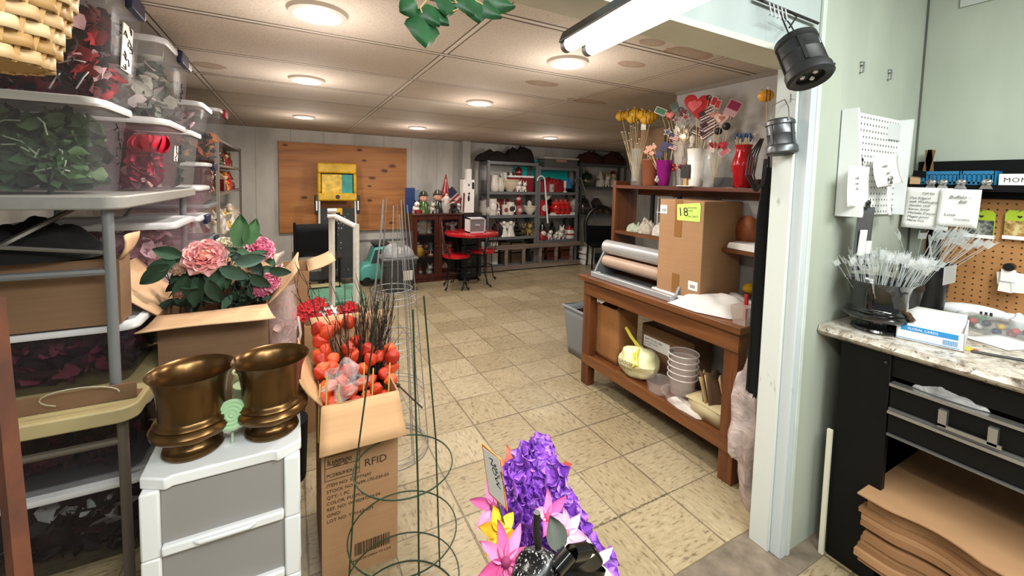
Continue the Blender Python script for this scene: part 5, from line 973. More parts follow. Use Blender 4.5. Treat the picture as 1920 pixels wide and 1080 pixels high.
# wooden ladder on its side
LW = wood('weathered_wood', '#5a4a40', '#7d6d62', '#94857a', 'x', .5, .7)
t = thing('ladder', 'weathered wooden ladder lying on its side before the shelving', 'ladder', (2.62, 5.98, 0)); MB().box(0, -.02, .02, 2.0, .02, .09).build('rail', LW, t); MB().box(0, -.02, .36, 2.0, .02, .43).build('rail', LW, t)
for k in range(6): MB().box(.14+.33*k, -.015, .09, .19+.33*k, .015, .36).build('rung', LW, t)
MB().box(-1.1, .0, .0, .0, .03, .05).build('lower_plank', LW, t)
for x, w_, h_, c, l in ((2.74, .15, .38, '#d8d6d2', 'white carton with black stripe nearer the bistro table'), (2.95, .14, .38, '#cfcdc8', 'white carton with black stripe behind the first ladder rung'), (3.16, .18, .36, '#4a3a2a', 'dark brown crate behind the ladder'), (3.42, .28, .33, '#5a4430', 'old wooden crate with worn lettering behind the ladder'), (3.80, .26, .3, '#45423c', 'grey brown crate behind the ladder'), (4.12, .24, .30, '#5a2a20', 'red brown crate behind the ladder'), (4.40, .22, .3, '#633628', 'rust coloured crate at the ladder end')):
    t = thing('crate', l, 'crate', (x, 6.2, .102)); MB().box(-w_/2, -.11, 0, w_/2, .12, h_).build('body', mat('crate_'+c, c, .7, var=.2), t, bev=.004)
    MB().box(-w_/2-.002, -.113, h_*.5, w_/2+.002, -.109, h_*.5+.02).build('dark_band', BLACK_M, t)
# white paper stacks by the farthest shelving
for k in range(9):
    tag(MB().box(-.12+.02*(k % 3), -.1, 0, .11-.02*(k % 2), .1, .032).build('folded_paper_bag', PAPER, loc=(4.80+.015*(k % 2), 6.0, .001+.0335*k), rz=(k*7) % 11-5, bev=.006), ('lowest', 'second lowest', 'third', 'fourth', 'middle', 'fourth from top', 'third from top', 'second from top', 'topmost')[k]+' folded white bag of the pile by the ladder end', 'folded bag', 'folded white bags in a pile')
# black round-backed chair
t = thing('wicker_chair', 'black round-backed chair beyond the wooden hutch', 'chair', (4.86, 5.62, 0), -25); 
MB().tube([(-.26, .2, .42)]+[(-.28*cos(q), .22, .72+.34*sin(q)) for q in [pi*i/12 for i in range(13)]]+[(.26, .2, .42)], .035, 8).build('back_hoop', BLACK, t); MB().box(-.25, .20, .42, .25, .22, .72).build('back_panel', BLACK_M, t); MB().box(-.27, -.22, .38, .27, .22, .45).build('seat', BLACK_M, t, bev=.03)
for x in (-.23, .23):
    for y in (-.18, .18): MB().tube([(x, y, .4), (x*1.05, y*1.05, 0)], .018, 8).build('leg', BLACK, t)
# ================================================================== workbench, hutch and everything on them
OAK = wood('stained_pine', '#4f2d17', '#6e4223', '#875630', 'y', .7, .4); OAKX = wood('stained_pine_across', '#4f2d17', '#6e4223', '#875630', 'x', .7, .4); OAKZ = wood('stained_pine_upright', '#462511', '#62371b', '#7a4b28', 'z', .7, .4)
BT = .805
t = thing('workbench', 'brown wooden workbench with low shelf along the white wall', 'workbench', (2.09, 1.77, 0)); y0, y1 = -.61, .63
MB().box(-.24, y0, BT-.035, .25, y1, BT).build('bench_top', OAK, t, bev=.004)
gm = MB()
for k in range(9): gm.box(-.20+.012*k, .0-.07*k, BT, -.03+.006*k, .008-.07*k, BT+.0008)
gm.build('saw_cut_pattern', mat('dark_groove', '#3d200f', .8), t)
MB().box(-.215, y0+.02, BT-.135, -.19, y1-.04, BT-.036).build('front_apron', OAK, t, bev=.003); MB().box(-.19, y0+.02, BT-.125, .23, y0+.045, BT-.036).build('end_apron', OAKX, t); MB().box(-.19, y1-.065, BT-.125, .23, y1-.04, BT-.036).build('end_apron', OAKX, t)
for x in (-.205, .17):
    for y in (y0+.025, y1-.10): MB().box(x, y, 0, x+.065, y+.075, BT-.036).build('leg', OAKZ, t, bev=.003)
MB().box(-.20, y0+.03, .185, .23, y1-.05, .215).build('lower_shelf', OAK, t, bev=.003); MB().box(-.212, y0+.02, .16, -.19, y1-.03, .225).build('shelf_lip', OAK, t)
# hutch
t = thing('hutch_shelf', 'brown wooden hutch with two boards standing on the bench', 'shelf', (2.225, 1.77, BT+.001)); hz = 1.462-BT
MB().box(-.11, y1-.065, 0, .11, y1-.035, hz+.03).build('side_panel', OAKZ, t, bev=.003); MB().box(-.11, y0+.05, 0, .11, y0+.08, hz-.03).build('side_panel', OAKZ, t, bev=.003)
MB().box(-.115, y0+.05, hz-.025, .11, y1-.066, hz-.001).build('top_shelf', wood('dark_red_board', '#3d1a10', '#58281a', '#6b3826', 'y', .7, .4), t, bev=.002); MB().box(-.105, y0+.081, .30, .11, y1-.066, .322).build('middle_shelf', OAK, t)
MB().box(.08, y0+.1, hz-.07, .1, y1-.1, hz-.026).build('back_rail', OAK, t); MB().box(.09, y0+.06, hz, .105, y0+.30, hz+.05).build('back_stop', wood('dark_red_stop', '#3d140e', '#551d16', '#6b2a20', 'y', .7, .4), t)
HX = 2.20; HZ = 1.464
def hz_at(px, py, x=HX): return at(px, py, x=x)
# ---- containers on the hutch top
def on_top(px, x=HX): p = at(px, 345, x=x); return Vector((x, p.y, HZ))
p = on_top(1192, 2.19); t = thing('glass_vase', 'tall clear glass vase full of bee picks at the far end of the hutch', 'vase', p); MB().lathe([(0, .004), (.034, .0), (.036, .02), (.033, .08), (.036, .18), (.042, .26), (.040, .26), (.033, .18), (.030, .03), (0, .02)], 24).build('body', GLASS, t); VB = p
p = on_top(1219, 2.17); o = MB().lathe([(0, 0), (.048, 0), (.052, .01), (.058, .165), (.062, .17), (.060, .178), (.055, .175), (.045, .02), (0, .015)], 28).build('brown_vase', mat('terracotta_brown', '#7d4526', .6, var=.06), loc=p); tag(o, 'plain brown cylinder vase beside the bee pick vase', 'vase')
p = on_top(1244, 2.15); t = thing('purple_vase', 'translucent purple vase of pink blooms and flag picks', 'vase', p); MB().lathe([(0, 0), (.03, 0), (.036, .01), (.042, .06), (.052, .15), (.056, .165), (.052, .165), (.040, .07), (.03, .015), (0, .012)], 24).build('body', plastic('purple_glass', '#8c1478', .75, .12), t); VP = p
p = on_top(1303, 2.16); t = thing('white_vase', 'tall ribbed white vase holding wooden heart picks', 'vase', p); MB().lathe([(0, 0), (.040, 0), (.042, .006), (.046, .075), (.044, .078), (.049, .15), (.047, .153), (.053, .222), (.055, .226), (.051, .226), (.04, .02), (0, .015)], 28).build('body', mat('white_ceramic', '#dedcd6', .3), t); VW = p
p = on_top(1338, 2.18); t = thing('fishbowl_vase', 'round clear glass vase with red hearts beside the white vase', 'vase', p); MB().lathe([(0, .004), (.04, 0), (.045, .006), (.075, .05), (.088, .10), (.080, .16), (.062, .21), (.06, .22), (.057, .21), (.075, .16), (.083, .10), (.07, .05), (.04, .012), (0, .01)], 32).build('body', GLASS, t); VF = p
p = on_top(1391, 2.18); t = thing('red_vase', 'waisted red glass vase of blue picks near the wall end', 'vase', p); MB().lathe([(0, 0), (.038, 0), (.043, .01), (.046, .06), (.056, .11), (.055, .14), (.040, .185), (.037, .21), (.044, .232), (.041, .232), (.034, .21), (.038, .18), (.051, .13), (.04, .05), (0, .02)], 28).build('body', plastic('red_glass', '#a8121a', .82, .08), t); VR = p
carton('brown cardboard sheet standing behind the bee picks', 2.28, 2.30, 2.05, 2.30, HZ, 1.87, {}, CARD_D, closed=True, name='cardboard_sheet', cat='cardboard')
# ---- picks
STK = mat('pale_wood_stick', '#c9b28a', .6)
def pick(name, label, cat, base, tip, shape, cols, size, group=None, mm=V, rot=0, r=.0016):
    base, tip = Vector(base), Vector(tip); t = thing(name, label, cat, base, 0, group); MB().tube([(0, 0, 0), tip-base], r, 5).build('stick', STK, t)
    n = Vector((-.85, -.5, 0)).normalized(); right = Vector((.5, -.85, 0)).normalized(); up = Vector((0, 0, 1)); c_, s_ = cos(rad(rot)), sin(rad(rot))
    M = frame(tip-base+n*.003, right*c_+up*s_, up*c_-right*s_); mb = MB(); a, b = cols[0], cols[-1]; S = size
    if shape == 'bee':
        mb.c_(a).ball((0, 0, 0), (.62*S, .5*S, .5*S), 14, 10, M); mb.c_(b)
        for x in (.05, .3): mb.tube([M @ Vector((x*S, .5*S*math.sqrt(max(0, 1-(x/.62)**2))*cos(q), .5*S*math.sqrt(max(0, 1-(x/.62)**2))*sin(q))) for q in [2*pi*i/14 for i in range(14)]], .035*S, 4, True)
        for s2 in (-1, 1): mb.ball((-.42*S, .14*S, s2*.28*S), .06*S, 6, 5, M)
        mb.ball((-.3*S, .55*S, 0), .05*S, 6, 5, M); mb.c_('#cfc9b5')
        mb.petal(M @ TM(.05*S, .42*S, .05, 70, 0, -20), .4*S, .3*S)
    elif shape == 'heart':
        pts = [(S*.5*1.0*(sin(q)**3), S*.5*(13*cos(q)-5*cos(2*q)-2*cos(3*q)-cos(4*q))/16) for q in [2*pi*i/28 for i in range(28)]]; mb.c_(a).prism(pts, 0, .006, M); mb.c_(b).prism([(x*.5-.09*S, y*.5-.08*S) for x, y in pts], .006, .009, M)
        if len(cols) > 2: mb.c_(cols[1]).prism([(x*.4, y*.4) for x, y in pts], .009, .011, M)
    elif shape == 'flag':
        for k in range(7): mb.c_(a if k % 2 == 0 else '#d5cdc6').box(-.5*S, -.35*S+.1*S*k, 0, .5*S, -.25*S+.1*S*k, .003, M)
        mb.c_(b).box(-.5*S, -.0*S, .003, -.05*S, .35*S, .005, M)
    elif shape == 'star':
        pts = [(S*(.5 if i % 2 == 0 else .22)*sin(2*pi*i/10), S*(.5 if i % 2 == 0 else .22)*cos(2*pi*i/10)) for i in range(10)]; mb.c_('#e2ddd8').prism(pts, 0, .004, M); mb.c_(a).prism([(x*.75, y*.75) for x, y in pts], .004, .006, M)
    elif shape == 'card':
        mb.c_(b).box(-.4*S, -.5*S, 0, .4*S, .5*S, .003, M); mb.c_(a).box(-.34*S, -.1*S, .003, .34*S, .44*S, .0045, M)
    elif shape == 'ball':
        mb.c_(a).ball((0, 0, 0), .5*S, 10, 8, M)
    elif shape == 'spoon':
        mb.c_(a).ball((0, 0, 0), (.3*S, .55*S, .05*S), 12, 8, M)
    elif shape == 'bloom':
        open_bloom(mb, along((tip-base), (n+up*.4)), S*.5, cols, n=6, tilt=25, W=.35, centre=cols[-1])
    elif shape == 'bud':
        for k in range(5): mb.c_(cols[k % len(cols)]).petal(along(tip-base, tip-base) @ TM(0, 0, 0, 0, 0, 72*k) @ TM(0, 0, 0, 72), S*.5, S*.22, .2, -.1)
    elif shape == 'loop':
        mb.c_(a); mb.tube([M @ Vector((S*.28*sin(q), S*.28*cos(q), 0)) for q in [pi*2*i/16 for i in range(16)]], S*.07, 6, True)
    elif shape == 'tag':
        mb.c_('#e6e2dc').prism([(-.5*S, -.3*S), (.5*S, -.3*S), (.5*S, .3*S), (-.5*S, .3*S)], 0, .003, M); mb.c_(a).box(-.44*S, -.24*S, .003, .44*S, .24*S, .0045, M)
    o = mb.build('head', mm, t); return t
YB = ['#d8a318', '#c48f14', '#e0b028']
for k, (px, py) in enumerate(((1166, 218), (1180, 216), (1193, 213), (1207, 216), (1221, 219), (1187, 222), (1213, 224))):
    pick('bee_pick', ('yellow bee pick foremost with its face showing', 'yellow bee pick second from the face', 'yellow bee pick highest in the vase', 'yellow bee pick just past the highest one', 'yellow bee pick nearest the cardboard sheet', 'yellow bee pick low between the first two', 'dull yellow bee pick low at the back')[k], 'bee pick', VB+Vector((.008*(k-3)*.6, .006*(k % 3-1), .03)), hz_at(px, py, 2.19+.012*(k % 3-1)), 'bee', [YB[k % 3], '#3a2a10'], .074, 'bee picks')
for k in range(14):
    px = 1160+RN.uniform(0, 42); py = RN.uniform(225, 275); pick('bead_pick', 'thin pale pick with beaded end in the bee vase', 'pick', VB+Vector((RN.uniform(-.02, .02), RN.uniform(-.02, .02), .03)), hz_at(px, py, 2.19+RN.uniform(-.02, .02)), 'ball', ['#d8cdb4'], .011, 'pale beaded picks')
pick('tag_pick', 'white square plastic tag pick behind the bees', 'pick', VB+Vector((.01, -.01, .03)), hz_at(1207, 238, 2.17), 'card', ['#e2dfd2', '#d5d2c4'], .042)
for k, (px, py) in enumerate(((1213, 276), (1220, 274), (1226, 270))): pick('pearl_pick', ('tallest', 'middle', 'shortest')[k]+' clear pick with pearl head in the brown vase', 'pick', on_top(1219, 2.17)+Vector((.01*k-.01, 0, .03)), hz_at(px, py, 2.17), 'ball', ['#e2e0dc'], .015, 'pearl picks')
for k, (px, py) in enumerate(((1212, 285), (1219, 280), (1226, 276), (1216, 278), (1222, 288))): pick('bloom_pick', ('salmon', 'palest', 'peach', 'rosy', 'low drooping')[k]+' small pink bloom pick in the purple vase', 'bloom pick', VP+Vector((0, .004*(k-2), .02)), hz_at(px, py, 2.13), 'bloom', ['#e8a08c', '#f0c0ac', '#e2b49c'], .04, 'pink bloom picks')
for k, (px, py, sh, c, s_, l) in enumerate(((1252, 248, 'star', ['#22285a'], .06, 'navy star pick over the purple vase'), (1246, 275, 'card', ['#2a2358', '#1d1a40'], .06, 'dark blue card pick in the purple vase'), (1236, 290, 'card', ['#332a66', '#22204a'], .05, 'indigo card pick low in the purple vase'), (1264, 258, 'flag', ['#8f1d2c', '#22285a'], .05, 'tiny flag pick slanting out of the purple vase'), (1262, 276, 'flag', ['#7a1a28', '#22285a'], .05, 'striped flag pick behind the purple vase'))):
    pick('flag_pick', l, 'pick', VP+Vector((.01, -.006*k, .03)), hz_at(px, py, 2.14), sh, c, s_, rot=-20)
o = MB().c_('#e2e0dc')
for a in (0, 120, 240): o.ball((.012*cos(rad(a+90)), 0, .012*sin(rad(a+90))), (.011, .004, .011), 10, 8)
o.cyl((0, 0, -.02), (0, 0, 0), .004); tag(o.build('white_cross_pick', V, loc=at(1232, 336, x=2.09)), 'white trefoil pick hanging before the purple vase', 'pick')
# clear sleeve of dried picks with glowing bulb between the purple and white vases
p = on_top(1276, 2.2); t = thing('dried_bouquet', 'wrapped pale dried bouquet with a red berry band', 'bouquet', p); MB().lathe([(0, 0), (.02, 0), (.024, .06), (.03, .1), (.042, .2), (.055, .28)], 18, None, lambda a, j: 1+.08*cos(5*a)).build('clear_sleeve', plastic('sleeve', '#d8d2cc', .4, .2, .15), t)
bm = MB()
for k in range(14): bm.c_('#8c1a18').ball((.05*cos(k*.9)*RN.uniform(.6, 1.2), .06*sin(k*.9), .125+RN.uniform(-.02, .02)), .013, 8, 6)
bm.build('berry_band', VG, t); pm_ = MB()
for k in range(50): pm_.c_(RN.choice(['#d8d2c8', '#bfb5a6', '#e6e2da'])); pm_.petal(TM(RN.uniform(-.03, .03), RN.uniform(-.045, .045), RN.uniform(.24, .36), RN.uniform(20, 90), RN.uniform(-40, 40), RN.uniform(0, 360)), .05, .02)
pm_.build('dried_plume', VS, t)
bl = at(1281, 256, x=2.16); t = thing('lit_bulb_ornament', 'small glowing bulb ornament among the dried plumes', 'light', (bl.x, bl.y, bl.z)); MB().ball((0, 0, 0), .013, 10, 8).build('bulb', mat('warm_bulb', '#ffdfa0', .4, emit=12), t); MB().tube([(0, 0, -.01), (.01, 0, -.12)], .003).build('stem', STK, t)
for k, (px, py, sh, c, s_, l, rt) in enumerate(((1239, 209, 'tag', ['#3f7a52'], .075, 'green lettered tag pick with white outline', -25), (1257, 216, 'heart', ['#d86a6a', '#e28a86'], .055, 'salmon heart pick below the green tag', 10), (1252, 222, 'ball', ['#7a4a22'], .025, 'little brown bear head pick', 0), (1266, 202, 'card', ['#4a5a52', '#6a6f6a'], .06, 'dull green card pick near the wall end', 20), (1277, 206, 'loop', ['#3a2a4a'], .05, 'dark purple scroll pick by the wall end', 0), (1268, 225, 'star', ['#7a1a2a'], .05, 'maroon star pick under the green card', 15), (1286, 220, 'star', ['#8c1f2c'], .06, 'tall maroon star pick beside the dried plumes', 30), (1281, 212, 'card', ['#701c30', '#5a1624'], .045, 'wine card pick beside the dried plumes', -15))):
    pick('message_pick', l, 'pick', p+Vector((-.01, .012-.006*k, .1)), hz_at(px, py, 2.18), sh, c, s_, rot=rt)
hp = pick('heart_pick', 'large red wooden heart pick with pink centre, tallest of all', 'heart pick', VW+Vector((0, -.005, .05)), hz_at(1307, 196, 2.15), 'heart', ['#b8141f', '#d65a62', '#d8636a'], .15, rot=-8, r=.0026)
pick('heart_pick', 'long red tapering heart under the large wooden one', 'heart pick', VW+Vector((0, -.012, .05)), hz_at(1312, 214, 2.16), 'heart', ['#a3101c', '#b8141f'], .075)
for k, (px, py, sh, c, s_, l, rt) in enumerate(((1325, 215, 'flag', ['#4a1418', '#3a1418'], .08, 'dark striped flag pick behind the large heart', 25), (1330, 235, 'flag', ['#551a1c', '#421418'], .085, 'maroon and pale striped flag pick in the middle', 30), (1310, 248, 'flag', ['#3a1214', '#4a1a1a'], .07, 'small maroon striped flag pick low by the white vase', -25), (1326, 250, 'flag', ['#4a1618', '#3a1214'], .07, 'drooping striped flag pick over the fishbowl', 35), (1329, 183, 'loop', ['#22262a'], .045, 'black letter G pick above the flags', 0), (1298, 262, 'spoon', ['#cfc4b2'], .05, 'pale wooden spoon pick in the white vase', 0), (1318, 258, 'ball', ['#e0b8b0'], .03, 'pale pink round pick over the white vase', 0), (1333, 265, 'ball', ['#e6dcd6'], .02, 'small white ball pick by the fishbowl', 0))):
    pick('wooden_pick', l, 'pick', VW+Vector((.006*(k % 3-1), -.008*(k % 4)+.01, .05)), hz_at(px, py, 2.17), sh, c, s_, rot=rt)
for k, (px, py, sh, c, s_, l, rt) in enumerate(((1339, 190, 'tag', ['#b02a30'], .05, 'red lettered pick at the top of the fishbowl cluster', 70), (1346, 196, 'tag', ['#c23a3c'], .05, 'second red lettered pick leaning beside the first', 75), (1341, 217, 'heart', ['#c98078', '#d89a90'], .06, 'dusty pink heart pick under the red letters', 0), (1353, 222, 'heart', ['#e2b4a8', '#b0705f', '#e8c8bc'], .075, 'pale pink heart pick with dark centre', 0), (1374, 203, 'card', ['#8c1f4a', '#c99aa2'], .085, 'magenta valentine card pick leaning toward the wall', -28), (1347, 246, 'ball', ['#141416'], .045, 'round black disc pick nearer the flags', 0), (1362, 237, 'ball', ['#16171a'], .045, 'round black disc pick nearer the red vase', 0), (1337, 272, 'heart', ['#a31824', '#8c121c'], .045, 'small red heart pick at the rim of the fishbowl', 0), (1346, 275, 'heart', ['#8f1420', '#a31824'], .05, 'crimson heart pick at the rim of the fishbowl', 0), (1356, 272, 'heart', ['#b02030', '#c23a48'], .05, 'bright red heart pick by the fishbowl rim', 0), (1358, 285, 'tag', ['#d87884'], .06, 'pink striped pick leaning in the fishbowl', 40), (1329, 290, 'spoon', ['#e0d4cc'], .045, 'white leaf pick at the near side of the fishbowl', 20), (1334, 281, 'bloom', ['#e6c8c4', '#d8a8a4', '#e6c8c4'], .05, 'pale ruffled bloom pick at the fishbowl rim', 0))):
    pick('love_pick', l, 'pick', VF+Vector((.008*(k % 3-1), .006*(k % 4-1.5), .02)), hz_at(px, py, 2.17+.01*(k % 3)), sh, c, s_, rot=rt)
for k in range(16): pick('blue_pick', 'slim blue bud pick in the red glass vase', 'pick', VR+Vector((RN.uniform(-.01, .01), RN.uniform(-.01, .01), .05)), hz_at(RN.uniform(1376, 1408), RN.uniform(256, 270), 2.18+RN.uniform(-.03, .03)), 'bud', ['#3a5a8c', '#2a4474', '#4a6a9c'], .05, 'blue bud picks', r=.0022)
pick('feather_pick', 'white feathery pick leaning out of the red vase', 'pick', VR+Vector((0, -.01, .05)), hz_at(1413, 262, 2.2), 'bud', ['#d8d6d2', '#e2e0dc'], .07)
tag(MB().c_('#16120f').box(-.02, -.03, .05, .02, .03, .13).c_('#b08a5a').box(-.015, -.012, 0, .015, .012, .05).c_('#d9d2c4').box(-.03, -.05, 0, .03, .05, .004).build('wooden_stamp', V, loc=on_top(1287, 2.12)), 'black and wood block between dried bouquet and white vase', 'block')
tag(MB().c_('#1a1513').box(-.05, -.06, 0, .05, .06, .055).build('black_box', V, loc=on_top(1366, 2.22)), 'low dark box between fishbowl and red vase', 'box')
# ---- inside the hutch
for k, (y, rx_, ry_, h, c, l) in enumerate(((2.20, .05, .07, .055, '#9aa08c', 'greenish flat bag of filler on the hutch board'), (2.08, .06, .065, .085, '#a39a8c', 'mottled bag of stones in the middle of the hutch board'), (1.95, .06, .075, .075, '#b5afa8', 'grey white bag of filler behind the big carton'))):
    cloth_heap('filler_bag', l, 'bag', 2.19, y, BT+.324, rx_, ry_, h, mat('bag_'+c, c, .5, var=.4, scale=30, bmp=.3), 40+k)
t = thing('wire_rack', 'white wire rack behind the hutch bags', 'rack', (2.27, 2.02, BT+.324)); 
for k in range(6): MB().tube([(0, -.10+.03*k, 0), (0, -.10+.03*k, .26)], .003, 5).build('wire', WHITE, t)
for z in (.05, .15, .25): MB().tube([(0, -.11, z), (0, .06, z)], .003, 5).build('wire', WHITE, t)
for y in (-.13, .1): MB().box(-.01, y-.012, 0, .01, y+.012, .27).build('black_upright', BLACK, t)
t = thing('board_game_box', 'orange brown basket end beyond the big carton', 'basket', (2.27, 1.42, BT+.324)); MB().ball((0, 0, .09), (.05, .07, .09), 14, 10).build('body', mat('orange_brown_wicker', '#8a4a22', .6, var=.3, scale=30), t)
for k in range(5): tag(MB().box(-.1, -.09, 0, .08, .09, .006).build('paper_sheet', PAPER, loc=(2.22, 1.34, BT+.325+.007*k), rz=4*k-8), ('lowest', 'second', 'middle', 'fourth', 'topmost')[k]+' white sheet of the pile at the near end of the hutch', 'paper', 'white sheets in the hutch')
tag(MB().box(-.003, -.18, 0, .003, .18, .28).build('poster_board', PAPER, loc=(2.335, 1.45, BT+.40)), 'plain white poster board against the wall inside the hutch', 'panel')
# ---- film dispenser
t = thing('film_dispenser', 'grey bench dispenser carrying a roll of clear silver film', 'dispenser', (2.04, 2.02, BT+.001)); 
for y in (.29, -.42):
    MB().prism([(-.13, 0), (.10, 0), (.10, .10), (.04, .19), (-.02, .20), (-.10, .06)], y-.008, y+.008, Matrix(((1, 0, 0, 0), (0, 0, 1, 0), (0, 1, 0, 0), (0, 0, 0, 1)))).build('side_bracket', mat('grey_hammered_metal', '#7d8286', .4, .5), t)
MB().box(-.15, -.42, .0, -.115, .29, .035).build('cutter_bar', mat('bright_bar', '#b9bec2', .3, .5), t, bev=.004); MB().box(-.11, -.42, .0, .09, .29, .006).build('base_plate', mat('grey_hammered_metal', '#7d8286', .4, .5), t)
r1 = MB().cyl((.0, .30, .205), (.0, -.43, .205), .050, n=28); r1.build('film_roll', mat('silver_film', '#b4b4b3', .22, .35, var=.12, scale=3), t)
MB().cyl((-.02, .29, .105), (-.02, -.42, .105), .042, n=24).build('lower_roll', mat('kraft_roll', '#a88f7d', .4, var=.1), t)
tag(MB().lathe([(.0, 0), (.012, 0), (.02, .02), (.02, .03), (0, .035)], 12).build('tape_cap', WHITE, loc=(1.93, 2.28, BT+.002)), 'small white cap beside the film dispenser end', 'cap')
tag(MB().cyl((0, .28, .045), (0, -.4, .045), .045, n=24).build('kraft_paper_roll', CARD, loc=(2.21, 2.0, BT+.11)), 'brown kraft paper roll behind the silver film roll', 'paper roll')
tag(MB().box(-.05, -.4, 0, .05, .28, .108).build('roll_rest', OAK, loc=(2.215, 2.0, BT+.001)), 'wooden rest block under the kraft paper roll', 'block')
# ---- big carton
t = thing('shipping_carton', 'big taped cardboard carton with lime green tag on the bench', 'cardboard box', (1.955, 1.465, .845)); CX, CY, CH_ = .335, .30, .54
MB().box(0, 0, 0, CX, CY, CH_).build('body', CARD, t, bev=.003)
SF = frame((-.0012, CY, 0), (0, -1, 0), (0, 0, 1))
TPM = mat('brown_tape', '#8a6138', .3); MB().box(.112, 0, 0, .162, .115, .0006, SF).build('packing_tape', TPM, t); MB().box(.112, .33, 0, .162, CH_, .0006, SF).build('packing_tape', TPM, t)
for (x, y, w_, h_) in ((.005, .455, .05, .05), (.225, .045, .06, .05)):
    l_ = MB().box(x, y, 0, x+w_, y+h_, .0012, SF).build('white_label', PAPER, t); bm = MB()
    for k in range(7): bm.box(x+.012+.005*k, y+.012, .0012, x+.014+.005*k+.001*(k % 2), y+.03, .0016, SF)
    bm.build('barcode_pattern', INK, l_)
LM = SF @ TM(.130, .425, 0, 0, 0, 3); l_ = MB().prism([(0, 0), (.15, -.006), (.155, .085), (.145, .098), (.0, .090)], 0, .0014, LM).build('lime_tag', mat('lime_paper', '#bfe06a', .6), t)
text('18', .07, INK, LM @ TM(.008, .024, .0018), l_, shear=-.1); text('ASSORTED', .0125, INK, LM @ TM(.07, .066, .0018), l_); text('FOAM', .0125, INK, LM @ TM(.07, .05, .0018), l_); text('ON CARTS', .014, INK, LM @ TM(.07, .018, .0018), l_)
MB().box(.1, -.0, 0, .15, .004, .0).build('white_corner', PAPER, l_) if False else None
# carton rests on flat white bags
for k, (x, y, w_, d_, rz) in enumerate(((2.10, 1.60, .155, .20, 3), (2.09, 1.57, .16, .22, -4))):
    mb = MB(); mb.sheet(lambda u, v: ((2*u-1)*w_, (2*v-1)*d_, .0165+.002*noise.noise(Vector((u*5, v*5, k)))), 10, 10); mb.sheet(lambda u, v: ((2*u-1)*w_, (2*v-1)*d_, 0), 2, 2)
    tag(MB().box(-w_, -d_, 0, w_, d_, .018).build('folded_plastic_sheet', mat('white_film_sheet', '#cfcdcb', .35, var=.08), loc=(x, y, BT+.002+.0195*k), rz=rz, bev=.008), ('lower', 'upper')[k]+' folded white plastic sheet under the big carton', 'plastic sheet')
def sheet_bag(name, label, cat, pts, z0, h, m, seed):
    mb = MB(); n = len(pts); c = sum((Vector((*q, 0)) for q in pts), Vector())/n
    def fn(u, v):
        k = u*n; i = int(k) % n; f = k-int(k); a = Vector((*pts[i], 0)).lerp(Vector((*pts[(i+1) % n], 0)), f); p_ = c.lerp(a, v)
        zz = h*(1-v**2.5)+.35*h*noise.noise(Vector((p_.x*14, p_.y*14, seed)))*(1-v**6)+.001; return (p_.x, p_.y, z0+max(.001, zz))
    mb.sheet(fn, 48, 12); o = mb.build(name, m); return tag(o, label, cat)
sheet_bag('plastic_bag', 'crumpled white plastic bag spread past the big carton on the bench', 'plastic bag', [(1.86, 1.60), (1.86, 1.42), (1.92, 1.26), (2.12, 1.21), (2.31, 1.24), (2.31, 1.44), (1.97, 1.452), (1.945, 1.60)], BT+.003, .075, mat('milky_bag', '#cfccc9', .35, var=.1, bmp=.2), 5)
t = thing('plastic_tub', 'clear plastic tub with red marker at the near bench end', 'tub', (1.935, 1.195, BT+.001)); MB().frust((-.045, -.03, .045, .03, 0), (-.06, -.038, .06, .04, .09)).build('body', plastic('cloudy_tub', '#c9b8b0', .55), t); MB().tube([(.0, 0, .02), (.02, .01, .14)], .010, 8).build('red_marker', mat('red_marker', '#9c1a22', .4), t)
tag(MB().ball((0, 0, .03), (.05, .035, .03), 12, 8).build('yellow_sponge', mat('yellow_foam', '#d8a61f', .8, var=.1), loc=(2.28, 1.39, BT+.062)), 'bright yellow sponge behind the white bag', 'sponge')
# ---- under the bench
SZ = .216
t = thing('paper_bag', 'tall brown paper bag standing on the bench shelf', 'paper bag', (2.06, 2.21, SZ)); mb = MB()
def pb_(u, v):
    k = u*4; i = int(k) % 4; f = k-int(k); cs = [(-.09, -.11), (.09, -.11), (.09, .11), (-.09, .11)]; a, b2 = cs[i], cs[(i+1) % 4]; x, y = a[0]+(b2[0]-a[0])*f, a[1]+(b2[1]-a[1])*f
    g = .012*noise.noise(Vector((x*9, y*9, v*4)))*v; return (x*(1+.05*v)+g, y*(1+.03*v)+g, .39*v+(.03*noise.noise(Vector((x*12, y*12, 3))) if v > .95 else 0))
mb.sheet(pb_, 32, 12, None, False); mb.box(-.088, -.108, 0, .088, .108, .003); mb.build('bag', cardmat('kraft_bag', '#99683b', .1), t, solid=.002)
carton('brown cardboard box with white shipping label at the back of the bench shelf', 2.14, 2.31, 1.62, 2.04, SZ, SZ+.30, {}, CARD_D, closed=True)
t = bpy.data.objects['cardboard_box.%03d' % (len([o for o in bpy.data.objects if o.name.startswith('cardboard_box')])-1)] if False else [o for o in C.objects if o.get('label', '').startswith('brown cardboard box with white shipping')][0]
LF = frame((-.0865, .19, .15), (0, -1, 0), (0, 0, 1)); l_ = MB().box(0, 0, 0, .22, .075, .0012, LF).build('white_label', PAPER, t); text('SHIP TO: 40-1000', .02, INK, LF @ TM(.01, .048, .0014), l_); text('WHOLESALE FLORIST', .0125, INK, LF @ TM(.01, .03, .0014), l_); text('PO 18 PCS', .0125, INK, LF @ TM(.01, .013, .0014), l_)
MB().box(.22, 0, 0, .25, .06, .0012, LF).build('black_label_end', INK, t)
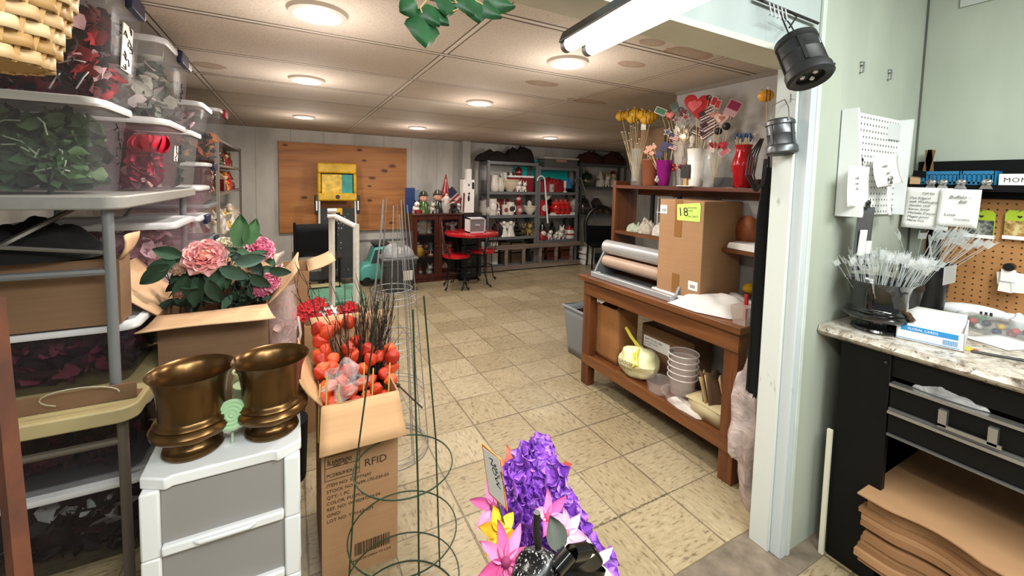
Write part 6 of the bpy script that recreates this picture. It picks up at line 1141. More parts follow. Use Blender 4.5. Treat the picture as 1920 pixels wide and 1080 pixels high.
t = thing('grocery_bag', 'pale yellow grocery bag tied with yellow handles on the bench shelf', 'grocery bag', (2.0, 1.92, SZ)); mb = MB(); mb.ball((0, 0, .09), (.105, .145, .098), 24, 16, None, .3, 3); mb.lathe([(.06, .14), (.028, .18), (.018, .20)], 16); mb.build('bag', mat('pale_yellow_bag', '#e8e4b4', .35, var=.12, scale=5, bmp=.15), t)
YB_ = mat('yellow_bag_handle', '#d8cf4a', .4)
MB().tube([(0, 0, .19), (-.03, .05, .25), (-.02, .11, .29), (-.01, .10, .27), (0, .03, .20)], .010, 5).build('bag_handle', YB_, t); MB().tube([(0, 0, .19), (-.07, -.04, .17), (-.10, -.08, .12), (-.10, -.05, .10), (-.06, -.01, .17)], .010, 5).build('bag_handle', YB_, t)
GF = frame((-.118, .0, .065), (.16, -1, 0), (.25, 0, 1)); text('GROCERY', .028, INK, GF @ TM(-.06, .035, .004), t); text('THANK YOU', .018, INK, GF @ TM(-.06, .008, .004), t); text('RECYCLE', .018, mat('olive_ink', '#6b6a2a', .6), GF @ TM(-.06, -.035, .006), t)
# deli containers
CT = plastic('clear_deli_plastic', '#d5c8c4', .16, .1)
def deli(z, r, h, lab):
    mb = MB().lathe([(0, .003), (r*.8, .0), (r*.82, .006), (r*.97, h*.92), (r*1.06, h*.93), (r*1.06, h), (r*.98, h), (r*.8, .01), (0, .008)], 28); return tag(mb.build('deli_tub', CT, loc=(1.99, 1.575, z)), lab, 'tub', 'stacked clear tubs')
for k in range(5):
    o = deli(SZ+.055+.034*k, .078, .10, ('lowest', 'second lowest', 'middle', 'next to topmost', 'topmost')[k]+' round clear tub of the nested pile on the bench shelf')
    MB().ring((0, 0, .098), .0825, .0035).build('rim', plastic('deli_rim', '#e2dad8', .6, .12), o)
tag(MB().lathe([(0, 0), (.085, 0), (.11, .045), (.115, .05), (.105, .05), (.08, .006), (0, .005)], 28).build('clear_bowl', CT, loc=(1.99, 1.575, SZ+.002)), 'shallow clear bowl under the nested clear tubs', 'bowl')
tag(MB().lathe([(0, 0), (.06, 0), (.075, .07), (.08, .075), (.07, .07), (.055, .006), (0, .005)], 24).build('clear_bowl', CT, loc=(1.96, 1.72, SZ+.002)), 'small clear bowl between grocery bag and clear tubs', 'bowl')
cloth_heap('foam_wrap', 'flat white foam wrap at the front of the bench shelf', 'wrap', 1.945, 1.56-.06, SZ+.001, .05, .12, .035, mat('white_foam', '#cfc8c0', .6, var=.1), 71)
t = thing('basin', 'cream plastic basin of folded sacks at the near shelf end', 'basin', (2.03, 1.365, SZ+.001)); mb = MB()
mb.frust((-.10, -.085, .10, .085, .002), (-.125, -.105, .125, .105, .10)); bs = mb.build('body', mat('cream_plastic', '#cfc29a', .4), t); 
for i, a in enumerate(((-.132, -.112, .132, -.098), (-.132, .098, .132, .112), (-.132, -.098, -.118, .098), (.118, -.098, .132, .098))): pass
MB().tube([(-.128, -.108, .10), (.128, -.108, .10), (.128, .108, .10), (-.128, .108, .10)], .006, 6, True).build('rim', mat('cream_plastic', '#cfc29a', .4), t)
bs.data.polygons[1].use_smooth = False
for k in range(5):
    mb = MB(); y = -.075+.03*k; mb.sheet(lambda u, v: (-.10+.17*u, y+.045*v*v+.012*sin(5*u+k)-.03*max(0, v-.75), .10*v+.09*(v*(1-.5*u+.2*sin(7*u+k)))), 8, 5); tag(mb.build('folded_sack', mat('sack_%d' % (k % 2), ('#b59a6c', '#5d4530')[k % 2], .85, var=.2, bmp=.3), loc=(2.03, 1.365, SZ+.07-.012*(k % 3)), solid=.006, rz=(9, -12, 5, -7, 14)[k]), ('tan', 'dark', 'upright tan', 'second dark', 'rearmost tan')[k]+' folded sack standing in the cream basin', 'sack')
# grey bin beyond the bench
GB = mat('grey_bin_plastic', '#7f8488', .45)
t = thing('waste_bin', 'grey open plastic bin standing beyond the workbench', 'bin', (2.26, 2.68, 0)); bx = MB()
def gb(u, v):
    k = u*4; i = int(k) % 4; f = k-int(k); cs = [(-.17, -.22), (.17, -.22), (.17, .22), (-.17, .22)]; a, b2 = cs[i], cs[(i+1) % 4]; s_ = .80+.2*v; return ((a[0]+(b2[0]-a[0])*f)*s_, (a[1]+(b2[1]-a[1])*f)*s_, .41*v)
bx.sheet(gb, 32, 6, None, False); bx.box(-.134, -.174, 0, .134, .174, .006); bx.build('body', GB, t, solid=.004)
MB().tube([(-.175, -.225, .41), (.175, -.225, .41), (.175, .225, .41), (-.175, .225, .41)], .011, 8, True).build('rim', mat('grey_bin_rim', '#8f9498', .4), t)
tag(MB().sheet(lambda u, v: (-.15+.30*u, -.2+.4*v, .02*noise.noise(Vector((u*4, v*4, 2)))+.03), 10, 10).build('bin_liner', BLACK_M, loc=(2.26, 2.68, .33)), 'black liner slack inside the grey bin', 'bin liner')
tag(MB().c_('#c9c9c6').box(-.03, -.03, 0, .03, .03, .16).c_('#17181a').box(.035, -.03, 0, .06, .03, .18).build('cleaning_bottle', V, loc=(2.2, 2.50, .36)), 'white and black bottles poking out of the grey bin', 'bottle')
# ---- things hanging behind the jamb
t = thing('hanging_apron', 'long black cloth apron hanging behind the door jamb', 'apron', (1.79, 1.03, 0)); mb = MB()
def ap(u, v):
    z = .42+1.13*v; w_ = .008+.062*min(1, v*1.25)**1.2*(1-.35*max(0, v-.8)/.2); x = (2*u-1)*w_-.055*(1-v)**2; return (x, .02*sin(u*9+v*3)*(.4+.6*(1-v)), z)
mb.sheet(ap, 16, 24); mb.build('cloth', BLACK_C, t, solid=.008)
MB().tube([(-.02, 0, 1.54), (-.045, -.01, 1.62), (-.015, 0, 1.72), (.01, 0, 1.60)], .004, 5).build('neck_strap', BLACK_C, t)
for k in range(4): 
    mb = MB(); cx = at(1428, 320, y=1.02); mb.tube([cx+Vector((.0, .004*k, .13)), cx+Vector((-.035-.012*k, .004*k, .06)), cx+Vector((-.05-.012*k, .004*k, -.02)), cx+Vector((-.02, .004*k, -.085)), cx+Vector((.025, .004*k, -.05)), cx+Vector((.035, .004*k, .05))], .003, 5); tag(mb.build('cable_loop', BLACK), ('outermost', 'second', 'third', 'innermost')[3-k]+' thin black cable loop behind the door jamb', 'cable', 'black cords behind the jamb')
for k, (x, z0, h) in enumerate(((1.775, .20, .46), (1.86, .0, .42))):
    t = thing('plastic_bag', ('upper crumpled clear bag hanging at the back of the jamb', 'lower crumpled clear bag slumped behind the jamb')[k], 'plastic bag', (x, 1.06, z0)); MB().ball((0, 0, h/2), (.075, .06, h/2), 18, 14, None, .5, 5+k).build('bag', plastic('pinkish_bag', '#d9c8c4', .6, .25, .2), t)
bp = at(1436, 180, y=1.05); pick('bee_pick', 'orange yellow bee pick alone behind the door jamb', 'bee pick', at(1440, 290, y=1.05), bp, 'bee', ['#d8921a', '#2a1a0a'], .05, 'bee picks')
# ================================================================== counter corner at the right
def speck_mat():
    m, nt, b = _new('speckled_stone_laminate'); v = coords(nt, (1, 1, 1)); f = noi(nt, v, 22, 5, .65, .8); g = noi(nt, v, 60, 3, .6)
    c = ramp(nt, f, [(.28, '#4f4338'), (.38, '#8a7f70'), (.5, '#b9b2a6'), (.66, '#d2cdc4')]); c = mix(nt, ramp(nt, g, [(.60, (0, 0, 0, 1)), (.66, (.8,)*3+(1,))]), c, '#3a322b')
    nt.links.new(c, b.inputs['Base Color']); b.inputs['Roughness'].default_value = .3; return m
CT_ = .925
cb = MB(); cb.prism([(-.02, 0), (-.035, .012), (-.04, .02), (-.03, .034), (-.03, .04), (.77, .04), (.77, 0)], -1.3, 0, Matrix(((1, 0, 0, 0), (0, 0, 1, 0), (0, 1, 0, 0), (0, 0, 0, 1))))
tag(cb.build('countertop', speck_mat(), loc=(1.89, .845, CT_-.04)), 'speckled stone-look countertop running along the pegboard wall', 'countertop')
BKW = mat('black_painted_wood', '#060607', .5, var=.3, scale=8, spec=.25)
t = thing('counter_cabinet', 'black cabinet under the countertop with drawers and open bay', 'cabinet', (1.89, .78, 0)); Yl = -1.2
MB().box(.0, -.155, 0, .03, -.0, .884).build('front_stile', BKW, t, bev=.003); MB().box(.03, -.02, 0, .72, 0, .884).build('end_panel', BKW, t); MB().box(.70, Yl, 0, .72, -.02, .884).build('back_panel', BKW, t); MB().box(.03, Yl, .04, .70, -.02, .07).build('bottom_board', BKW, t)
MB().box(.01, Yl, .80, .03, -.155, .884).build('top_rail', BKW, t); MB().prism([(-.155, .0), (-.155, .04), (-.26, .07), (-.7, .07), (-.7, .12), (-1.2, .12), (-1.2, .0)], .012, .03, Matrix(((0, 0, 1, 0), (1, 0, 0, 0), (0, 1, 0, 0), (0, 0, 0, 1)))).build('plinth', BKW, t)
RAIL = mat('bright_rail', '#b5b6b6', .25, .85)
for k, (za, zb) in enumerate(((.695, .772), (.60, .672))):
    dr = MB().box(-.002, Yl, za, .018, -.160, zb).build('drawer', BKW, t); MB().box(-.018, Yl, zb, .02, -.160, zb+.010).build('metal_edge', RAIL, dr); MB().box(-.010, Yl, za-.012, .018, -.160, za-.004).build('lower_edge', mat('dull_rail', '#77787a', .35, .7), dr)
    if k == 0:
        for y in (-.30, -.41): MB().box(-.022, y-.010, za+.004, -.002, y+.010, za+.058).build('handle_bracket', RAIL, dr)
        MB().box(-.022, -.43, za+.0, -.016, -.29, za+.012).build('handle_bar', RAIL, dr)
for k, (y, z) in enumerate(((-.14, .845), (-.12, .15))): MB().ball((-.001, y, z), .008, 8, 6).build('bolt', mat('dark_bolt', '#2a2a2c', .4, .6), t)
cloth_heap('plastic_wrap', 'crumpled clear wrap on top of the upper drawer edge', 'wrap', 1.905, .48, .795-.012, .012, .09, .03, BAGCLEAR, 81)
tag(MB().box(-.006, -.008, 0, .006, .008, .52).build('white_board', mat('cream_board', '#d8d4c2', .6), loc=(1.868, .785, .0)), 'narrow cream board standing against the black cabinet end', 'board')
# pile of flat cardboard sheets in the bay
q = 0; names_ = ['topmost', 'second', 'third', 'fourth', 'fifth', 'sixth', 'seventh', 'eighth', 'ninth', 'tenth', 'eleventh', 'lowest']; z = .105
for k in range(12):
    th_ = RN.choice([.018, .026, .034, .028]); off = RN.uniform(-.02, .02)
    if k == 11: th_ = .006; off = -.035
    def cs(u, v, k=k): return None
    pts = [(-.03+off, 0)] + [(-.03+off+.028*sin(pi*min(1, max(0, (s_-.15)/.35)))*(1 if .15 < s_ < .5 else 0)-.012*s_, -.62*s_) for s_ in [i/24 for i in range(1, 25)]] + [(.50, -.62), (.50, 0)]
    tag(MB().prism(pts[::-1], 0, th_-.001).build('cardboard_sleeve', CARD if k % 2 else cardmat('cardboard_b', '#8c6643'), loc=(1.868, .655+RN.uniform(-.012, .012), z)), names_[11-k]+' flat cardboard sleeve of the pile in the black cabinet bay', 'cardboard sleeve', 'flat cardboard sleeves in the cabinet'); z += th_
tag(MB().box(0, -.60, 0, .4, 0, .034).build('pile_base_board', CARD_D, loc=(1.93, .64, .0705)), 'dark board under the pile of cardboard sleeves', 'board')
# ---- right wall: pegboard, shelf, baskets, papers
def peg(name, c, hole, step, axes, size=.0035):
    m, nt, b = _new(name); P = coords(nt); sx = nd(nt, 'ShaderNodeSeparateXYZ'); nt.links.new(P, sx.inputs[0]); r2 = None
    for a in axes:
        f = mathn(nt, 'SUBTRACT', mathn(nt, 'FRACT', mathn(nt, 'DIVIDE', sx.outputs['XYZ'.index(a)], step)), .5); f = mathn(nt, 'POWER', mathn(nt, 'MULTIPLY', f, step), 2); r2 = f if r2 is None else mathn(nt, 'ADD', r2, f)
    g = mathn(nt, 'LESS_THAN', r2, size**2); base = ramp(nt, noi(nt, P, 6, 4), [(.3, c[0]), (.7, c[1])]); nt.links.new(mix(nt, g, base, hole), b.inputs['Base Color']); b.inputs['Roughness'].default_value = .6; return m
tag(MB().box(-.008, -1.2, 0, 0, .0, .535).build('pegboard', peg('tan_pegboard', ('#9c6a3a', '#b5824c'), '#2a170a', .0254, 'YZ'), loc=(2.636, .785, .926)), 'tan pegboard on the wall behind the counter', 'pegboard')
t = thing('wall_shelf', 'black wall shelf holding blue baskets above the pegboard', 'shelf', (2.54, .83, 1.47)); MB().box(-.005, -1.2, 0, .09, 0, .028).build('front_ledge', BLACK_M, t); MB().box(.085, -1.2, .028, .095, 0, .135).build('back_board', BLACK_M, t); MB().box(.0, -1.2, -.05, .012, .0, 0).build('drop_rail', BLACK_M, t) if False else MB().box(.075, -1.2, -.03, .095, 0, 0).build('cleat', BLACK_M, t)
MB().box(.07, -.10, -.36, .095, -.055, -.03).build('wall_bracket', BLACK_M, t)
BLU = mat('blue_basket_plastic', '#1f6f9c', .4)
def basket_b(y0, y1, lab, tilt=0):
    t = thing('plastic_basket', lab, 'basket', (2.575, (y0+y1)/2, 1.4985), 0, 'blue slotted baskets'); h = (y1-y0)/2; mb = MB(); mb.box(-.035, -h, 0, .035, h, .006)
    for a in ((-.04, -.034), (.034, .04)):
        n = int((y1-y0)/.012)
        for k in range(n): mb.box(a[0], -h+2*h*k/n, .004, a[1], -h+2*h*k/n+.007, .045)
        mb.box(a[0], -h, .042, a[1], h, .058); mb.box(a[0], -h, 0, a[1], h, .012)
    for s_ in (-1, 1): mb.box(-.04, s_*h-.003, 0, .04, s_*h+.003, .058)
    mb.build('body', BLU, t); return t
basket_b(.665, .79, 'blue slotted basket nearest the wall corner'); basket_b(.565, .66, 'blue slotted basket beside the MON sign')
t = thing('weekday_sign', 'white card lettered MON standing on the black shelf', 'sign', (2.545, .555, 1.4985)); MB().box(-.001, -.20, 0, .001, 0, .045).build('card', PAPER, t); SFY = frame((-.0013, 0, 0), (0, -1, 0), (0, 0, 1)); text('MON', .026, INK, SFY @ TM(.012, .012, 0), t, sp=1.15)
t = thing('cardboard_roll', 'folded brown cardboard piece at the shelf corner', 'cardboard', (2.56, .81, 1.4985)); MB().box(-.03, -.02, 0, .02, .015, .035).build('roll', CARD_L, t); MB().box(-.035, -.03, .035, .03, .012, .062, TM(0, 0, 0, 8)).build('black_flap', BLACK_M, t)
for k, (dx, a) in enumerate(((0, 8), (.028, -6))):
    tag(MB().box(-.004, -.012, 0, .004, .012, .16, TM(0, 0, 0, a)).build('wooden_stick', mat('brown_paint_stick', '#7a5632', .6, var=.15), loc=(2.60, .802-dx, 1.4985)), ('flat brown stick leaning nearest the corner', 'flat brown stick crossing beside the first')[k], 'stick')
def binder_clip(name, label, p, X=(0, -1, 0), s=1.0, m=CHROME):
    t = thing(name, label, 'clip', p, 0, 'metal clips'); M = frame((0, 0, 0), X, (0, 0, 1))
    MB().prism([(-.02*s, -.012*s), (.02*s, -.012*s), (.012*s, .004*s), (-.012*s, .004*s)], 0, .006, M).build('jaw', m, t); MB().ball((0, .016*s, .004), (.018*s, .015*s, .008*s), 14, 8, M).build('round_grip', m, t); return t
for k, px in enumerate((1746, 1768, 1802, 1850)): binder_clip('magnet_clip', ('round chrome clip nearest the corner', 'round chrome clip holding the lettered list', 'round chrome clip holding the larger note', 'round chrome clip with nothing hanging from it')[k]+' on the black shelf edge', at(px, 349, x=2.528))
HN = mat('pen_ink', '#2a2a30', .7)
def note(name, label, c, X, Yv, w, h, lines, m=PAPER, curl=.012, seed=0, hand=None, group=None, size=.012):
    t = thing(name, label, 'paper', c, 0, group); M = frame((0, 0, 0), X, Yv)
    MB().sheet(lambda u, v: ((u-.5)*w, -v*h, curl*(v*v)+.004*sin(u*5+seed)*v), 8, 8, M).build('sheet', m, t, solid=.0006)
    for i, (s_, x, y, sz) in enumerate(lines): text(s_, sz, HN, M @ TM(x, y, curl*(y/h)**2+.0055), t, 'handwriting', shear=.25)
    return t
rp = at(1770, 352, x=2.522)
note('lettered_list', 'sheet of handwritten list clipped under the black shelf', at(1742, 352, x=2.518), (0, -1, -.02), (.0, .05, 1), .155, .185, [('Call list', -.02, -.03, .014)]+[(s_, -.06, -.052-.017*i, .0145) for i, s_ in enumerate(('Dee Kilgard', 'with Washington', 'Garden club', 'Karen Smith', 'Michelle Dwyer', 'Megan Jones', 'Marie Fox'))], seed=1)
note('order_note', "large handwritten note reading Buffalo, overlapping the list", at(1801, 355, x=2.512), (0, -1, -.01), (0, .08, 1), .125, .16, [('Buffalo -', -.03, -.04, .019), ('Bill', .0, -.06, .019), ('Love', -.04, -.115, .018), ('Grandma', -.01, -.132, .013)], seed=2)
# white wall organiser on the partition
WP = peg('white_pegboard', ('#d8dad8', '#e3e5e3'), '#4a4d4f', .026, 'XZ', .0048)
t = thing('wall_organizer', 'white perforated metal organiser mounted on the sage partition wall', 'organiser', (2.205, .85, 1.36)); M = Matrix.Identity(4)
MB().box(-.27, -.012, 0, .20, -.004, .42).build('perforated_panel', WP, t); MB().prism([(0, -.004), (0, -.09), (.018, -.092), (.42, -.055), (.42, -.004)], -.285, -.27, Matrix(((0, 0, 1, 0), (0, 1, 0, 0), (1, 0, 0, 0), (0, 0, 0, 1)))).build('side_wing', WHITE, t); MB().prism([(0, -.004), (0, -.05), (.42, -.06), (.42, -.004)], .20, .214, Matrix(((0, 0, 1, 0), (0, 1, 0, 0), (1, 0, 0, 0), (0, 0, 0, 1)))).build('side_wing', WHITE, t)
MB().box(.10, -.02, .33, .20, -.0125, .40).build('clear_label', plastic('shiny_label', '#e6eaea', .7, .08), t)
note('pinned_note', 'square handwritten note clipped to the white organiser', at(1612, 312, y=.78), (1, 0, 0), (0, -.05, 1), .165, .155, [('order', -.04, -.05, .017), ('roses for', -.04, -.07, .016), ('friday', -.03, -.09, .016)], seed=3)
note('pinned_note', 'tilted receipt curling off the white organiser', at(1662, 290, y=.80), (1, 0, .12), (-.1, -.1, 1), .22, .125, [('receipt', -.05, -.05, .017), ('paid', -.02, -.08, .017)], curl=.03, seed=4)
t = note('grey_tag', 'long dark grey tag with white labels hanging from the organiser', at(1626, 388, y=.775), (1, 0, -.02), (.08, -.05, 1), .135, .25, [], mat('slate_card', '#46494c', .5), seed=5); Mg = frame((0, 0, 0), (1, 0, -.02), (.08, -.05, 1))
MB().box(-.048, -.19, .008, -.008, -.09, .016, Mg).build('white_label', PAPER, t); MB().box(.002, -.185, .008, .042, -.135, .016, Mg).build('white_label', PAPER, t)
note('pinned_note', 'narrow white slip hanging at the organiser edge', at(1668, 345, y=.79), (1, 0, 0), (.1, 0, 1), .035, .13, [], seed=6)
for k, (px, py, y) in enumerate(((1612, 306, .785), (1626, 386, .77), (1668, 340, .785), (1667, 398, .79))): binder_clip('bulldog_clip', ('black clip over the square note', 'black clip gripping the grey tag', 'steel clip over the narrow slip', 'steel clip at the organiser bottom')[k], at(px, py, y=y), (1, 0, 0), .75, BLACK if k < 2 else CHROME)
for k, (px, py) in enumerate(((1613, 126), (1665, 140))):
    mb = MB(); p = at(px, py, y=.848); mb.tube([p+Vector((0, 0, .02)), p+Vector((0, -.012, .018)), p+Vector((0, -.012, -.022)), p+Vector((0, 0, -.022))], .003, 6).tube([p+Vector((0, 0, .008)), p+Vector((.012, -.006, .006))], .003, 6); tag(mb.build('wall_hook', GREYMET), ('small empty hook nearer the door jamb on the sage wall', 'small empty hook nearer the wall corner')[k], 'hook')
mb = MB(); p = at(1564, 120, y=.85); mb.cyl(at(1536, 137, y=.72), p, .0032, n=8).ball(tuple(at(1564, 120, y=.845)), .005, 8, 6); tag(mb.build('long_nail', mat('dark_nail', '#2b2b2d', .4, .6)), 'long dark nail sticking out of the sage wall by the lantern', 'nail')
tag(MB().box(-.004, -.22, 0, 0, 0, .18).build('wall_notice', mat('pale_notice', '#b9beba', .5), loc=(2.636, .739, 2.285)), 'pale framed notice high on the right wall', 'notice')
tag(MB().box(-.012, -.05, 0, 0, 0, .14).build('navy_plaque', mat('navy_plaque', '#14182e', .5), loc=(2.64, .50, 1.85)), 'dark navy plaque at the edge of the right wall', 'plaque')
# lanterns
def lantern(label, p, m, S=1.0, rx=0, ry=0, rz=0, handle=True, decal=False):
    t = thing('camp_lantern', label, 'lantern', p); M = TM(0, 0, 0, rx, ry, rz, S)
    MB().lathe([(0, .0), (.036, 0), (.046, -.008), (.047, -.02), (.043, -.024), (.043, -.052), (.045, -.056), (.043, -.060), (.043, -.092), (.0475, -.096), (.050, -.102), (.050, -.120), (.044, -.126), (.030, -.120), (.028, -.110), (0, -.108)], 32, M).build('body', m, t)
    for k in range(4):
        a = pi/4+pi*k/2; MB().box(-.004, .043, -.092, .004, .0465, -.024, M @ TM(0, 0, 0, 0, 0, k*90+20)).build('strap', m, t)
    hm = MB(); hm.tube([M @ Vector(q) for q in ((-.05, 0, -.014), (-.052, 0, .03), (-.035, 0, .062), (.035, 0, .062), (.052, 0, .03), (.05, 0, -.014))], .0022, 6); hm.build('wire_handle', STEEL if not decal else mat('black_wire', '#1a1a1b', .4, .4), t)
    if decal:
        MB().box(.0, -.0445, -.030, .030, -.042, -.004, M @ TM(0, 0, -.005, 0, 0, 14)).build('blue_sticker', mat('blue_sticker', '#5aa3b5', .4), t); MB().box(.0, -.0450, -.034, .030, -.0425, -.022, M @ TM(0, 0, -.005, 0, 0, 14)).build('white_sticker', PAPER, t)
        for k in range(3): MB().ball((.016*cos(2.1*k), .016*sin(2.1*k), -.112), .008, 8, 6, M).build('lamp_bead', CHROME, t)
    return t
lantern('black camping lantern hanging tilted from the beam bracket', at(1489, 72, y=.785), mat('black_lantern', '#1c1c1e', .5, .1), 1.3, -23, 11, 10, True, True)
lantern('grey metal camping lantern hanging on the door jamb', at(1462, 224, x=1.625), mat('gunmetal', '#5b5e61', .35, .8), 1.05, -4, 6, 60)
mb = MB(); p = at(1482, 186, x=1.64); mb.cyl(p, at(1484, 186, x=1.672), .002, n=6).tube([p+Vector((0, 0, .02)), p-Vector((0, 0, .012))], .0025, 6); tag(mb.build('jamb_nail', STEEL), 'thin nail in the white jamb holding the grey lantern', 'nail')
t = thing('shelf_bracket', 'dark metal strip bracket screwed along the beam', 'bracket', at(1480, 22, y=.835)); d = at(1538, 46, y=.835)-at(1424, 0, y=.835); a0 = at(1416, -4, y=.835)-t.location
MB().tube([a0, a0+d*1.02], .006, 4).build('strip', mat('dark_strip', '#3b3c3e', .4, .6), t)
for k in range(5):
    p = a0+d*(.10+.06*k); MB().tube([p, p+Vector((-.01, -.03, -.02)), p+Vector((-.005, -.035, -.055)), p+Vector((.01, -.02, -.05))], .002, 5).build('hanger_hook', STEEL, t)
MB().tube([a0+d*.52, a0+d*.55+Vector((0, -.02, -.02)), at(1480, 52, y=.79)-t.location], .003, 5).build('lantern_hook', mat('black_wire', '#1a1a1b', .4, .4), t)
# ---- on the counter
p = Vector((2.0, .735, CT_+.001)); o = urn('black_urn', 'glossy black footed urn of clear card holders at the counter end', p.x, p.y-.02, p.z, .195, mat('glossy_black', '#08080a', .12, 0, coat=.6)); o.scale = (1.28, 1.28, 1)
def bucket(label, x, y, r0, r1, h, m=BLACK):
    t = thing('black_bucket', label, 'bucket', (x, y, CT_+.001)); MB().lathe([(0, 0), (r0, 0), (r1*.97, h*.84), (r1*1.02, h*.86), (r1*1.02, h*.9), (r1, h*.91), (r1*1.01, h), (r1*.95, h), (r0*.9, .01), (0, .01)], 28).build('body', m, t); return t
bucket('shorter black bucket of clear card holders beside the urn', 2.215, .735, .06, .082, .165); bucket('taller black bucket of clear card holders in the wall corner', 2.43, .72, .065, .085, .235)
tag(MB().box(-.09, -.001, 0, .04, .001, .075).build('clear_packet', plastic('clear_packet', '#dfe6e4', .5, .1), loc=(2.40, .626, CT_+.165)), 'clear packet hooked on the taller black bucket', 'packet')
PK = plastic('clear_pick_plastic', '#d5dada', .3, .06)
def cpick():
    mb = MB(); mb.tube([(0, 0, 0), (0, 0, .20)], .0016, 4)
    for s_ in (-1, 1): mb.tube([(0, 0, .20), (s_*.012, 0, .225), (s_*.014, .004, .25)], .0018, 4)
    mb.box(-.014, -.001, .205, .014, .001, .235); return mb
base = None
for k in range(150):
    if k < 80: cx, cy, z0, R_, tilt = 2.0, .715, 1.05, .072, (.55 if k < 60 else .85)
    elif k < 115: cx, cy, z0, R_, tilt = 2.215, .735, 1.03, .05, .5
    else: cx, cy, z0, R_, tilt = 2.43, .72, 1.10, .05, .55
    a = RN.uniform(0, 2*pi); r_ = R_*math.sqrt(RN.random()); p = Vector((cx+r_*cos(a), cy+r_*sin(a), z0+RN.uniform(-.015, .01)))
    d = Vector((cos(a)*tilt*r_/R_+RN.uniform(-.25, .25), sin(a)*tilt*r_/R_*.6+RN.uniform(-.25, .1), 1))
    if k >= 115: d += Vector((.25, -.45, 0)) if k % 2 else Vector((-.2, -.2, 0))
    if k < 80: d.x = min(d.x, .8)
    if base is None: o = base = cpick().build('card_holder', PK)
    else: o = base.copy(); C.objects.link(o)
    d.normalize(); top = p+d*.25
    while top.y > .835: d.y -= .1; d.normalize(); top = p+d*.25
    o.matrix_world = along(p, d) @ Matrix.Rotation(RN.uniform(0, 6.28), 4, 'Z') @ Matrix.Scale(.74 if k < 115 else .95, 4)
    tag(o, ('clear plastic card holder pick bristling from the glossy black urn' if k < 80 else 'clear plastic card holder pick in the shorter black bucket' if k < 115 else 'clear plastic card holder pick fanning from the taller black bucket'), 'card holder', ('clear picks in the urn', 'clear picks in the shorter bucket', 'clear picks in the taller bucket')[0 if k < 80 else 1 if k < 115 else 2])
# white carton tray with sheet
t = thing('white_tray_box', 'open white carton with blue print holding paper, on the counter', 'box', (2.10, .585, CT_+.001), 12); w_, d_ = .125, .085
for a in ((-w_, -d_, -w_+.003, d_), (w_-.003, -d_, w_, d_), (-w_, -d_, w_, -d_+.003), (-w_, d_-.003, w_, d_)): MB().box(a[0], a[1], 0, a[2], a[3], .062).build('side', mat('white_card', '#dfe1e4', .6), t)
MB().box(-w_, -d_, 0, w_, d_, .003).build('base', CARD, t); FF = frame((-w_-.0006, d_, 0), (0, -1, 0), (0, 0, 1)); MB().box(.012, .036, 0, .155, .054, .0006, FF).build('blue_band', mat('print_blue', '#2a86c4', .5), t); MB().box(.0, .006, 0, .16, .008, .0006, FF).build('blue_line', mat('print_blue', '#2a86c4', .5), t)
text('FLORAL CARDS', .011, PAPER, FF @ TM(.03, .041, .0009), t); bm = MB()
for k in range(9): bm.box(.12+.004*k, .012, 0, .122+.004*k, .03, .0007, FF)
bm.build('barcode_pattern', mat('print_blue', '#2a86c4', .5), t)
MB().sheet(lambda u, v: (-.10+.22*u, -.08+.16*v, .03+.05*u*u), 8, 4).build('paper', PAPER, t, solid=.0006)
tag(MB().sheet(lambda u, v: (-.09+.18*u, -.065+.13*v, .001+.004*u*v), 4, 4).build('paper_sheet', PAPER, loc=(2.27, .445, CT_+.002), rz=-20, solid=.0006), 'loose white sheet lying before the white carton', 'paper')
tag(MB().c_('#b9b04a').box(-.03, -.02, 0, .02, .02, .002).c_('#a8553a').box(-.025, -.03, 0, .012, -.02, .002).build('sticky_notes', V, loc=(2.06, .49, CT_+.001)), 'yellow and red scraps beside the loose sheet', 'paper scrap')
tag(MB().cyl((0, 0, .005), (.06, -.13, .005), .0042, n=8).build('pen', BLACK, loc=(2.02, .465, CT_+.001)), 'slim black pen on the counter front', 'pen')
t = thing('parts_organizer', 'clear divided box of coloured bits beside the white carton', 'organiser', (2.40, .49, CT_+.001), -12); MB().box(-.05, -.10, 0, .05, .10, .05).build('clear_case', plastic('organizer_case', '#b9bec0', .3, .1), t)
for k, (y, c, z) in enumerate(((.07, '#c23a3a', .027), (.03, '#20263a', .03), (-.01, '#c9a52a', .028), (-.05, '#b8303a', .024), (-.08, '#2a2f3a', .03), (.05, '#dedede', .010), (0, '#2a3a6a', .008), (-.04, '#8c2a2a', .01))): tag(MB().ball((0, 0, 0), (.02, .014, .012), 8, 6).build('small_spool', mat('spool_'+c, c, .4), loc=Vector((2.395, .49, CT_+.001+z))+Vector((y*.2, y*.97, 0))), ('red', 'black', 'yellow', 'crimson', 'dark', 'white', 'navy', 'brick')[k]+' spool inside the clear divided box', 'spool')
p = Vector((2.56, .60, CT_+.001)); t = thing('hot_glue_gun', 'white plastic glue gun lying near the pegboard', 'glue gun', p, -70); MB().ball((0, 0, .035), (.11, .035, .03), 18, 10).ball((.12, 0, .03), (.07, .022, .02), 14, 8).build('shell', WHITE, t); MB().tube([(-.02, 0, .03), (-.03, -.05, .02), (-.03, -.1, .018)], .018, 10).build('grip', WHITE, t)
vm = MB()
for k in range(3): vm.box(.02+.014*k, -.036, .03, .027+.014*k, -.03, .045)
vm.build('vent_pattern', INK, t)
for k in range(5): tag(MB().box(-.07, -.02, 0, .07, .02, .004).build('wooden_pick', mat('pale_pick_wood', '#c9a97a', .6, var=.1), loc=(2.55+.006*k, .70-.006*k, CT_+.001+.0042*k), rz=-62+7*k), ('lowest', 'second', 'middle', 'fourth', 'topmost')[k]+' flat pale wooden stick of the pile behind the glue gun', 'stick', 'pale wooden sticks by the glue gun')
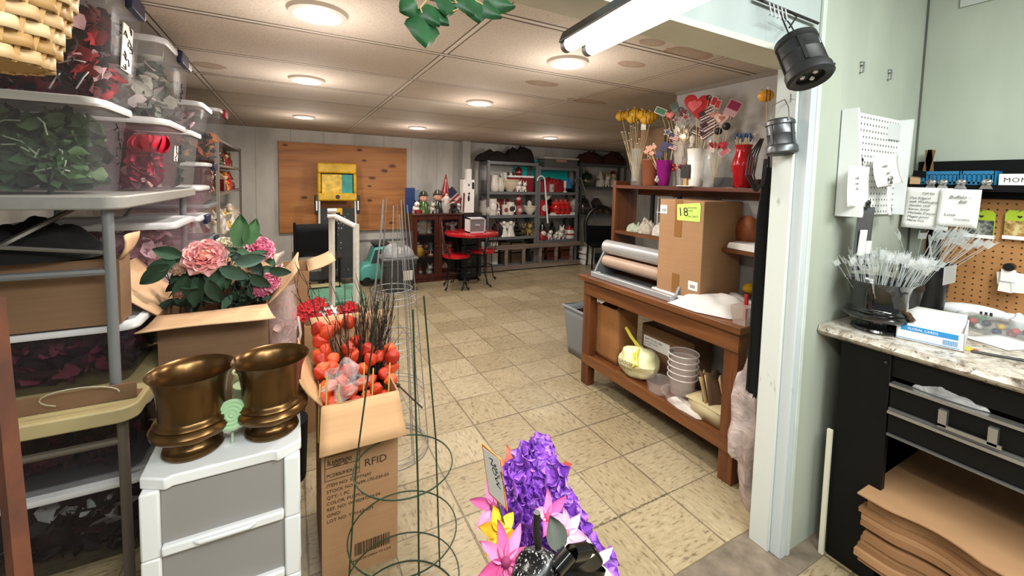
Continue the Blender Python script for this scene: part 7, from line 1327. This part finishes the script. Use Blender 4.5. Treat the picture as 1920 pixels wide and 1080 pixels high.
for k, (x, y, c, l) in enumerate(((2.50, .56, '#1f7a4a', 'bright green ribbon twist beside the glue gun'), (2.46, .58, '#4a5a22', 'olive green ribbon twist beside the glue gun'))): cloth_heap('ribbon', l, 'ribbon', x, y, CT_+.001, .045, .03, .03, mat('ribbon_'+c, c, .4, var=.2), 91+k)
t = thing('white_bottle', 'small white squeeze bottle with dark base by the organiser', 'bottle', (2.48, .455, CT_+.001)); MB().lathe([(0, .012), (.024, .012), (.024, .05), (.012, .06), (.009, .075), (0, .08)], 16).build('body', WHITE, t); MB().lathe([(0, 0), (.03, 0), (.03, .012), (0, .012)], 16).build('base', BLACK, t)
tag(MB().box(-.04, -.03, 0, .04, .03, .003).build('white_card', PAPER, loc=(2.43, .56, CT_+.035)), 'white card corner over the divided box', 'card') if False else None
# ---- hanging from the pegboard
def packet(label, p, top, pic):
    t = thing('seed_packet', label, 'packet', p, 0, 'lime topped packets'); M = frame((0, 0, 0), (0, -1, 0), (0, 0, 1)); MB().prism([(-.04, -.055), (.04, -.055), (.04, .04), (.03, .055), (-.03, .055), (-.04, .04)], 0, .006, M).build('card', mat('lime_card', '#a9c22e', .45), t); MB().box(-.038, -.052, .006, .038, .012, .010, M).build('picture', pic, t); MB().box(-.042, -.065, .0, .042, -.050, .011, M).build('white_strip', PAPER, t); MB().prism([(-.008, .03), (0, .022), (.008, .03), (.004, .034), (0, .031), (-.004, .034)], .006, .0068, M).build('emblem', INK, t)
    MB().tube([M @ Vector((0, .05, 0)), M @ Vector((0, .056, .016))], .002, 5).build('hang_hook', STEEL, t); return t
PG, _n, _b = _new('grey_pebble_print'); _n.links.new(ramp(_n, noi(_n, coords(_n), 60, 3), [(.35, '#2f302c'), (.5, '#6b6d66'), (.65, '#a3a69c')]), _b.inputs['Base Color'])
PT, _n, _b = _new('tan_pebble_print'); _n.links.new(ramp(_n, noi(_n, coords(_n), 50, 3), [(.35, '#6b5230'), (.5, '#b08a4a'), (.65, '#d2c08c')]), _b.inputs['Base Color'])
packet('lime topped packet of grey stones, over the fanned card holders', at(1840, 418, x=2.62), 0, PG); packet('lime topped packet of tan stones at the photo edge of the pegboard', at(1912, 420, x=2.62), 0, PT)
t = thing('tag_bundle', 'white paper tags with a black round knob hanging on the pegboard', 'tags', at(1895, 500, x=2.60)); M = frame((0, 0, 0), (0, -1, 0), (0, 0, 1)); MB().cyl(M @ Vector((0, 0, 0)), M @ Vector((0, 0, .03)), .016, n=18).build('black_knob', BLACK, t)
for k, (x, y, a) in enumerate(((-.012, -.045, 5), (.022, -.04, -8), (-.004, -.075, -3), (.03, -.07, 6), (.0, -.03, 0))): MB().box(-.02, -.03, .01+.003*k, .02, .02, .0115+.003*k, M @ TM(x, y, 0, 0, 0, a)).build('paper_tag', PAPER, t)
mb = MB(); mb.tube([at(1742, 440, x=2.6), at(1748, 500, x=2.59)], .004, 6); tag(mb.build('white_rod', WHITE), 'thin white rod standing in the wall corner by the pegboard', 'rod')
# ================================================================== bouquet in the foreground
B = at(1015, 1000, z=.70)
t = thing('display_pedestal', 'black metal flower stand under the purple bouquet', 'stand', (B.x, B.y-.0, 0)); MB().lathe([(0, 0), (.13, 0), (.13, .015), (.02, .02), (.02, .40), (.07, .42), (.075, .60), (.07, .60), (.065, .44), (0, .43)], 24).build('stand', BLACK, t)
E0 = Vector((B.x, B.y, .45))
def bq(px, py, dz=0, y=None): return at(px, py, z=.70+dz)
PUR_ = ['#9a55cf', '#a866dc', '#7f3fb8', '#b985e8', '#8c4ac4']
rr = random.Random(17)
# purple delphinium spray built from florets on one stem
t = thing('purple_delphinium', 'tall purple silk delphinium spray in the foreground bouquet', 'artificial flower', E0)
path = [(968, 900), (1000, 860), (985, 890), (1015, 885), (1040, 905), (960, 935), (1000, 925), (1030, 935), (1050, 950), (975, 965), (1010, 960), (1045, 975), (1062, 985), (985, 995), (1015, 990), (1055, 1010), (1075, 1015), (970, 1020), (1000, 1015), (1080, 1035), (985, 1040), (1095, 1045), (1065, 1035), (1105, 1062), (965, 985), (1120, 1075), (975, 1055)]
top_ = bq(992, 872, .06); 
path += [(975, 880), (1020, 910), (990, 945), (1025, 950), (1000, 970), (1040, 1000), (980, 925), (1055, 985), (995, 1030), (1010, 845), (985, 865), (960, 960), (970, 1000)]
for k, (px, py) in enumerate(path):
    f = (py-850)/230; p = bq(px, py, .13-.10*f)-E0; mb = MB(); d = Vector((rr.uniform(-.7, .7), rr.uniform(-1, -.1), rr.uniform(.1, .9))); open_bloom(mb, aim(p, d), rr.uniform(.036, .050), [rr.choice(PUR_) for _ in range(3)], n=7, tilt=30, W=.5, shape=.6, cup=.35, curl=-.25, centre='#3a1a6a', layers=2); mb.build('floret', VS, t)
MB().tube([(0, 0, 0), (top_-E0)*.5, top_-E0], .005, 6).build('stem', STEMG, t)
t2 = [('pink_lily', 'pink silk lily in the middle of the purple spray', 1025, 970, .05, ['#e88ac0', '#f0b0d8', '#d85fa0'], .10, dict(n=6, W=.2, tilt=40, curl=-.1, centre='#d8406a')),
 ('pink_lily', 'mauve silk lily drooping below the price card', 925, 950, .05, ['#c86a9a', '#b04a80', '#d890b4'], .06, dict(n=6, W=.22, tilt=15, centre='#8c3060')),
 ('pink_lily', 'large pink silk lily at the bottom of the bouquet', 945, 1055, .06, ['#d05a94', '#e080b0', '#b8407a'], .07, dict(n=8, W=.2, tilt=22, centre='#8c3060')),
 ('yellow_daffodil', 'yellow silk daffodil below the price card', 935, 1000, .042, ['#e0b41f', '#d8a010', '#ecc83a'], .08, dict(n=6, W=.3, tilt=12, centre='#c98a10')),
 ('coral_lily', 'coral pink silk lily behind the price card', 955, 880, .05, ['#f07a6a', '#f0a07a', '#e8607a'], .04, dict(n=6, W=.26, tilt=30, centre='#e05050')),
 ('coral_lily', 'salmon silk lily peeking beside the price card', 950, 925, .045, ['#f08a8a', '#f4b0a0', '#e8708a'], .03, dict(n=6, W=.26, tilt=30, centre='#d84a5a')),
 ('pink_lily', 'pale pink silk bloom at the outer edge of the purple spray', 1060, 1000, .04, ['#f0a8c8', '#e890b4', '#f4c4d8'], .09, dict(n=6, W=.26, tilt=35, centre='#d8607a')),
 ('white_orchid', 'white pointed silk orchid at the lower edge of the bouquet', 1113, 1058, .042, ['#ece8d8', '#e0dcc8'], .06, dict(n=5, W=.2, tilt=30, centre='#d8b02a'))]
for nm, lb, px, py, R_, cols, dz, kw in t2:
    p = bq(px, py, dz+.02); flower(nm, lb, 'artificial flower', p, (rr.uniform(-.3, .2), -.75, .65), R_, 'open', cols, .2, base=E0+Vector((rr.uniform(-.03, .03), rr.uniform(-.03, .03), 0)), cup=.25, **{'curl': -.2, **kw})
# price card
def dep(px, py, D): return EYE + D*((px-960)/F*RX - (py-PPY)/F*UP + FW)
c3 = dep(916, 925, .80); c0 = dep(903, 831, .80); q_ = dep(951, 958, 1.0)-EYE; e_ = c0-c3; c2 = EYE + q_*((c3-EYE).dot(e_)/q_.dot(e_))
t = thing('price_card', 'white handwritten price card with orange edge standing in the bouquet', 'price card', c3); Mcard = frame((0, 0, 0), c2-c3, c0-c3); w_, h_ = (c2-c3).length, (c0-c3).length
if Mcard.col[2].xyz.dot(FW) > 0: Mcard = frame((0, 0, 0), c2-c3, c0-c3) @ Matrix.Diagonal((1, 1, -1, 1))
MB().prism([(0, 0), (w_, -.0), (w_*1.02, h_*.96), (0, h_)], -.0012, 0, Mcard).build('orange_border', mat('orange_card', '#e88a3a', .6), t); MB().prism([(.004, .004), (w_-.004, .004), (w_-.002, h_*.94), (.004, h_-.006)], 0, .0006, Mcard).build('white_face', mat('bright_card', '#f7f6f3', .6), t)
for i, (s_, sz) in enumerate((('NOW', .020), ('ass\'t', .014), ('flowers', .014), ('bush', .014), ('$12', .016))): text(s_, sz, HN, Mcard @ TM(.024+.017*i, h_*.84-.006*i, .001, 0, 0, -72), t, 'handwriting', shear=.2)
MB().tube([Mcard @ Vector((w_*.5, 0, 0)), E0-c3], .002, 5).build('card_stick', STEMG, t)
# black glitter bow and ribbon
GLI, nt_, b_2 = _new('black_glitter'); b_2.inputs['Roughness'].default_value = .3
vo_ = nd(nt_, 'ShaderNodeTexVoronoi'); vo_.inputs['Scale'].default_value = 420; nt_.links.new(coords(nt_), vo_.inputs['Vector']); nt_.links.new(ramp(nt_, vo_.outputs['Color'], [(.75, '#0b0b0c'), (.82, '#77777a'), (.9, '#c9c9c9')]), b_2.inputs['Base Color'])
p = bq(1008, 1072, .15); t = thing('glitter_ornament', 'black glitter ball ornament at the front of the bouquet', 'ornament', p); MB().ball((0, 0, -.012), (.042, .036, .045), 20, 14, None, .2, 2).build('ball', GLI, t); MB().tube([(0, 0, .04), (-.005, .0, .075), (-.004, .0, .10)], .006, 6).build('hanger_loop', BLACK, t)
p = bq(1066, 1072, .13); t = thing('black_ribbon_bow', 'glossy black ribbon bow beside the glitter ball', 'bow', p); SB = mat('shiny_black_ribbon', '#0b0b0c', .18)
for k, (a, L) in enumerate(((120, .06), (75, .055), (30, .055), (-20, .06), (-60, .05))):
    dr = Vector((cos(rad(a)), -.25, sin(rad(a)))); up_ = Vector((0, -.6, .8)); mb = MB()
    mb.sheet(lambda u, v: tuple(dr*(L*sin(pi*v)) + Vector((0, -1, .2))*(.016*sin(2*pi*v)) + dr.cross(Vector((0, -1, 0)))*((u-.5)*.03)), 4, 14); mb.build('ribbon_loop', SB, t)
t = thing('grey_silk_leaf', 'grey green silk leaf beside the black bow', 'artificial leaf', bq(1046, 1030, .13)); lb = MB().c_('#4a5048'); leaf_mb(lb, aim((0, 0, 0), (-.1, -.9, .4)), .05, .04); lb.build('leaf', VS, t)
tag(MB().box(-.014, -.02, 0, .014, .02, .0012).build('red_wrapper', mat('red_scrap', '#b0402f', .5), loc=(1.262, 1.675, .0005), rz=25), 'tiny red wrapper scrap on the tile floor', 'scrap')
